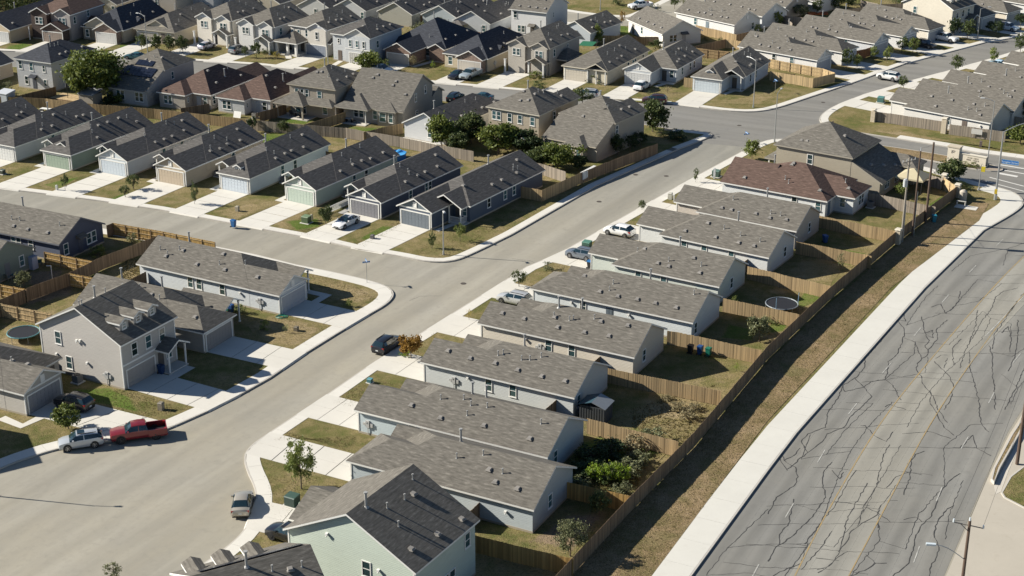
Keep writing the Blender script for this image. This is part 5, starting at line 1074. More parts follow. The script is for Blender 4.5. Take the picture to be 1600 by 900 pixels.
fence('sunlit railed fence below the navy blue house', [(69, 393), (144, 408)], 'new', rails=-1); fence('sunlit railed fence left of the taupe roof', [(108, 427), (150, 435)], 'new', rails=-1); fence('sunlit railed fence at the left edge below the cluttered patio', [(-30, 438), (0, 444), (41, 452)], 'new', rails=-1)
fence('railed fence above the trampoline on the left', [(-30, 468), (0, 474), (80, 490)], 'pale', rails=-1); fence('short fence against the white house side wall', [(204, 436), (228, 424)], 'brown'); fence('short fence beside the taupe two storey house wall', [(73, 558), (78, 555)], 'brown')
fence('pale new railed fence round the corner yard, rear run', [(1202, 92), (1285, 107), (1305, 114)], 'pale', rails=-1); fence('pale tan fence along the pavement in front of the new railed one', [(1203, 111), (1271, 122.5), (1305, 114.5)], 'pale')
fence('grey fence with white stains between two stone pillars on the right', [(1369, 174), (1476, 190)], 'grey'); fence('grey fence right of the taller stone pillar with a notice on it', [(1484, 194), (1572, 206)], 'grey'); fence('grey fence behind the shaded yard at the right edge', [(1568, 179), (1625, 188)], 'grey')
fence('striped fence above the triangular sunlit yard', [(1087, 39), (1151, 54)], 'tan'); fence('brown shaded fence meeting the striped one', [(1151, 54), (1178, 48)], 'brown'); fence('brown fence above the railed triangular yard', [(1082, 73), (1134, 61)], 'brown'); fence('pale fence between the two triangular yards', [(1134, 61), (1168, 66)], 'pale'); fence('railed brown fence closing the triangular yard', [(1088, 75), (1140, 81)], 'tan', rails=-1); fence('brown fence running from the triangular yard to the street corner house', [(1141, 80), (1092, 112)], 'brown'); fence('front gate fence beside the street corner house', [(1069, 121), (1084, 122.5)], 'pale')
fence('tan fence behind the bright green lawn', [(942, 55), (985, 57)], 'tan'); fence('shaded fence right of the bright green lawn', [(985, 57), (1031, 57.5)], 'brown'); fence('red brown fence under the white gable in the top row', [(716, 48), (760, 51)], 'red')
fence('grey fence behind the round olive trees at the top', [(1222, 24), (1238, 36)], 'grey'); fence('grey fence below the orange play cloth', [(1225, 24), (1268, 29)], 'grey'); fence('grey fence behind the dark trees at the top right', [(1322, 14), (1356, 12)], 'grey'); fence('dark fence at the top edge beside the cream two storey house', [(1362, 7), (1425, 5)], 'grey'); fence('pale grey fence at the very top right of the middle', [(1345, 0), (1372, 6)], 'grey')
fence('brown fence between the two white gables in the top row', [(630, 28), (660, 24)], 'brown'); fence('orange wooden screen beside the small white porch', [(1337, 79), (1354, 76), (1363, 73)], 'red')
# stone pillars of the estate fence
def pillar(label, u, v, h=2.2, w=.75):
    t = thing('stone_pillar', label, 'pillar', G(u, v), R(-35), 'limestone fence pillars'); r = random.Random(u); st = paint((.52, .45, .34), .9)
    n = int(h / .28)
    for i in range(n):
        d = r.uniform(-.015, .015); k = r.uniform(.3, .7) * w - w / 2; z0, z1 = i * .28, i * .28 + .265
        for a, b in ((-w / 2 + d, k - .008), (k + .008, w / 2 + d)):
            m = MB(); m.box(a, b, -w / 2 - d, w / 2 + d, z0, z1); m.build('stone', st, t)
    m = MB(); m.hull8([(-w * .62, -w * .62, h), (w * .62, -w * .62, h), (w * .62, w * .62, h), (-w * .62, w * .62, h), (-w * .5, -w * .5, h + .16), (w * .5, -w * .5, h + .16), (w * .5, w * .5, h + .16), (-w * .5, w * .5, h + .16)]); m.build('cap', paint((.60, .55, .45), .9), t)
pillar('limestone pillar at the left end of the grey street fence', 1364, 190); pillar('taller limestone pillar in the middle of the grey street fence', 1474.5, 208, 2.6, .85); pillar('limestone pillar where the long brown fence bends by the power pole', 1402, 381, 2.1); pillar('limestone pillar under the round tree beside the crossing', 1474, 294, 2.2); pillar('dark shaded limestone pillar at the fence corner by the concrete cover', 1495, 308, 2.0)

patch([(1255, 455), (1300, 440), (1290, 470), (1250, 485), (1235, 478)], 'green', .007); patch([(1205, 500), (1245, 490), (1225, 520), (1190, 525)], 'green', .007); patch([(1310, 385), (1360, 395), (1330, 418), (1300, 412)], 'green', .007)
patch([(180, 305), (215, 300), (240, 308), (200, 318), (165, 312)], 'green', .007); patch([(60, 290), (100, 280), (130, 275), (90, 298)], 'green', .007); patch([(440, 345), (500, 340), (505, 355), (460, 362)], 'green', .007); patch([(555, 375), (600, 350), (625, 352), (585, 385)], 'green', .007); patch([(330, 205), (385, 205), (400, 225), (350, 232)], 'green', .007)
patch([(600, 205), (640, 215), (600, 228), (580, 215)], 'dry', .007); patch([(330, 330), (400, 315), (420, 325), (360, 348)], 'dry', .007); patch([(1450, 320), (1480, 300), (1470, 320), (1440, 335)], 'green', .007); patch([(1135, 505), (1190, 515), (1180, 535), (1120, 530)], 'green', .008)
patch([(880, 690), (1000, 660), (1060, 690), (980, 770), (880, 750)], 'green', .008); patch([(1330, 200), (1400, 205), (1500, 222), (1600, 240), (1560, 232), (1420, 214)], 'dry', .007); patch([(960, 155), (1050, 155), (1060, 160), (1000, 160)], 'green', .007)
# ------------------------------------------------------------ vehicles (x forward, origin under the middle)
RUB = paint((.018, .018, .019), .85); RIM = paint((.42, .42, .43), .3, .8); RIMD = paint((.05, .05, .055), .4, .3); CGLASS = None
def _cg():
    t = NT('car_glass'); t.b.inputs['Base Color'].default_value = (.012, .028, .036, 1); t.b.inputs['Roughness'].default_value = .04; t.b.inputs['Specular IOR Level'].default_value = 1.0; return t.m
CGLASS = _cg(); REDL = paint((.35, .02, .015), .25); LENS = paint((.75, .77, .78), .15); PLATE = paint((.6, .62, .62), .5); BLK = paint((.02, .02, .022), .55)
#  stations: x, bottom z, half width, belt z, roof z, roof half width, what the panel to the next station is (g = glass)
KINDS = {
 'sedan': dict(L=4.65, r=.33, wb=(1.42, -1.32), S=[(2.32, .36, .62, .56, .60, .48, 'b'), (2.22, .22, .80, .66, .70, .62, 'b'), (1.75, .20, .90, .78, .84, .74, 'b'), (1.02, .20, .91, .88, .95, .78, 'w'), (.22, .20, .915, .92, 1.40, .60, 's'), (-.35, .20, .915, .93, 1.45, .61, 's'), (-.42, .20, .915, .93, 1.45, .61, 's'), (-1.02, .20, .91, .95, 1.40, .60, 'w'), (-1.72, .22, .90, .97, 1.04, .74, 'b'), (-2.18, .26, .84, .93, .98, .68, 'b'), (-2.30, .40, .70, .80, .84, .58, 'b')]),
 'suv': dict(L=4.6, r=.37, wb=(1.38, -1.32), S=[(2.28, .42, .66, .66, .72, .50, 'b'), (2.18, .26, .84, .80, .88, .66, 'b'), (1.75, .24, .92, .94, 1.02, .76, 'b'), (1.12, .24, .93, 1.02, 1.10, .80, 'w'), (.40, .24, .935, 1.06, 1.62, .64, 's'), (-.30, .24, .935, 1.08, 1.68, .66, 's'), (-.38, .24, .935, 1.08, 1.68, .66, 's'), (-1.25, .24, .93, 1.12, 1.66, .64, 's'), (-1.75, .25, .92, 1.14, 1.60, .62, 'w'), (-2.16, .28, .89, 1.08, 1.14, .74, 'b'), (-2.28, .42, .80, .84, .90, .66, 'b')]),
 'hatch': dict(L=4.2, r=.33, wb=(1.3, -1.25), S=[(2.08, .40, .62, .60, .66, .48, 'b'), (1.98, .24, .80, .72, .80, .62, 'b'), (1.6, .22, .86, .88, .95, .70, 'b'), (1.1, .22, .87, .96, 1.03, .74, 'w'), (.30, .22, .875, 1.0, 1.48, .58, 's'), (-.35, .22, .875, 1.0, 1.52, .60, 's'), (-.43, .22, .875, 1.0, 1.52, .60, 's'), (-1.3, .22, .87, 1.04, 1.46, .58, 'w'), (-1.9, .26, .84, 1.0, 1.06, .68, 'b'), (-2.06, .40, .74, .8, .86, .60, 'b')]),
 'pickup': dict(L=5.8, r=.43, wb=(1.85, -1.75), S=[(2.88, .50, .80, .86, .94, .66, 'b'), (2.78, .36, .94, 1.02, 1.12, .78, 'b'), (2.3, .36, .99, 1.12, 1.20, .84, 'b'), (1.35, .36, 1.0, 1.18, 1.26, .86, 'w'), (.70, .36, 1.0, 1.22, 1.80, .70, 's'), (.02, .36, 1.0, 1.22, 1.86, .72, 's'), (-.06, .36, 1.0, 1.22, 1.86, .72, 's'), (-.78, .36, 1.0, 1.22, 1.82, .70, 'w'), (-.98, .36, 1.0, 1.22, 1.24, .92, 'b')]),
}
_veh = {}
def wheel_mesh(r, w, dark):
    k = ('wheel', r, w, dark)
    if k not in _veh:
        m = MB(); m.tube((0, -w / 2, 0), (0, w / 2, 0), r, n=18); a = m.mesh('tyre', RUB)
        q = MB(); q.tube((0, -w / 2 - .012, 0), (0, w / 2 + .012, 0), r * .34, n=10)
        for i in range(5):
            t = i * 2 * math.pi / 5; c, s = math.cos(t), math.sin(t)
            for y in (-w / 2 - .01, w / 2 + .01): q.bar((c * r * .2, y, s * r * .2), (c * r * .66, y, s * r * .66), .09, .02)
        for y in (-w / 2 - .004, w / 2 + .004):
            for i in range(14):
                t, u = i * 2 * math.pi / 14, (i + 1) * 2 * math.pi / 14; rr0, rr1 = r * .62, r * .7
                q.poly([(math.cos(t) * rr0, y, math.sin(t) * rr0), (math.cos(u) * rr0, y, math.sin(u) * rr0), (math.cos(u) * rr1, y, math.sin(u) * rr1), (math.cos(t) * rr1, y, math.sin(t) * rr1)])
        _veh[k] = (a, q.mesh('rim', RIMD if dark else RIM))
    return _veh[k]
def car_parts(kind, col, metal, lower=None):
    K = KINDS[kind]; S = K['S']; b, g = MB(), MB()
    def ring(s):
        x, z0, w, zb, zr, wr, _ = s
        zm = z0 + (zb - z0) * .52
        return [(x, w * .86, z0), (x, w, z0 + (zb - z0) * .22), (x, w * 1.005, zm), (x, w * .965, zb), (x, wr + (w * .965 - wr) * .06, zr - .05), (x, wr * .86, zr - .004), (x, 0, zr + .012)]
    fin = [(x, w, z0, zb) for x, z0, w, zb, *_ in S]
    for s, t in zip(S, S[1:]):
        A, B = ring(s), ring(t); k = s[6]
        for i in range(6):
            q = [A[i], A[i + 1], B[i + 1], B[i]]
            glassy = (i == 3 and k in 'sw') or (i in (4, 5) and k == 'w')
            narrow = abs(s[0] - t[0]) < .12
            dst = g if glassy and not narrow else b
            if dst is g and i == 3 and k == 's':      # keep a painted frame round the side glass
                P = [Vector(p) for p in q]
                lo0, hi0, hi1, lo1 = P[0].lerp(P[1], .06), P[0].lerp(P[1], .88), P[3].lerp(P[2], .88), P[3].lerp(P[2], .06)
                b.poly([P[0], lo0, lo1, P[3]]); b.poly([hi0, P[1], P[2], hi1]); q = [tuple(lo0), tuple(hi0), tuple(hi1), tuple(lo1)]
            dst.poly(q[::-1]); dst.poly([(p[0], -p[1], p[2]) for p in q])
    for s, rev in ((S[0], False), (S[-1], True)):
        r = ring(s); ends = r + [(p[0], -p[1], p[2]) for p in r[-2::-1]]; b.poly(ends if not rev else ends[::-1])
    under = MB(); under.box(S[-1][0] * .96, S[0][0] * .96, -S[4][2] * .84, S[4][2] * .84, S[4][1] - .02, S[4][1] + .1)
    return b, g, under
def vehicle(kind, name, label, u, v, yaw, col, metal=.0, dark=False, cat='car', group='vehicles parked along the streets', z=0.045, sunroof=False, scale=1.0):
    if not isinstance(u, Vector): p = G(u, v, z)
    else: p = u; p.z = z
    t = thing(name, label, cat, p, yaw, group); K = KINDS[kind]; S = K['S']; pm = carpaint(col, metal, .3); t.scale = (scale,) * 3
    key = (kind, col, metal)
    if key not in _veh:
        b, g, un = car_parts(kind, col, metal)
        bm_ = b.mesh('body', pm); bb = bmesh.new(); bb.from_mesh(bm_); bmesh.ops.remove_doubles(bb, verts=bb.verts, dist=.001); bmesh.ops.recalc_face_normals(bb, faces=bb.faces)
        for f in bb.faces: f.smooth = True
        for e in bb.edges:
            if len(e.link_faces) == 2 and e.calc_face_angle(0) > R(38): e.smooth = False
        bb.to_mesh(bm_); bb.free()
        _veh[key] = (bm_, g.mesh('windows', CGLASS), un.mesh('chassis', BLK))
    bm_, gm_, um_ = _veh[key]
    put('body', bm_, t); put('window_glass', gm_, t); put('chassis', um_, t)
    tw, rm = wheel_mesh(K['r'], .22 if kind != 'pickup' else .27, dark); hw = S[3][2]
    ar = MB(); ar.tube((0, -.03, 0), (0, .03, 0), K['r'] * 1.2, n=18); arm = _veh.setdefault(('arch', kind), ar.mesh('wheel_arch', BLK))
    for x in K['wb']:
        for sgn in (1, -1):
            put('wheel_arch', arm, t, (x, sgn * (hw - .025), K['r'] + .03))
            w = put('wheel', tw, t, (x, sgn * (hw - .09), K['r'])); put('rim', rm, w)
    x1, x0 = S[1][0], S[-2][0]; zf, zb_ = S[1][3], S[-2][3]
    hl = MB(); hl.hull8([(x1 - .32, 0, zf - .16), (x1 + .03, -.14, zf - .16), (x1 + .03, .16, zf - .17), (x1 - .3, .2, zf - .14), (x1 - .32, 0, zf - .02), (x1 + .0, -.14, zf - .03), (x1 - .02, .16, zf - .03), (x1 - .3, .2, zf - .0)])
    hm = _veh.setdefault(('hl', kind), hl.mesh('headlight', LENS))
    for sgn in (1, -1): o = put('headlight', hm, t, (0, sgn * S[1][2] * .78, 0)); o.scale = (1, sgn, 1)
    xb = x0 if kind != 'pickup' else -2.88; tl = MB(); tl.box(xb - .06, xb + .26, -.1, .13, zb_ - .22, zb_ - .02)
    tm = _veh.setdefault(('tl', kind), tl.mesh('tail_light', REDL))
    for sgn in (1, -1): o = put('tail_light', tm, t, (0, sgn * (S[-2][2] if kind != 'pickup' else 1.0) * .84, 0)); o.scale = (1, sgn, 1)
    gr = MB(); gr.box(S[0][0] - .06, S[0][0] + .012, -.42, .42, S[0][1] + .04, S[0][3] - .04); put('grille', _veh.setdefault(('gr', kind), gr.mesh('grille', BLK)), t)
    pl = MB(); xp = S[-1][0] if kind != 'pickup' else -2.9; pl.box(xp - .02, xp + .03, -.16, .16, S[-1][1] + .16, S[-1][1] + .3); put('number_plate', _veh.setdefault(('pl', kind), pl.mesh('number_plate', PLATE)), t)
    mi = MB(); mi.box(-.09, .09, -.02, .2, 0, .16); mm = mi.mesh('wing_mirror', pm) if ('mi', col) not in _veh else _veh[('mi', col)]; _veh[('mi', col)] = mm
    for sgn in (1, -1): o = put('wing_mirror', mm, t, (S[4][0] + .38, sgn * S[4][2] * .95, S[4][3] - .02)); o.scale = (1, sgn, 1)
    if sunroof: sm = MB(); zz = S[5][4]; sm.box(-.45, .28, -.38, .38, zz - .02, zz + .022); sm.build('sunroof', CGLASS, t)
    if kind in ('suv',):
        rm_ = MB()
        for sgn in (1, -1): rm_.bar((.3, sgn * .58, S[5][4] + .03), (-1.6, sgn * .56, S[5][4] + .02), .05)
        put('roof_rail', _veh.setdefault(('rr', kind), rm_.mesh('roof_rail', BLK)), t)
    if kind == 'pickup':
        m = MB(); w = 1.0
        for sgn in (1, -1): m.box(-2.86, -.98, sgn * w - .06, sgn * w + .06 - (.06 if sgn > 0 else -.0) * 0, .5, 1.22); m.box(-2.86, -.98, sgn * .97 - .04, sgn * .97 + .04, .38, .6)
        m.box(-2.92, -2.84, -1.0, 1.0, .5, 1.22); m.box(-2.98, -2.9, -.98, .98, .42, .58); m.build('bed_side', pm, t)
        f = MB(); f.box(-2.84, -.98, -.94, .94, .55, .66); f.build('bed_floor', BLK, t)
    return t
INNER = yaw_of((520, 610), (655, 522))
V = vehicle
V('suv', 'parked_car', 'black SUV parked on the inner street beside the orange tinted tree', 606, 545, INNER, (.018, .02, .026), .2, True, z=ZR)
V('sedan', 'parked_car', 'white saloon with a dark sunroof on the driveway of the navy house', 541, 352, HS['U7']['yaw'] + math.pi, (.80, .80, .80), sunroof=True)
V('suv', 'parked_car', 'silver SUV at the kerb in front of the red pickup', 127, 697, yaw_of((160, 697), (96, 706)), (.52, .55, .58), .3, sunroof=True, z=ZR)
V('pickup', 'pickup_truck', 'dark red crew cab pickup parked at the kerb', 217, 684, yaw_of((262, 680), (172, 692)), (.20, .016, .022), .1, True, 'pickup', z=ZR)
V('suv', 'parked_car', 'black SUV in the shade on the driveway behind the round tree', hp(HS['L1'], 22.6, 3.9), 0, HS['L1']['yaw'] + math.pi, (.012, .012, .014), .1, True)
V('sedan', 'parked_car', 'beige saloon parked in the cul de sac with its rear to the viewer', 379, 793, yaw_of((378, 800), (384, 765)), (.42, .385, .32), .3, z=ZR)
V('suv', 'parked_car', 'black car half hidden beside the mint green house', 452, 843, HS['R1']['yaw'] + math.pi / 2, (.014, .015, .018), .1, True)
V('suv', 'parked_car', 'silver SUV on the driveway of the pale blue white house', 804, 474, HS['R6']['yaw'] + math.pi, (.56, .565, .56), .3)
V('suv', 'parked_car', 'grey blue SUV next to the green utility box', 908, 403, HS['R7']['yaw'] + math.pi, (.20, .23, .27), .4, scale=.95)
V('hatch', 'parked_car', 'white hatchback outside the off white house', 968, 367, HS['R8']['yaw'] + math.pi, (.80, .80, .79), scale=1.08)
V('sedan', 'parked_car', 'dark blue car almost hidden behind the roof of the taupe house', hp(HS['R9'], -1.2, 10.3), 0, HS['R9']['yaw'] + math.pi, (.02, .05, .14), .3)
V('hatch', 'parked_car', 'white hatchback reversing place before the pale grey house by the middle street', 1003, 139, HS['N12']['yaw'], (.78, .79, .80), scale=1.1)
V('suv', 'parked_car', 'silver estate car at the kerb in front of the shrub garden', 917, 152, yaw_of((960, 155), (880, 148)), (.58, .60, .60), .3, z=ZR)
V('suv', 'parked_car', 'dark car with a red front half behind the street corner tree', 1023, 161, yaw_of((1060, 162), (960, 155)), (.07, .03, .035), .2, z=ZR)
V('pickup', 'pickup_truck', 'silver blue pickup on the driveway of the brick fronted house', 735, 121, HS['N9']['yaw'] + math.pi, (.40, .46, .49), .3, cat='pickup')
V('sedan', 'parked_car', 'black saloon next to the silver blue pickup', 714, 121, HS['N9']['yaw'] + math.pi, (.015, .018, .028), .2)
V('hatch', 'parked_car', 'lavender silver hatchback outside the open garage', 323, 76, HS['N4']['yaw'], (.48, .48, .58), .3)
V('suv', 'parked_car', 'grey SUV on the driveway of the house with teal windows', 372, 82, HS['N5']['yaw'], (.25, .26, .27), .3)
V('suv', 'parked_car', 'white van like car peeking over the huge roof slope', 596, 114, yaw_of((560, 112), (640, 122)), (.76, .76, .75), z=ZR, scale=1.08)
V('sedan', 'parked_car', 'dark teal saloon beyond the ridge of the white gabled house', 752, 156, yaw_of((800, 157), (700, 146)), (.03, .09, .12), .3, z=ZR)
V('suv', 'parked_car', 'black car tucked behind the side wall of the big roof house', hp(HS['M6'], 12.4, 19.0), 0, HS['M6']['yaw'] + math.pi / 2, (.012, .014, .018), .2)
V('sedan', 'parked_car', 'teal saloon on the street left of the solar panel house', 212, 92, yaw_of((240, 90), (180, 86)), (.05, .14, .16), .3, z=ZR)
V('pickup', 'pickup_truck', 'white pickup turning in the street at the very top', 1000, 13, yaw_of((1040, 6), (975, 14)), (.72, .74, .75), cat='pickup', z=.012)
V('pickup', 'pickup_truck', 'white pickup on the driveway beside the cream garage house', 1476, 64, HS['A5']['yaw'], (.78, .78, .77), cat='pickup')
V('suv', 'parked_car', 'black car in the shade left of the white pickup', 1445, 74, HS['A4']['yaw'], (.015, .018, .024), .2)
V('suv', 'parked_car', 'white and blue car on the far driveway at the top right', 1575, 47, HS['A7']['yaw'], (.62, .70, .76), .1)
V('suv', 'parked_car', 'white car nose peeking past the corner of the white fenced house', 1388, 124, HS['D1']['yaw'] + math.pi, (.72, .72, .70))
V('sedan', 'parked_car', 'pale blue car between two taupe roofs at the right', 1558, 104, HS['D3']['yaw'] + math.pi, (.45, .62, .75), .1)
# ------------------------------------------------------------ trees and shrubs
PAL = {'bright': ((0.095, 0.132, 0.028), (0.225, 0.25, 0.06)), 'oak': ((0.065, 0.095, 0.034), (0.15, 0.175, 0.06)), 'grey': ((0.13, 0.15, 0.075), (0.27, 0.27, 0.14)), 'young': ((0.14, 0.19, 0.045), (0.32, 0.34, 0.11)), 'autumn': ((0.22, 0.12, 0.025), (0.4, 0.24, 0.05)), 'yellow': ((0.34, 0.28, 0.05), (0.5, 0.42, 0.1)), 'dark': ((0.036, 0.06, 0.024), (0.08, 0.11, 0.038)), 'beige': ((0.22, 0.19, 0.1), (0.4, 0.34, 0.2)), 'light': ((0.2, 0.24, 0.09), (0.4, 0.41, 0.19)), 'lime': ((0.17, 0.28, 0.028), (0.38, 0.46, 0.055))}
BARK = paint((.13, .10, .075), .9)
def leaf(m, p, s, r):
    a = Vector((r.gauss(0, 1), r.gauss(0, 1), r.gauss(0, 1) * .7 + .3)).normalized(); b = a.orthogonal().normalized(); b.rotate(Matrix.Rotation(r.uniform(0, 6.28), 3, a)); c = a.cross(b)
    b *= s * .5; c *= s * .32
    m.poly([p - b, p + c, p + b * 1.1, p - c])
_tp = {}
def tree_proto(shape, n, seed, leafs):
    """A unit tree: height 1, crown radius about .5 (scaled by the instance)."""
    k = (shape, n, seed)
    if k in _tp: return _tp[k]
    r = random.Random(seed * 17 + n); cr, tk = MB(), MB()
    if shape == 'bush': base, sq = .0, (1, 1, .62)
    elif shape == 'column': base, sq = .20, (1, 1, 1.0)
    elif shape == 'ball': base, sq = .22, (1, 1, .8)
    elif shape == 'sparse': base, sq = .16, (1, 1, 1)
    elif shape == 'cone': base, sq = .10, (1, 1, 1)
    else: base, sq = .18, (1, 1, .8)
    cl = []
    N = {'bush': 26, 'column': 30, 'ball': 34, 'sparse': 34, 'cone': 34}.get(shape, 40)
    while len(cl) < N:
        x, y, z = r.uniform(-1, 1), r.uniform(-1, 1), r.uniform(0, 1)
        d = math.hypot(x, y); zz = (z - .5) * 2
        if shape == 'cone': ok = d < (1 - z) * .95 + .08
        elif shape == 'sparse': ok = d < .25 + .75 * math.sin(min(1, z * 1.15) * math.pi) ** .8 if z > .05 else d < .3
        elif shape == 'bush': ok = d * d + z * z * .9 < 1
        elif shape == 'column': ok = d * d + zz ** 4 < 1
        else: ok = d * d + zz * zz < 1 and (d * d + zz * zz) > r.uniform(0, .55)
        if not ok: continue
        cl.append(Vector((x * .43, y * .43, base + (1 - base) * (.04 + z * .9))))
    if shape == 'oak':
        for i in range(5): cl.append(Vector((r.uniform(-.52, .52), r.uniform(-.52, .52), base + r.uniform(.1, .6))))
    per0 = max(4, n // len(cl))
    for c in cl:
        per = int(per0 * r.uniform(.35, 1.65))
        rad = r.uniform(.07, .15) * (1.15 if shape in ('oak', 'bush', 'ball') else .85)
        for i in range(per):
            d = Vector((r.gauss(0, .55), r.gauss(0, .55), r.gauss(0, .42))) * rad
            leaf(cr, c + d, leafs * r.uniform(.7, 1.35), r)
    th = base + .25
    tk.tube((0, 0, -.02), (.01, .0, th * .55), .022, .017, 7, cap=False); tk.tube((.01, 0, th * .55), (0, .015, .8), .017, .005, 6, cap=False)
    for i in range(7):
        c = cl[r.randrange(len(cl))]; h0 = r.uniform(base * .7 + .04, .5); tk.tube((.005, .005, h0), tuple(c), .010, .003, 5, cap=False)
    _tp[k] = (cr, tk); return _tp[k]
_tm = {}
def tree(name, label, u, v, h, w, shape, pal, n=900, cat='tree', group=None, seed=None, leafs=None, rz=None):
    n = int(n * 1.7)
    p = G(u, v) if not isinstance(u, Vector) else u
    seed = rnd.randrange(3) if seed is None else seed
    ls = (leafs or .075) * (.8 if shape == 'sparse' else 1.1); k = (shape, n, seed, pal, ls)
    if k not in _tm:
        cr, tk = tree_proto(shape, n, seed, ls); _tm[k] = (cr.mesh('crown', leafmat(*PAL[pal])), tk.mesh('trunk', BARK))
    a, b = _tm[k]; t = thing(name, label, cat, p, rnd.uniform(0, 6.28) if rz is None else rz, group); s = (w, w, h)
    put('crown', a, t).scale = s; put('trunk', b, t).scale = s
    return t
T = tree
g = 'young street trees'
T('young_tree', 'tall sparse young tree with bright leaves in the front lawn near the bottom', 471, 764, 6.4, 3.7, 'sparse', 'young', 2200, group=g, leafs=.05)
T('autumn_tree', 'small round tree turning orange with green lower leaves by the black SUV', 642, 560, 3.5, 2.9, 'ball', 'autumn', 1400); T('low_shrub', 'bright green shrub growing at the foot of the orange tree', 633, 556, 1.1, 1.5, 'bush', 'lime', 300, 'shrub')
T('sapling', 'yellowish staked sapling in front of the cream house', 733, 500, 1.9, .9, 'sparse', 'yellow', 160); T('sapling', 'yellow leaved sapling beside the grey white house roof', 678, 531, 1.0, .7, 'sparse', 'yellow', 90)
T('young_tree', 'bushy young tree on the corner lawn above the silver SUV', 811, 448, 2.7, 2.3, 'sparse', 'oak', 700, group=g); T('low_shrub', 'small olive shrub right of the bushy young tree', 855, 421, 1.2, 1.6, 'bush', 'grey', 300, 'shrub')
T('sapling', 'bare spindly sapling by the wheelie bin lawn', 880, 428, 1.6, 1.0, 'sparse', 'beige', 40)
T('young_tree', 'small dark tree at the corner of the off white house roof', 1003, 328, 1.6, 1.2, 'ball', 'oak', 500, group=g); T('young_tree', 'thin young tree on the lawn before the red brown roof', 1087, 285, 2.3, 1.0, 'column', 'oak', 400, group=g)
T('young_tree', 'leafy young tree behind the peak of the red brown roof', 1175, 248, 3.1, 2.7, 'ball', 'young', 900, group=g)
T('yard_tree', 'round grey green bush tree inside the fence below the trampoline', 1186, 534, 3.2, 2.9, 'ball', 'grey', 1300); T('low_shrub', 'pale trailing shrub beside the round bush tree', 1205, 505, .9, 2.2, 'bush', 'light', 350, 'shrub')
T('sapling', 'bright yellow green sapling in the wheelie bin yard', 1151, 580, 1.3, .8, 'sparse', 'lime', 160); T('climbing_plant', 'green climber growing up the sunlit fence by the trampoline', 1147, 484, 1.9, 1.0, 'column', 'young', 300, 'plant')
T('yard_tree', 'large feathery grey green shrub tree in the lowest back yard', 891, 869, 4.4, 3.3, 'sparse', 'grey', 2000, leafs=.05); T('yard_tree', 'smaller dark shrub tree behind the feathery one', 936, 806, 2.7, 2.2, 'ball', 'oak', 900)
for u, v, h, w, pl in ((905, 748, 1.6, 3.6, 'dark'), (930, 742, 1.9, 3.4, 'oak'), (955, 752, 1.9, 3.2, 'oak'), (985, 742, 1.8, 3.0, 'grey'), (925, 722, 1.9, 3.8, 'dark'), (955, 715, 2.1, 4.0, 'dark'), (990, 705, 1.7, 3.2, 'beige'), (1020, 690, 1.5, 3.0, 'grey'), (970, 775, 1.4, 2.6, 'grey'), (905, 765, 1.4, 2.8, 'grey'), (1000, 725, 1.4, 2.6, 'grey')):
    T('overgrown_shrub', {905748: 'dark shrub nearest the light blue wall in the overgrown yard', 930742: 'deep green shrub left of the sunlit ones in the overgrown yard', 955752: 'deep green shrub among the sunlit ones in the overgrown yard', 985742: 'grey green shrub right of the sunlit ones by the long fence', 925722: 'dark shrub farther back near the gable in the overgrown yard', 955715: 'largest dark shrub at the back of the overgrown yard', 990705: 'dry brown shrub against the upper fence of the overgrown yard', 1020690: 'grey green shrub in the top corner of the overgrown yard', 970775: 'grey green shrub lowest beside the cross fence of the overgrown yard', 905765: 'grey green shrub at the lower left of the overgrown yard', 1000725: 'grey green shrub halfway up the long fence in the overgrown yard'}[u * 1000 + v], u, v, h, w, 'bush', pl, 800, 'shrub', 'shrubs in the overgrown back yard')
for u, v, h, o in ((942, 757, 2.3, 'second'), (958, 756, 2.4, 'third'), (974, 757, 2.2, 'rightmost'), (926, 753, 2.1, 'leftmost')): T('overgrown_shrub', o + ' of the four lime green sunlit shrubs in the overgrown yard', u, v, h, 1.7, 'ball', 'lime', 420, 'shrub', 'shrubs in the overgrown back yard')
for u, v, h, w, o in ((1075, 655, 1.2, 2.4, 'tallest dry weeds in the fence corner'), (1060, 640, 1.0, 2.2, 'dry weeds left of the tallest ones'), (1085, 640, .9, 1.8, 'dry weeds against the long fence'), (1040, 625, .7, 1.8, 'lowest dry weeds nearest the shed shadow')): T('dry_weeds', o + ' of the shed yard', u, v, h, w, 'bush', 'beige', 420, 'weeds', 'dry weeds in the shed yard')
T('sapling', 'thin grey sapling against the fence between the shaded yards', 1314, 423, 3.0, 1.3, 'sparse', 'grey', 260); T('yard_tree', 'bright leafed small tree below the tan canopy', 1408, 309, 2.4, 2.0, 'ball', 'young', 600)
T('round_tree', 'dark round tree beside the crossing and its stone pillar', 1485, 283, 3.3, 4.8, 'ball', 'oak', 1600); T('low_shrub', 'dark creeper spilling over the fence by the crossing', 1502, 291, .8, 2.4, 'bush', 'dark', 400, 'shrub'); T('low_shrub', 'low green creeper left of the stone cover', 1512, 297, .6, 2.2, 'bush', 'oak', 300, 'shrub')
T('lollipop_tree', 'clipped round tree on the lawn above the silver SUV', 107, 670, 2.75, 3.0, 'ball', 'bright', 1500)
T('low_shrub', 'round shrub in front of the white house garage', 413, 515, 1.5, 1.4, 'bush', 'young', 500, 'shrub'); T('sapling', 'pale spindly sapling right of the round shrub', 447, 520, 1.4, .9, 'sparse', 'light', 160); T('low_shrub', 'bright shrub on the bare corner lawn', 546, 479, 1.2, 1.0, 'bush', 'young', 420, 'shrub'); T('low_shrub', 'pale green shrub beside the wheelie bins at the white wall', 376, 489, 1.4, 1.7, 'bush', 'light', 500, 'shrub')
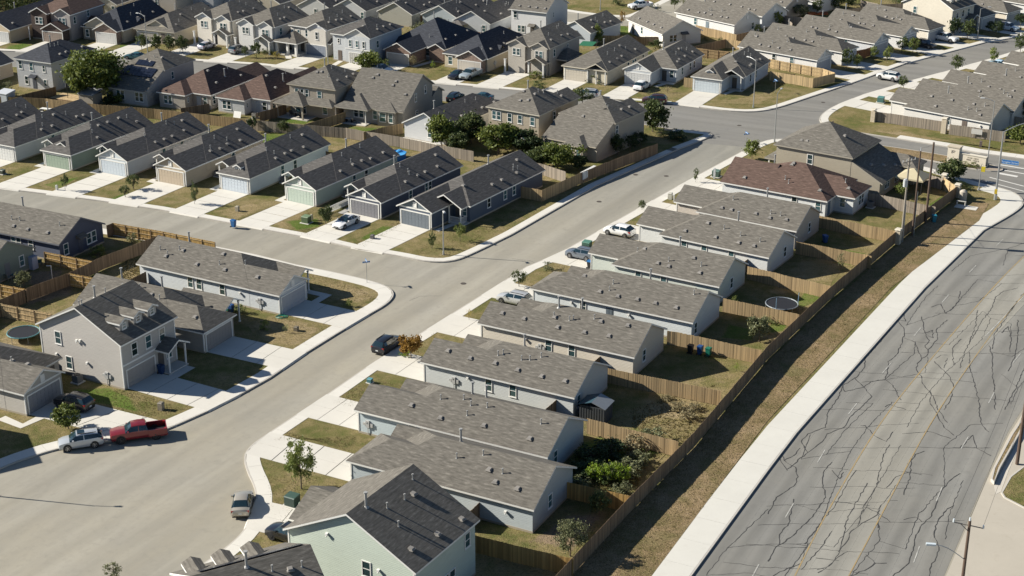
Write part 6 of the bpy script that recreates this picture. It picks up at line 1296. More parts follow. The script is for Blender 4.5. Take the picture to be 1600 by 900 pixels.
T('low_shrub', 'green shrub tree behind the navy house against the long brown fence', 152, 399, 1.9, 2.6, 'bush', 'young', 700, 'shrub'); T('low_shrub', 'grey green shrub by the new street fence', 207, 377, 1.5, 1.8, 'bush', 'grey', 500, 'shrub'); T('yard_tree', 'olive tree in the shaded patio yard on the left', 38, 452, 3.0, 2.6, 'sparse', 'grey', 1000); T('low_shrub', 'dark bush at the left edge above the trampoline', 0, 482, 1.5, 2.2, 'bush', 'oak', 400, 'shrub')
for u, v, h, w, lab in ((102, 298, 3.1, 1.5, 'slim young tree in front of the sage green house'), (196, 308, 2.2, 2.0, 'shorter of two young trees by the pale blue garage'), (209, 296, 2.9, 2.4, 'taller of two young trees by the pale blue garage'), (304, 319, 3.6, 1.5, 'young tree before the beige garage house'), (675, 388, 2.7, 1.3, 'staked young tree left of the corner street lamp')): T('young_tree', lab, u, v, h, w, 'sparse', 'oak', 700, group=g)
T('round_tree', 'dense dark tree by the mint garage and white saloon', 509, 351, 2.9, 2.3, 'ball', 'oak', 1200, group=g); T('young_tree', 'light green young tree before the small railed porch', 719, 377, 3.1, 1.9, 'sparse', 'young', 700, group=g)
T('yard_tree', 'dark narrow tree by the fence behind the beige house', 395, 206, 2.9, 2.0, 'column', 'dark', 700); T('yard_tree', 'green yard tree on the bright lawn behind the white blue house', 443, 209, 2.4, 2.1, 'ball', 'oak', 700)
for u, v, h, w, sh, pl, lab in ((690, 229, 4.8, 3.7, 'oak', 'bright', 'bright tree at the left of the tree cluster'), (736, 224, 4.6, 4.4, 'oak', 'oak', 'dark middle tree of the tree cluster'), (779, 240, 4.5, 5.0, 'oak', 'bright', 'widest bright tree of the tree cluster'), (715, 238, 3.0, 2.8, 'ball', 'oak', 'lower tree between the bright and dark ones of the cluster'), (822, 240, 3.4, 4.0, 'oak', 'dark', 'dark tree under the white framed windows'), (843, 262, 3.0, 3.6, 'ball', 'oak', 'dark bush left of the vivid green tree'), (871, 266, 4.0, 4.4, 'oak', 'bright', 'vivid green tree in front of the big brown roof'), (905, 266, 2.2, 2.4, 'ball', 'dark', 'small dark tree right of the vivid green one')): T('leafy_tree', lab, u, v, h * 1.15, w * 1.25, sh, pl, 2400, group='trees between the back yards')
for u, v, h, o in ((965, 243, 3.6, 'nearest and tallest'), (985, 236, 2.8, 'middle'), (1000, 228, 2.4, 'farthest')): T('tall_shrub', o + ' of three dark shrubs against the big roofed corner house', u, v, h, 2.6, 'ball', 'dark', 700, 'shrub', 'shrubs along the shaded side wall')
T('street_tree', 'round oak at the street corner beyond the big brown roof', 1020, 206, 5.6, 5.0, 'oak', 'oak', 1800); T('low_shrub', 'dark bush on the corner lawn right of the round oak', 1055, 219, 2.0, 3.8, 'bush', 'dark', 700, 'shrub'); T('low_shrub', 'dark shrub in front of the street corner fence', 1033, 213, 1.4, 2, 'bush', 'oak', 300, 'shrub')
T('big_tree', 'big bright spreading tree left of the solar panel house', 148, 156, 9.6, 11.6, 'oak', 'bright', 5200, leafs=.05); T('low_shrub', 'yellow green shrub under the big bright tree', 183, 160, 2.6, 4.0, 'bush', 'bright', 900, 'shrub'); T('low_shrub', 'dark shrub behind the fence below the big tree', 168, 162, 1.8, 3.0, 'bush', 'dark', 500, 'shrub'); T('low_shrub', 'grey bush at the left end of the patio yard', 14, 148, 2.6, 2.6, 'bush', 'grey', 400, 'shrub')
for u, v, lab in ((222, 80, 'first of four round street trees by the lamp'), (243, 81, 'second of four round street trees right of the lamp'), (267, 82, 'third of four round street trees before the tan house'), (286, 83, 'last of four round street trees beside the lavender hatchback')): T('street_tree', lab, u, v, 3.6, 2.9, 'ball', 'oak', 700, group='four round street trees')
T('young_tree', 'slim young tree right of the grey SUV', 384, 90, 3.0, 1.8, 'sparse', 'oak', 400); T('young_tree', 'darker young tree before the teal glazed house', 401, 90, 3.2, 2.2, 'ball', 'oak', 500); T('sapling', 'yellow bush before the columned porch', 433, 92, 1.9, 1.8, 'sparse', 'yellow', 260); T('low_shrub', 'shrub row before the teal glazed house entrance', 418, 84, 1.5, 3.4, 'bush', 'oak', 400, 'shrub')
T('big_bush', 'big bright bush before the pale two storey garage', 577, 112, 4.0, 5.2, 'oak', 'bright', 1500, 'bush'); T('low_shrub', 'yellowing bush right of the big bright one', 603, 104, 2.0, 2.0, 'bush', 'young', 300, 'shrub'); T('low_shrub', 'beige bush beside the brick garage', 645, 105, 2.4, 2.0, 'ball', 'beige', 400, 'shrub'); T('sapling', 'bright sapling on the lawn of the brick house', 677, 109, 2.1, 1.2, 'sparse', 'lime', 200); T('low_shrub', 'hedge at the foot of the pale two storey house', 530, 92, 1.4, 3.0, 'bush', 'oak', 300, 'shrub'); T('tall_shrub', 'dark shrub in the gap beside the blue shaded wall', 594, 88, 2.6, 2.2, 'ball', 'dark', 300, 'shrub')
T('conifer', 'pointed tree before the grey green gable in the top row', 615, 74, 5.2, 3.2, 'cone', 'oak', 900); T('yard_tree', 'tall dark tree left of the grey green gable', 581, 62, 5.8, 3.2, 'cone', 'oak', 800); T('yard_tree', 'olive tree left of the pale blue gable in the top row', 655, 54, 2.8, 4.0, 'ball', 'grey', 600); T('yard_tree', 'round dark tree right of the pale blue gable in the top row', 696, 44, 3.6, 3.0, 'ball', 'oak', 600); T('yard_tree', 'small tree before the white gable with two dark windows', 741, 48, 3.2, 2.4, 'ball', 'oak', 500); T('round_tree', 'round tree at the top beside the cream two storey wall', 256, 20, 3.2, 3.4, 'ball', 'oak', 400); T('round_tree', 'reddish tinged tree at the top left of the white two storey house', 285, 18, 2.8, 4.0, 'ball', 'young', 400); T('round_tree', 'dark shrub tree at the top before the white wall', 313, 18, 2.2, 2.2, 'ball', 'oak', 300)
T('low_shrub', 'trimmed hedge below the taupe house porch', 838, 121, 1.4, 3.6, 'bush', 'bright', 500, 'shrub'); T('low_shrub', 'dark garden bush left of the silver estate car', 842, 138, 1.6, 2.8, 'bush', 'oak', 400, 'shrub'); T('low_shrub', 'large shrub bed in front of the beige porch', 932, 128, 2.4, 4.6, 'bush', 'oak', 700, 'shrub'); T('low_shrub', 'shrub left of the beige porch posts', 916, 126, 1.8, 2.2, 'bush', 'bright', 300, 'shrub'); T('yard_tree', 'small tree crown beside the ridge of the big brown roof', 910, 163, 2.9, 4.2, 'ball', 'oak', 600); T('low_shrub', 'dry bush by the driveway of the pale grey house', 1043, 145, 1.6, 2.0, 'sparse', 'beige', 140, 'shrub'); T('low_shrub', 'small dark bush right of the white hatchback driveway', 1014, 148, 1.1, 1.2, 'bush', 'oak', 160, 'shrub')
T('yard_tree', 'bushy tree in the yard behind the taupe two storey house', 931, 68, 4.8, 4.0, 'cone', 'young', 1000); T('young_tree', 'reddish young tree by the bright green lawn', 972, 39, 3.4, 1.5, 'column', 'autumn', 300); T('yard_tree', 'green bush tree right of the white two storey house', 872, 44, 2.8, 3.2, 'ball', 'young', 400); T('low_shrub', 'climbing shrub between the beige and pale grey houses', 1025, 81, 2.6, 3.0, 'ball', 'oak', 500, 'shrub'); T('low_shrub', 'low shrub behind the beige house roof', 1018, 88, 1.6, 2.4, 'bush', 'young', 300, 'shrub'); T('yard_tree', 'grey street tree at the top middle beside the long white house', 1054, 14, 3.2, 2.6, 'ball', 'oak', 400); T('yard_tree', 'smaller olive tree next to the long white house end', 1068, 9, 2.4, 2.2, 'sparse', 'grey', 260); T('low_shrub', 'round shrub in the top garden near the turning white pickup', 966, 8, 2.4, 3.2, 'bush', 'oak', 300, 'shrub'); T('low_shrub', 'small street shrub behind the endwise house ridge', 1019, 17, 1.8, 2.0, 'bush', 'grey', 200, 'shrub'); T('low_shrub', 'second small street shrub behind the endwise house ridge', 1029, 19, 1.9, 1.6, 'bush', 'grey', 200, 'shrub')
T('yard_tree', 'bright upright tree beside the blue shaded gable yard', 1217, 41, 3.6, 2.4, 'column', 'young', 600); T('yard_tree', 'small bright tree where the two triangular yards meet', 1183, 55, 2.4, 1.8, 'ball', 'young', 400); T('yard_tree', 'wide olive tree behind the first white garage roof', 1250, 27, 3.0, 4.2, 'ball', 'grey', 700); T('yard_tree', 'round olive tree above the orange play cloth', 1276, 23, 3.4, 3.0, 'ball', 'oak', 600); T('yard_tree', 'small tree in the triangular yard corner', 1126, 72, 1.9, 1.5, 'ball', 'oak', 260); T('low_shrub', 'small shrub in the striped fence yard', 1103, 64, 1.3, 1.3, 'bush', 'oak', 160, 'shrub')
for i, (u, v, w) in enumerate(((1305, 16, 3.4), (1325, 13, 3.8), (1342, 9, 2.8), (1318, 6, 3.2), (1400, 9, 3.4), (1409, 14, 3.0))): T('yard_tree', ('round dark tree of the row', 'widest dark tree of the row', 'bright tree of the row', 'rear dark tree of the row', 'dark tree left of the cream house', 'low dark tree left of the cream house')[i] + ' behind the far garage roofs', u, v, 3.6, w, 'ball', 'young' if i == 2 else 'oak', 500, group='trees behind the far garages')
for u, v, h, w, pl, lab in ((1323, 107, 3.9, 2.7, 'oak', 'dark round young tree by the first far garage'), (1339, 106, 2.7, 2.0, 'young', 'bright small tree right of the dark round one'), (1366, 92, 2.6, 2.0, 'young', 'left of two bright young trees before the grey gabled garage'), (1385, 96, 3.2, 2.2, 'young', 'right of two bright young trees before the grey gabled garage'), (1409, 82, 3.4, 2.6, 'oak', 'street tree left of the black shaded car'), (1426, 85, 3.6, 2.8, 'bright', 'bright street tree touching the black shaded car'), (1490, 59, 4.6, 3.2, 'dark', 'dark tree before the cream dormer house'), (1511, 62, 4.4, 3.6, 'oak', 'round tree left of the far street lamp'), (1556, 56, 3.4, 3.0, 'dark', 'dark tree right of the far street lamp'), (1411, 141, 3.0, 2.0, 'oak', 'slanting young tree behind the white fenced house'), (1494, 113, 3.6, 2.5, 'oak', 'young street tree behind the second taupe roof'), (1552, 100, 3.4, 2.0, 'young', 'rounded street tree behind the third taupe roof'), (1594, 82, 4.0, 3.0, 'oak', 'street tree at the right edge above the taupe roofs'), (1546, 50, 2.4, 2.2, 'dark', 'low dark tree under the shaded garage wall'), (1594, 42, 3.0, 3.0, 'dark', 'dark tree at the top right edge')): T('street_tree', lab, u, v, h, w, 'ball', pl, 600, group='trees along the far street')
T('round_tree', 'round bright green bush at the right edge beside the grey fence', 1594, 224, 3.4, 4.8, 'ball', 'bright', 1400); T('yard_tree', 'green tree top behind the round bush at the right edge', 1600, 190, 4.2, 3.2, 'ball', 'oak', 700)
for u, v, lab in ((1490, 257, 'left shrub at the foot of the estate sign'), (1507, 259.5, 'middle shrub at the foot of the estate sign'), (1521, 261.5, 'right shrub at the foot of the estate sign')): T('low_shrub', lab, u, v, .9, 2.0, 'bush', 'bright', 300, 'shrub', 'shrubs under the estate sign')
T('low_shrub', 'dark shrub at the right end of the estate sign', 1537, 260, 1.1, 1.4, 'bush', 'dark', 260, 'shrub'); T('young_tree', 'top of a small tree poking into the bottom edge', 178, 905, 1.8, 2.2, 'sparse', 'grey', 500)
tw = random.Random(11)                         # dark wood at the top left, one mass
m = MB()
for i in range(240):
    c = G(tw.uniform(-60, 66), tw.uniform(-20, 22), 0) + Vector((0, 0, tw.uniform(1, 6.5)))
    for j in range(42): leaf(m, c + Vector((tw.gauss(0, 1.1), tw.gauss(0, 1.1), tw.gauss(0, .8))), tw.uniform(.4, .8), tw)
o = m.build('dark_wood', leafmat(*PAL['oak'])); o['kind'] = 'stuff'
# tufts of rough grass
m = MB()
def tuft(p, s):
    for k in range(3):
        a = tw.uniform(0, 6.28); d = Vector((math.cos(a), math.sin(a), 0)); e = Vector((-d.y, d.x, 0)) * s * .35; q = p + d * s * tw.uniform(.2, .7) + Vector((0, 0, s * tw.uniform(.5, 1.1)))
        m.poly([p - e, p + e, q])
ZON = [([(880, 900), (985, 800), (1085, 705), (1200, 575), (1297, 480), (1400, 395)], [(1010, 905), (1105, 785), (1195, 660), (1300, 548), (1390, 450), (1500, 345)], 9000, .10), ([(985, 640), (1120, 600)], [(990, 690), (1085, 690)], 1500, .14), ([(880, 720), (1000, 690)], [(880, 775), (1000, 760)], 1800, .18), ([(412, 740), (500, 745)], [(437, 840), (490, 800)], 900, .07), ([(425, 690), (560, 680)], [(450, 675), (545, 705)], 900, .07), ([(515, 632), (575, 592)], [(550, 636), (640, 604)], 800, .07), ([(480, 425), (560, 450)], [(520, 475), (590, 468)], 900, .08), ([(380, 500), (440, 495)], [(460, 545), (510, 515)], 1000, .08), ([(110, 610), (200, 610)], [(220, 655), (290, 640)], 1100, .08), ([(640, 395), (800, 300)], [(700, 400), (840, 320)], 1600, .08), ([(190, 400), (225, 410)], [(190, 440), (215, 440)], 500, .2), ([(1170, 600), (1300, 480)], [(1180, 610), (1310, 490)], 200, .1), ([(440, 355), (490, 325)], [(480, 370), (520, 345)], 500, .08), ([(550, 380), (620, 345)], [(570, 386), (628, 352)], 500, .08)]
for A, B, n, s in ZON:
    for i in range(n):
        t = tw.random() * (len(A) - 1); k = min(int(t), len(A) - 2); f = t - k; w = tw.random()
        a = (A[k][0] + (A[k + 1][0] - A[k][0]) * f, A[k][1] + (A[k + 1][1] - A[k][1]) * f); b = (B[k][0] + (B[k + 1][0] - B[k][0]) * f, B[k][1] + (B[k + 1][1] - B[k][1]) * f)
        p = G(a[0] + (b[0] - a[0]) * w, a[1] + (b[1] - a[1]) * w); p.z = 0; tuft(p, s * tw.uniform(.5, 1.5))
o = m.build('grass_tufts', leafmat((.17, .14, .05), (.28, .22, .10))); o['kind'] = 'stuff'
# ------------------------------------------------------------ street furniture and yard things
STEEL = paint((.40, .41, .41), .4, .5); TIMBER = paint((.11, .075, .055), .9); PALEW = paint((.28, .25, .21), .9); BLUE = paint((.03, .16, .40), .5)
def lamp(label, u, v, h=7.6, yaw=0.0, arm=1.6):
    t = thing('street_lamp', label, 'street lamp', G(u, v), yaw, 'street lamps')
    m = MB(); m.tube((0, 0, 0), (0, 0, h), .10, .06, 10); m.tube((0, 0, 0), (0, 0, .5), .17, .13, 10); m.build('pole', STEEL, t)
    m = MB(); p = Vector((0, 0, h - .1))
    for i in range(4): q = Vector((arm * (i + 1) / 4, 0, h - .1 + .45 * math.sin((i + 1) / 4 * 1.4))); m.tube(p, q, .045, n=6); p = q
    m.build('arm', STEEL, t); m = MB(); m.hull8([(arm - .1, -.12, p.z - .06), (arm + .6, -.17, p.z - .08), (arm + .6, .17, p.z - .08), (arm - .1, .12, p.z - .06), (arm - .1, -.1, p.z + .06), (arm + .5, -.12, p.z + .07), (arm + .5, .12, p.z + .07), (arm - .1, .1, p.z + .06)])
    m.build('lamp_head', paint((.55, .56, .55), .4), t); return t
lamp('tall grey street lamp on the corner lawn of the dark blue grey house', 693, 398, 6.0, R(-70), .3)
lamp('street lamp among the four round trees at the top left', 231, 84, 7.8, R(150)); lamp('street lamp in front of the columned porch house', 513, 106, 7.6, R(150)); lamp('street lamp on the bare lawn of the dormer corner house', 1177, 168, 8.6, R(130)); lamp('street lamp beside the roof of the tan two storey corner house', 1210, 222, 8.4, R(62)); lamp('street lamp on the far street between the two round trees', 1527, 62, 6.6, R(0)); lamp('twin street lamp standing by the estate sign', 1542, 261, 10.8, R(160))
o = lamp('street lamp pole at the top behind the driveway', 938, 16, 6, R(0))
lamp('street lamp beyond the left edge whose long shadow crosses the cul de sac', -58, 768, 7.6, R(0))
def street_sign(label, u, v, h=2.9):
    t = thing('street_name_sign', label, 'street sign', G(u, v), R(20), 'blue street name signs'); m = MB(); m.tube((0, 0, 0), (0, 0, h), .035, n=8); m.build('post', STEEL, t)
    for a, z in ((0, h - .1), (90, h + .12)):
        m = MB(); m.box(-.5, .5, -.015, .015, 0, .22); o = m.build('blade', BLUE, t); o.location = (0, 0, z); o.rotation_euler = (0, 0, R(a))
        m = MB()
        for k in range(7): m.box(-.4 + k * .115, -.4 + k * .115 + .07, -.018, .018, .06, .15)
        l = m.build('lettering', paint((.7, .72, .74), .6), o)
street_sign('blue street name sign at the corner by the bare lawn', 573.5, 442, 2.9); street_sign('blue street name sign near the fenced corner yard', 1211, 145, 2.2); street_sign('blue and red street name sign by the leafy tree', 1166, 224, 1.6)
# corner mast with the blue road name
t = thing('signal_mast', 'tall steel mast with a long blue road name sign at the right edge', 'mast', G(1555, 312), R(-28)); m = MB(); m.tube((0, 0, 0), (0, 0, 10.6), .17, .10, 12); m.tube((0, 0, 0), (0, 0, .9), .26, .22, 12); m.build('pole', STEEL, t)
m = MB(); p = Vector((0, 0, 10.5))
for i in range(5): q = Vector((3.4 * (i + 1) / 5, 1.6 * (i + 1) / 5, 10.5 + 1.5 * math.sin((i + 1) / 5 * 1.5))); m.tube(p, q, .06, n=6); p = q
m.build('arm', STEEL, t); m = MB(); m.box(p.x - .1, p.x + .9, p.y - .18, p.y + .18, p.z - .1, p.z + .08); m.build('lamp_head', STEEL, t)
m = MB(); m.box(.22, 2.72, -.03, .03, 0, .62); s = m.build('name_sign', paint((.012, .14, .46), .45), t); s.location = (0, 0, 5.75)
m = MB(); 
for a in ((.22, 2.72, .0, .035), (.22, 2.72, .585, .62), (.22, .255, 0, .62), (2.685, 2.72, 0, .62)): m.box(a[0], a[1], -.036, .036, a[2], a[3])
m.build('border', paint((.3, .55, .78), .5), s)
fc = bpy.data.curves.new('lettering', 'FONT'); fc.body = 'Sungate Street'; fc.size = .40; fc.extrude = .006; fc.align_x = 'CENTER'; fc.align_y = 'CENTER'
fo = bpy.data.objects.new('tmp_text', fc); COL.objects.link(fo); dg = bpy.context.evaluated_depsgraph_get(); me = bpy.data.meshes.new_from_object(fo.evaluated_get(dg)); bpy.data.objects.remove(fo); me.materials.clear(); me.materials.append(paint((.62, .78, .88), .5))
o = put('lettering', me, s, (1.47, -.042, .3)); o.rotation_euler = (R(90), 0, 0)
m = MB(); m.box(-.2, .2, -.32, -.17, 1.0, 1.7); m.build('control_box', paint((.5, .36, .03), .5), t)
t = thing('crossing_post', 'short post with a yellow crossing signal by the fence corner', 'signal post', G(1529, 297), R(-28)); m = MB(); m.tube((0, 0, 0), (0, 0, 4.0), .07, .06, 8); m.tube((0, 0, 0), (0, 0, .35), .2, .14, 8); m.build('post', STEEL, t); m = MB(); m.box(.1, .62, -.18, .18, 3.0, 3.75); m.build('signal_head', paint((.62, .5, .03), .5), t)
# estate sign
st = paint((.66, .60, .49), .9); sy = yaw_of((1480, 252), (1535, 262)); t = EST = thing('estate_sign', 'cream stone estate sign with a square pillar on the median', 'sign wall', G(1479, 252), sy)
m = MB(); m.box(0, 2.5, 0, 1.6, 0, 3.2); m.build('pillar', st, t); m = MB(); m.box(-.12, 2.62, -.12, 1.72, 3.2, 3.45); m.build('pillar_cap', paint((.50, .44, .34), .9), t); m = MB(); m.box(2.5, 8.2, .35, 1.0, 0, 2.1); m.build('sign_wall', st, t); m = MB(); m.box(2.5, 8.3, .25, 1.1, 2.1, 2.25); m.build('coping', paint((.64, .59, .49), .9), t); m = MB(); m.box(2.5, 8.4, .1, 1.2, 0, .3); m.build('plinth', paint((.5, .46, .37), .9), t)
m = MB(); m.box(.85, 1.6, -.04, 0, 2.45, 2.6); m.box(.85, 1.0, -.04, 0, 1.95, 2.45); m.box(1.15, 1.45, -.04, 0, 2.15, 2.28); m.build('emblem', paint((.10, .09, .08), .6), t)
m = MB(); q = random.Random(5)
for z, n, x0, w in ((1.4, 9, 4.3, .26), (.95, 10, 4.1, .27)):
    for i in range(n):
        if i in (4,): continue
        x = x0 + i * w; m.box(x, x + .035, .31, .35, z, z + .27)
        if q.random() < .7: m.box(x, x + .15, .31, .35, z + .235, z + .27)
        if q.random() < .6: m.box(x, x + .15, .31, .35, z, z + .035)
        if q.random() < .5: m.box(x + .12, x + .15, .31, .35, z, z + .27)
m.build('lettering', paint((.33, .29, .22), .7), t)
EST.scale = (.76, .76, .76)
# utility poles and their wires
def upole(label, u, v, h, r=.17, mat=TIMBER, cross=0, lower=0.0, yaw=R(20)):
    t = thing('utility_pole', label, 'utility pole', G(u, v), yaw, 'wooden utility poles'); m = MB(); m.tube((0, 0, 0), (0, 0, h), r, r * .7, 10); m.build('pole', mat, t)
    if lower: m = MB(); m.tube((.18, -.1, 0), (.14, -.08, lower), .07, n=8); m.build('conduit', STEEL, t)
    if cross:
        m = MB(); m.box(-1.3, 1.3, -.06, .06, h - .55, h - .42); m.bar((-.75, -.05, h - .5), (0, -.1, h - 1.25), .05); m.bar((.75, -.05, h - .5), (0, -.1, h - 1.25), .05); m.build('crossarm', PALEW, t)
        for x in (-1.2, -.45, .5, 1.2): m = MB(); m.tube((x, 0, h - .42), (x, 0, h - .12), .05, .03, 8); m.build('insulator', paint((.55, .58, .6), .3), t)
    return t
P1 = upole('left wooden pole with a grey transformer can by the fence', 1408, 378, 12.2, .16, PALEW, 1, 5.5, R(35)); m = MB(); m.tube((-.45, -.1, 8.2), (-.45, -.1, 9.2), .3, n=12); m.tube((-.45, -.1, 9.2), (-.45, -.1, 9.32), .16, n=10); m.build('transformer', paint((.5, .52, .53), .4), P1)
P2 = upole('middle wooden pole of the three at the fence', 1425, 368, 12.4, .15, TIMBER, 0, 6.5); m = MB(); m.tube((0, 0, 12.4), (0, 0, 12.9), .06, .04, 8); m.build('insulator', paint((.55, .58, .6), .3), P2)
P3 = upole('tallest dark pole of the three at the fence', 1446, 348, 12.0, .2)
P4 = upole('brown utility pole with arms and a lamp at the bottom right', 1497, 960, 9.2, .17, TIMBER, 0, 0, R(-8))
m = MB(); m.bar((-1.3, 0, 8.95), (0, 0, 8.75), .07); m.bar((0, 0, 8.75), (1.15, 0, 8.55), .07); m.bar((-.75, 0, 8.87), (-.1, 0, 8.25), .06); m.build('crossarm', PALEW, P4)
for x, z in ((-1.3, 8.97), (0, 9.2), (1.15, 8.57)): m = MB(); m.tube((x, 0, z), (x, 0, z + .3), .085, .07, 8); m.build('insulator', paint((.60, .66, .70), .25), P4)
m = MB(); p = Vector((0, 0, 5.4))
for i in range(5): q = Vector((-2.6 * (i + 1) / 5, -.2 * (i + 1) / 5, 5.4 + 1.4 * math.sin((i + 1) / 5 * 1.5))); m.tube(p, q, .035, n=6); p = q
m.build('lamp_arm', STEEL, P4); m = MB(); m.box(p.x - .75, p.x + .05, p.y - .14, p.y + .14, p.z - .08, p.z + .08); m.build('lamp_head', paint((.55, .62, .66), .35), P4)
P5 = upole('brown pole at the right edge above the grass corner', 1589, 725, 12, .19)
def wire(label, a, b, sag=.5, r=.012):
    m = MB(); n = 12; P = [a.lerp(b, i / n) - Vector((0, 0, sag * 4 * (i / n) * (1 - i / n))) for i in range(n + 1)]
    for p, q in zip(P, P[1:]): m.tube(p, q, r, n=5, cap=False)
    return tag(m.build('overhead_wire', BLK), label, 'wire', 'overhead wires')
def top(t, z, x=0.0, y=0.0): a = t.rotation_euler.z; return t.location + Vector((x * math.cos(a) - y * math.sin(a), x * math.sin(a) + y * math.cos(a), z))
for x, z, lab in ((-1.3, 9.2, 'left'), (0, 9.5, 'top'), (1.15, 8.85, 'right')): wire('thin wire from the %s insulator of the bottom right pole' % lab, top(P4, z, x), top(P5, 11.6, x), .6)
wire('service wire from the transformer pole across to the fence cover', top(P1, 6.2), G(1500, 334, .2), .1); wire('second service wire from the transformer pole over the fence', top(P1, 5.4), G(1480, 345, .2), .1); wire('short wire joining the left and middle poles', top(P1, 11.6), top(P2, 12.8), .1); wire('short wire joining the middle and tallest poles', top(P2, 12.8), top(P3, 11.7), .1)
# bins
def bin_(label, p, col, yaw=0.0, lid=None):
    t = thing('wheelie_bin', label, 'bin', p, yaw, 'wheelie bins'); m = MB(); m.hull8([(-.22, -.26, .06), (.22, -.26, .06), (.22, .22, .06), (-.22, .22, .06), (-.30, -.36, 1.0), (.30, -.36, 1.0), (.30, .32, 1.0), (-.30, .32, 1.0)]); m.build('body', paint(col, .5), t)
    m = MB(); m.hull8([(-.32, -.38, 1.0), (.32, -.38, 1.0), (.32, .36, 1.0), (-.32, .36, 1.0), (-.28, -.32, 1.09), (.28, -.32, 1.09), (.28, .36, 1.12), (-.28, .36, 1.12)]); m.build('lid', paint(lid or col, .45), t)
    m = MB(); m.tube((-.31, .3, .12), (-.25, .3, .12), .12, n=10); m.tube((.25, .3, .12), (.31, .3, .12), .12, n=10); m.build('wheel', RUB, t); return t
CB, CG, CK = (.015, .07, .22), (.012, .16, .11), (.022, .022, .024)
bin_('blue bin standing alone at the kerb of the left street', G(365, 355), (.015, .11, .30), R(60)); bin_('black bin against the white house wall', G(347, 479), CK, R(60)); bin_('green bin between the black and blue ones at the white wall', G(355.5, 485), CG, R(60)); bin_('blue bin right of the green one at the white wall', G(361, 488), CB, R(60))
bin_('black bin at the sunlit fence behind the cream house', G(1078.5, 552), CK, R(150)); bin_('blue bin at the sunlit fence behind the cream house', G(1093.5, 553.5), CB, R(150)); bin_('green bin at the sunlit fence behind the cream house', G(1106.5, 556.5), CG, R(150)); bin_('dark bin with a blue lid by the sage garage', G(921.5, 419.5), (.03, .032, .035), R(60), (.02, .14, .36)); bin_('blue bin beside the porch of the dormer house', hp(HS['T'], 5.3, -.7), (.012, .045, .13), R(60)); bin_('dark blue bin beside the tan brick front at the top left', G(27, 62), (.015, .05, .10), 0)
bin_('blue bin standing in the shaded yard under the taupe gable', G(1289, 379), CB, R(20)); bin_('blue water barrel bin by the tallest power pole', G(1459, 347), (.02, .20, .28), 0)
# green utility boxes
def ubox(label, u, v, col=(.055, .10, .075), s=1.0, yaw=R(-28)):
    t = thing('utility_box', label, 'utility box', G(u, v), yaw, 'utility boxes on the lawns'); m = MB(); m.box(-.55 * s, .55 * s, -.5 * s, .5 * s, .08, .95 * s); m.build('cabinet', paint(col, .5), t); m = MB(); m.hull8([(-.58 * s, -.53 * s, .95 * s), (.58 * s, -.53 * s, .95 * s), (.58 * s, .53 * s, .95 * s), (-.58 * s, .53 * s, .95 * s), (-.56 * s, -.45 * s, 1.03 * s), (.56 * s, -.45 * s, 1.03 * s), (.56 * s, .5 * s, 1.08 * s), (-.56 * s, .5 * s, 1.08 * s)]); m.build('lid', paint(sc(col, 1.7), .45), t); m = MB(); m.box(-.75 * s, .75 * s, -.7 * s, .7 * s, -.02, .08); m.build('base', CONC, t)
ubox('dark green utility box on the lawn by the mint green house', 457, 789, (.03, .055, .045), 1.05); ubox('green utility box beside the grey blue SUV', 917, 388, (.05, .12, .09)); ubox('green utility box on the lawn of the mint garage house', 479, 348, (.09, .13, .07)); ubox('green utility box before the red brown roof', 1119, 276, (.06, .10, .08)); ubox('teal utility box by the first taupe roof', 1376, 160, (.05, .13, .12)); ubox('teal box sunk in the lawn behind the light blue house roof', 578, 598, (.06, .16, .18), .5); ubox('dark utility box at the left edge lawn', 4, 272, (.05, .06, .045), .7)
def ped(label, u, v, h=.8, w=.28, col=(.45, .40, .30)):
    t = thing('pedestal', label, 'pedestal', G(u, v), R(-20), 'small pedestals on the lawns'); m = MB(); m.box(-w / 2, w / 2, -w / 2, w / 2, 0, h); m.build('body', paint(col, .6), t); m = MB(); m.hull8([(-w * .55, -w * .55, h), (w * .55, -w * .55, h), (w * .55, w * .55, h), (-w * .55, w * .55, h), (-w * .4, -w * .4, h + .1), (w * .4, -w * .4, h + .1), (w * .4, w * .4, h + .1), (-w * .4, w * .4, h + .1)]); m.build('cap', paint(sc(col, .85), .6), t)
ped('pale green pedestal beside the dark green utility box', 469.5, 797, .75, .25, (.30, .42, .33)); ped('tan pedestal on the lawn right of the pale blue garage', 371, 330, .7, .5); ped('tan pedestal before the taupe dormer house driveway', 252, 640, .8, .55, (.26, .23, .18)); ped('tan pedestal next to the green mint lawn box', 487, 344, .8, .3); ped('white pedestal on the lawn of the taupe house', 1047, 311, .9, .6, (.6, .58, .5)); ped('thin white pedestal on the lawn of the taupe house', 1053, 315, 1.0, .22, (.6, .6, .56)); ped('silver pipe stand by the green box before the red brown roof', 1116, 279, 1.6, .3, (.55, .57, .57)); ped('dark stump pedestal on the lawn of the navy house', 582, 373, .5, .5, (.14, .13, .13)); ped('dark post on the pavement right of the corner house roof', 1301, 198, .9, .2, (.08, .07, .07)); ped('white marker post at the lawn of the beige driveway', 89, 297, .7, .3, (.6, .6, .55)); ped('brown cover stone on the bare lawn by the white garage', 463, 517, .5, .5, (.2, .17, .12)); ped('low dark hydrant like stub on the verge by the estate sign', 1532, 229.5, .9, .4, (.17, .13, .12))
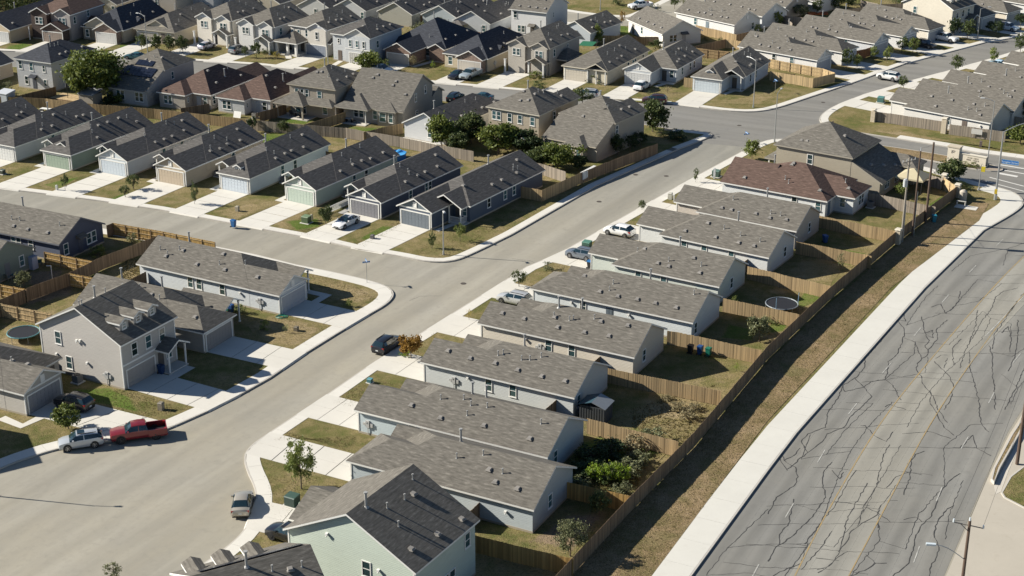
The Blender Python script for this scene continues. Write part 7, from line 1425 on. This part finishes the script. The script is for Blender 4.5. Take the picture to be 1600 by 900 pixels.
# cluster mail boxes
t = thing('mail_box_cluster', 'long white cluster of mail boxes beside the weathered fence', 'mail boxes', G(911, 287), yaw_of((911, 287), (933, 275)));
for i in range(4):
    m = MB(); x = i * 1.05; m.box(x, x + 1.0, 0, .5, .6, 1.75); m.box(x + .06, x + .94, -.02, 0, .68, 1.68); b = m.build('mail_box', paint((.66, .66, .63), .5), t); m = MB(); m.box(x + .4, x + .6, .15, .35, 0, .6); m.build('leg', paint((.5, .5, .48), .5), t)
# trampolines, pools, canopies, sheds
def trampoline(label, u, v, r=1.9, net=False):
    t = thing('trampoline', label, 'trampoline', G(u, v), 0, 'trampolines'); m = MB(); n = 24
    for i in range(n):
        a, b = i * 2 * math.pi / n, (i + 1) * 2 * math.pi / n; m.tube((r * math.cos(a), r * math.sin(a), .85), (r * math.cos(b), r * math.sin(b), .85), .07, n=6, cap=False)
    m.build('frame', paint((.10, .26, .28) if not net else (.20, .23, .26), .5), t); m = MB(); m.poly([((r - .12) * math.cos(i * 2 * math.pi / n), (r - .12) * math.sin(i * 2 * math.pi / n), .83) for i in range(n)]); m.build('mat', BLK, t)
    for i in range(6):
        a = i * math.pi / 3; m = MB(); m.tube((r * math.cos(a), r * math.sin(a), 0), (r * math.cos(a), r * math.sin(a), .85), .035, n=6); m.build('leg', STEEL, t)
        if net and i in (0, 4): m = MB(); m.tube((r * math.cos(a), r * math.sin(a), .85), (r * 1.02 * math.cos(a), r * 1.02 * math.sin(a), 2.3), .05, n=6); m.build('net_pole', paint((.16, .26, .36), .5), t)
trampoline('trampoline with a teal rim at the left behind the dormer house', 38, 529, 1.9); trampoline('trampoline with a silver rim inside the back fences', 1221, 484, 2.0, True)
t = thing('paddling_pool', 'blue round pool draped with a blue sheet behind the mint house', 'pool', G(618, 248)); m = MB(); m.tube((0, 0, 0), (0, 0, 1.0), 1.7, 1.75, 24, cap=False); m.build('pool_wall', paint((.02, .17, .50), .4), t); m = MB(); q = random.Random(4)
for i in range(24):
    a, b = i * 2 * math.pi / 24, (i + 1) * 2 * math.pi / 24; z0, z1 = .95 + .2 * math.sin(i * 1.7), .95 + .2 * math.sin(((i + 1) % 24) * 1.7); m.poly([(0, 0, .85), (1.78 * math.cos(a), 1.78 * math.sin(a), z0), (1.78 * math.cos(b), 1.78 * math.sin(b), z1)])
m.build('sheet', paint((.06, .30, .62), .4), t)
t = thing('play_cloth', 'orange cloth lying under the round olive tree at the top', 'cloth', G(1277, 22)); m = MB()
for i in range(5): m.hull8([(-2.2 + i * .9, -.8, 0), (-1.3 + i * .9, -.8, 0), (-1.3 + i * .9, .8, 0), (-2.2 + i * .9, .8, 0), (-2.2 + i * .9, -.8, .2 + .12 * (i % 2)), (-1.3 + i * .9, -.8, .2 + .12 * ((i + 1) % 2)), (-1.3 + i * .9, .8, .3 + .12 * ((i + 1) % 2)), (-2.2 + i * .9, .8, .3 + .12 * (i % 2))])
m.build('cloth', paint((.42, .12, .04), .8), t)
t = thing('patio_canopy', 'tan pyramid canopy behind the tan two storey house', 'canopy', G(1425, 296), R(-33)); m = MB()
for x in (-2, 2):
    for y in (-1.8, 1.8): q = MB(); q.tube((x, y, 0), (x, y, 2.3), .06, n=8); q.build('leg', BLK, t)
for a, b in (((-2.2, -2), (2.2, -2)), ((2.2, -2), (2.2, 2)), ((2.2, 2), (-2.2, 2)), ((-2.2, 2), (-2.2, -2))): m.poly([(*a, 2.25), (*b, 2.25), (0, 0, 3.4)]); m.poly([(*a, 2.0), (*b, 2.0), (*b, 2.25), (*a, 2.25)])
m.build('canopy_cloth', paint((.48, .42, .28), .8), t)
t = thing('patio_canopy', 'dark umbrella roof by the white gable in the top row', 'canopy', G(716, 53), R(-27)); m = MB()
for a, b in (((-1.9, -1.6), (1.9, -1.6)), ((1.9, -1.6), (1.9, 1.6)), ((1.9, 1.6), (-1.9, 1.6)), ((-1.9, 1.6), (-1.9, -1.6))): m.poly([(*a, 2.3), (*b, 2.3), (0, 0, 3.0)])
m.build('canopy_cloth', paint((.12, .11, .10), .8), t)
for x in (-1.7, 1.7): q = MB(); q.tube((x, -1.4, 0), (x, -1.4, 2.3), .06, n=8); q.build('leg', PALEW, t)
t = thing('storage_shed', 'dark plastic storage shed against the grey white house', 'shed', G(905, 656), HS['R4']['yaw'] + R(2)); RIB = paint((.05, .055, .06), .6)
m = MB(); m.box(0, 2.9, 0, 2.2, 0, 1.85); m.build('wall', RIB, t)
for i in range(10): m = MB(); x = .1 + i * .3; m.box(x, x + .08, -.03, 0, .05, 1.8); m.build('rib', RIB, t)
m = MB(); m.hull8([(-.15, -.15, 1.86), (1.45, -.15, 2.4), (1.45, 2.35, 2.4), (-.15, 2.35, 1.86), (-.15, -.15, 1.92), (1.45, -.15, 2.46), (1.45, 2.35, 2.46), (-.15, 2.35, 1.92)]); m.build('roof', paint((.035, .075, .10), .4), t); m = MB(); m.hull8([(1.45, -.15, 2.4), (3.05, -.15, 1.86), (3.05, 2.35, 1.86), (1.45, 2.35, 2.4), (1.45, -.15, 2.46), (3.05, -.15, 1.92), (3.05, 2.35, 1.92), (1.45, 2.35, 2.46)]); m.build('roof', paint((.22, .24, .26), .4), t)
t = thing('storage_shed', 'flat grey roofed shed beside the fence below the big tree', 'shed', G(124, 163), R(-26)); m = MB(); m.box(0, 3.2, 0, 2.6, 0, 2.0); m.build('wall', PALEW, t); m = MB(); m.hull8([(-.15, -.2, 1.95), (3.35, -.2, 1.95), (3.35, 2.8, 2.5), (-.15, 2.8, 2.5), (-.15, -.2, 2.05), (3.35, -.2, 2.05), (3.35, 2.8, 2.6), (-.15, 2.8, 2.6)]); m.build('roof', paint((.25, .26, .28), .6), t)
t = thing('storage_shed', 'blue grey lean to at the left edge behind the dark roofs', 'shed', G(-4, 165), R(-26)); m = MB(); m.box(0, 2.4, 0, 2.2, 0, 2.3); m.build('wall', paint((.40, .43, .46), .6), t); m = MB(); m.hull8([(-.1, -.1, 2.3), (2.5, -.1, 2.3), (2.5, 2.3, 2.3), (-.1, 2.3, 2.3), (-.1, -.1, 2.4), (2.5, -.1, 2.4), (2.5, 2.3, 2.7), (-.1, 2.3, 2.7)]); m.build('roof', paint((.5, .52, .55), .6), t)
# deck and patio things
t = thing('wooden_deck', 'pale wooden deck with a dark umbrella pole in the patio yard', 'deck', G(78, 155), R(-26))
for i in range(12): m = MB(); m.box(0, 6.2, i * .3, i * .3 + .28, .25, .33); m.build('plank', WOODS['pale'], t)
m = MB(); m.box(0, 6.2, -.03, 0, 0, .3); m.box(6.17, 6.2, 0, 3.6, 0, .3); m.build('skirt', WOODS['brown'], t); m = MB(); m.tube((3.2, 1.2, .3), (3.2, 1.2, 3.2), .05, n=8); m.tube((3.2, 1.2, 2.4), (3.2, 1.2, 3.2), .28, .05, 8); m.build('umbrella_pole', BLK, t)
t = thing('garden_table', 'white table in the small yard behind the left dark roofs', 'table', G(73, 176), R(-20)); m = MB(); m.box(-1.1, 1.1, -.45, .45, .7, .76); m.build('table_top', paint(WHITE, .5), t); m = MB(); m.box(-1.1, 1.1, -1.0, -.72, .42, .47); m.build('bench', paint(WHITE, .5), t)
for x in (-.9, .9): m = MB(); m.box(x - .05, x + .05, -.9, .4, 0, .7); m.build('leg', PALEW, t)
def chair(label, p, yaw, col):
    t = thing('patio_chair', label, 'chair', p, yaw, 'patio chairs'); c = paint(col, .6); m = MB(); m.box(-.28, .28, -.28, .28, .40, .46); m.build('seat', c, t); m = MB(); m.hull8([(-.28, .22, .46), (.28, .22, .46), (.28, .28, .46), (-.28, .28, .46), (-.28, .36, .95), (.28, .36, .95), (.28, .42, .95), (-.28, .42, .95)]); m.build('backrest', c, t)
    for x in (-.25, .25):
        for y in (-.25, .25): m = MB(); m.box(x - .025, x + .025, y - .025, y + .025, 0, .42); m.build('leg', c, t)
for k, hh in (('M5', 'tan porch house'), ('M6', 'big roof house')):
    for i, (x, y) in enumerate(((1.2, -1.5), (3.4, -1.6))): p = hp(HS[k], x - (.6 if k == 'M6' else 0), y + (.2 if k == 'M6' else 0), .12); chair('%s chair under the rear porch of the %s' % (('left', 'right')[i], hh), p, R(40 + i * 80), (.05, .05, .05))
    p = hp(HS[k], 2.3 - (.6 if k == 'M6' else 0), -1.2, .12); t = thing('patio_table', 'pale table under the rear porch of the ' + hh, 'table', p, R(-25)); m = MB(); m.box(-.6, .6, -.4, .4, .66, .72); m.build('table_top', paint((.55, .53, .5), .5), t)
    for x in (-.5, .5): m = MB(); m.box(x - .04, x + .04, -.3, .3, 0, .66); m.build('leg', BLK, t)
t = thing('patio_cabinet', 'tall pale blue cabinet on the cluttered shaded patio', 'cabinet', G(50, 419), R(-27)); m = MB(); m.box(-.7, .7, -.5, .5, 0, 1.7); m.build('body', paint((.42, .45, .53), .6), t); m = MB(); m.box(-.75, .75, -.55, .55, 1.7, 1.78); m.build('top', paint((.35, .37, .44), .6), t)
for i, (u, v, c, lab) in enumerate(((8, 431, (.30, .32, .33), 'grey folding chair at the left of the cluttered patio'), (20, 434, (.05, .12, .13), 'dark teal chair on the cluttered patio'), (14, 438, (.28, .27, .22), 'beige chair on the cluttered patio'), (62, 414, (.04, .10, .12), 'dark chair right of the tall cabinet'))): chair(lab, G(u, v), R(i * 70), c)
t = thing('standpipe', 'thin white T shaped pole behind the long brown fence', 'pole', G(82, 437), R(-20)); m = MB(); m.tube((0, 0, 0), (0, 0, 1.9), .05, n=8); m.build('post', paint(WHITE, .5), t); m = MB(); m.bar((-.7, 0, 1.85), (.05, 0, 1.95), .07); m.build('arm', paint(WHITE, .5), t)
t = thing('garden_hose', 'green coiled hose by the white garage corner', 'hose', hp(HS['L4'], 22.7, -.4)); m = MB()
for i in range(30): a, b = i * .7, (i + 1) * .7; ra, rb = .25 + .02 * i, .27 + .02 * i; m.tube((ra * math.cos(a), ra * math.sin(a) * .8, .05 + .01 * (i % 3)), (rb * math.cos(b), rb * math.sin(b) * .8, .05 + .01 * ((i + 1) % 3)), .03, n=5, cap=False)
m.build('coil', paint((.01, .20, .14), .5), t)
# air conditioners beside the houses
def aircon(label, p, yaw):
    t = thing('air_conditioner', label, 'air conditioner', p, yaw, 'air conditioning units'); m = MB(); m.box(-.42, .42, -.42, .42, .1, .95)
    m.build('casing', paint((.20, .19, .175), .5), t); m = MB()
    for i in range(9): z = .2 + i * .08; m.box(-.435, .435, -.435, .435, z, z + .025)
    m.build('louvre', paint((.30, .29, .27), .5), t); m = MB(); m.tube((0, 0, .95), (0, 0, .99), .36, n=14); m.build('fan_guard', BLK, t); m = MB(); m.box(-.6, .6, -.6, .6, 0, .1); m.build('base', CONC, t)
aircon('air conditioner beside the taupe dormer house wall', hp(HS['T'], -1.0, 6.0), HS['T']['yaw'])
for k, x, nm in (('U2', 9.0, 'sage green'), ('U3', 6.0, 'pale blue garage'), ('U4', 6.5, 'beige'), ('U5', 7.2, 'white blue dormer'), ('U6', 6.2, 'pale mint'), ('U1', 7.0, 'white grey')): aircon('air conditioner in the shade of the %s house' % nm, hp(HS[k], x, -.9), HS[k]['yaw'])
aircon('air conditioner behind the red brown roofed house', hp(HS['R10'], 20.2, 8.2), HS['R10']['yaw']); aircon('air conditioner by the small bins of the shaded fence yard', hp(HS['M4'], 8.2, -.6), HS['M4']['yaw'])
# storage cover and slab by the crossing fence
t = thing('concrete_cover', 'round topped concrete cover on a slab by the fence corner', 'cabinet', G(1504, 314)); m = MB(); m.tube((0, 0, 0), (0, 0, 1.5), .55, .55, 16, cap=True); m.tube((0, 0, 1.5), (0, 0, 1.75), .55, .25, 16); m.build('cover', paint((.44, .40, .33), .8), t)
t = thing('pipe_stand', 'low pale pipe fitting on a slab beside the concrete cover', 'pipe', G(1497, 322), R(-28)); m = MB(); m.box(-.4, 2.8, -.9, .7, 0, .08); m.build('slab', CONC, t); m = MB(); m.tube((-.2, 0, 0), (-.2, 0, .8), .1, n=8); m.tube((1.0, 0, 0), (1.0, 0, .8), .1, n=8); m.tube((-.3, 0, .8), (1.1, 0, .8), .1, n=8); m.build('pipe', paint((.45, .44, .40), .5), t)
t = thing('notice_board', 'small white notice on posts before the grey street fence', 'notice', G(1525, 217), R(-28)); m = MB(); m.box(-.9, .9, -.02, .02, .8, 1.7); m.build('board', paint((.62, .60, .56), .6), t)
for x in (-.8, .8): m = MB(); m.box(x - .03, x + .03, .02, .08, 0, 1.7); m.build('leg', PALEW, t)
t = thing('white_panel', 'white sheet leaning at the fence behind the white bungalow', 'panel', G(370, 184), R(-25)); m = MB(); m.hull8([(-.75, 0, 0), (.75, 0, 0), (.75, .05, 0), (-.75, .05, 0), (-.75, .4, 1.05), (.75, .4, 1.05), (.75, .45, 1.05), (-.75, .45, 1.05)]); m.build('sheet', paint(WHITE, .5), t); m = MB(); m.bar((-.6, .05, .0), (-.6, .9, .8), .05); m.build('prop', PALEW, t)
t = thing('rear_patio', 'white concrete patio behind the white gabled house', 'patio', hp(HS['M7'], 0, 0), HS['M7']['yaw']); m = MB(); m.box(-.5, 3.4, -3.0, -.05, 0, .15); m.build('slab', CONC_WALK, t); m = MB(); m.box(3.45, 7.5, -3.0, -.05, 0, .15); m.build('slab', CONC_WALK, t)
t = thing('green_canopy', 'green cloth behind the taupe two storey house', 'canopy', G(918, 80), R(-30)); m = MB(); m.hull8([(-1.6, -1, 1.2), (1.6, -1, 1.4), (1.6, 1, 1.9), (-1.6, 1, 1.7), (-1.6, -1, 1.24), (1.6, -1, 1.44), (1.6, 1, 1.94), (-1.6, 1, 1.74)]); m.build('cloth', paint((.015, .12, .06), .6), t)
for x in (-1.5, 1.5): m = MB(); m.tube((x, .9, 0), (x, .9, 1.75), .04, n=6); m.build('leg', STEEL, t)
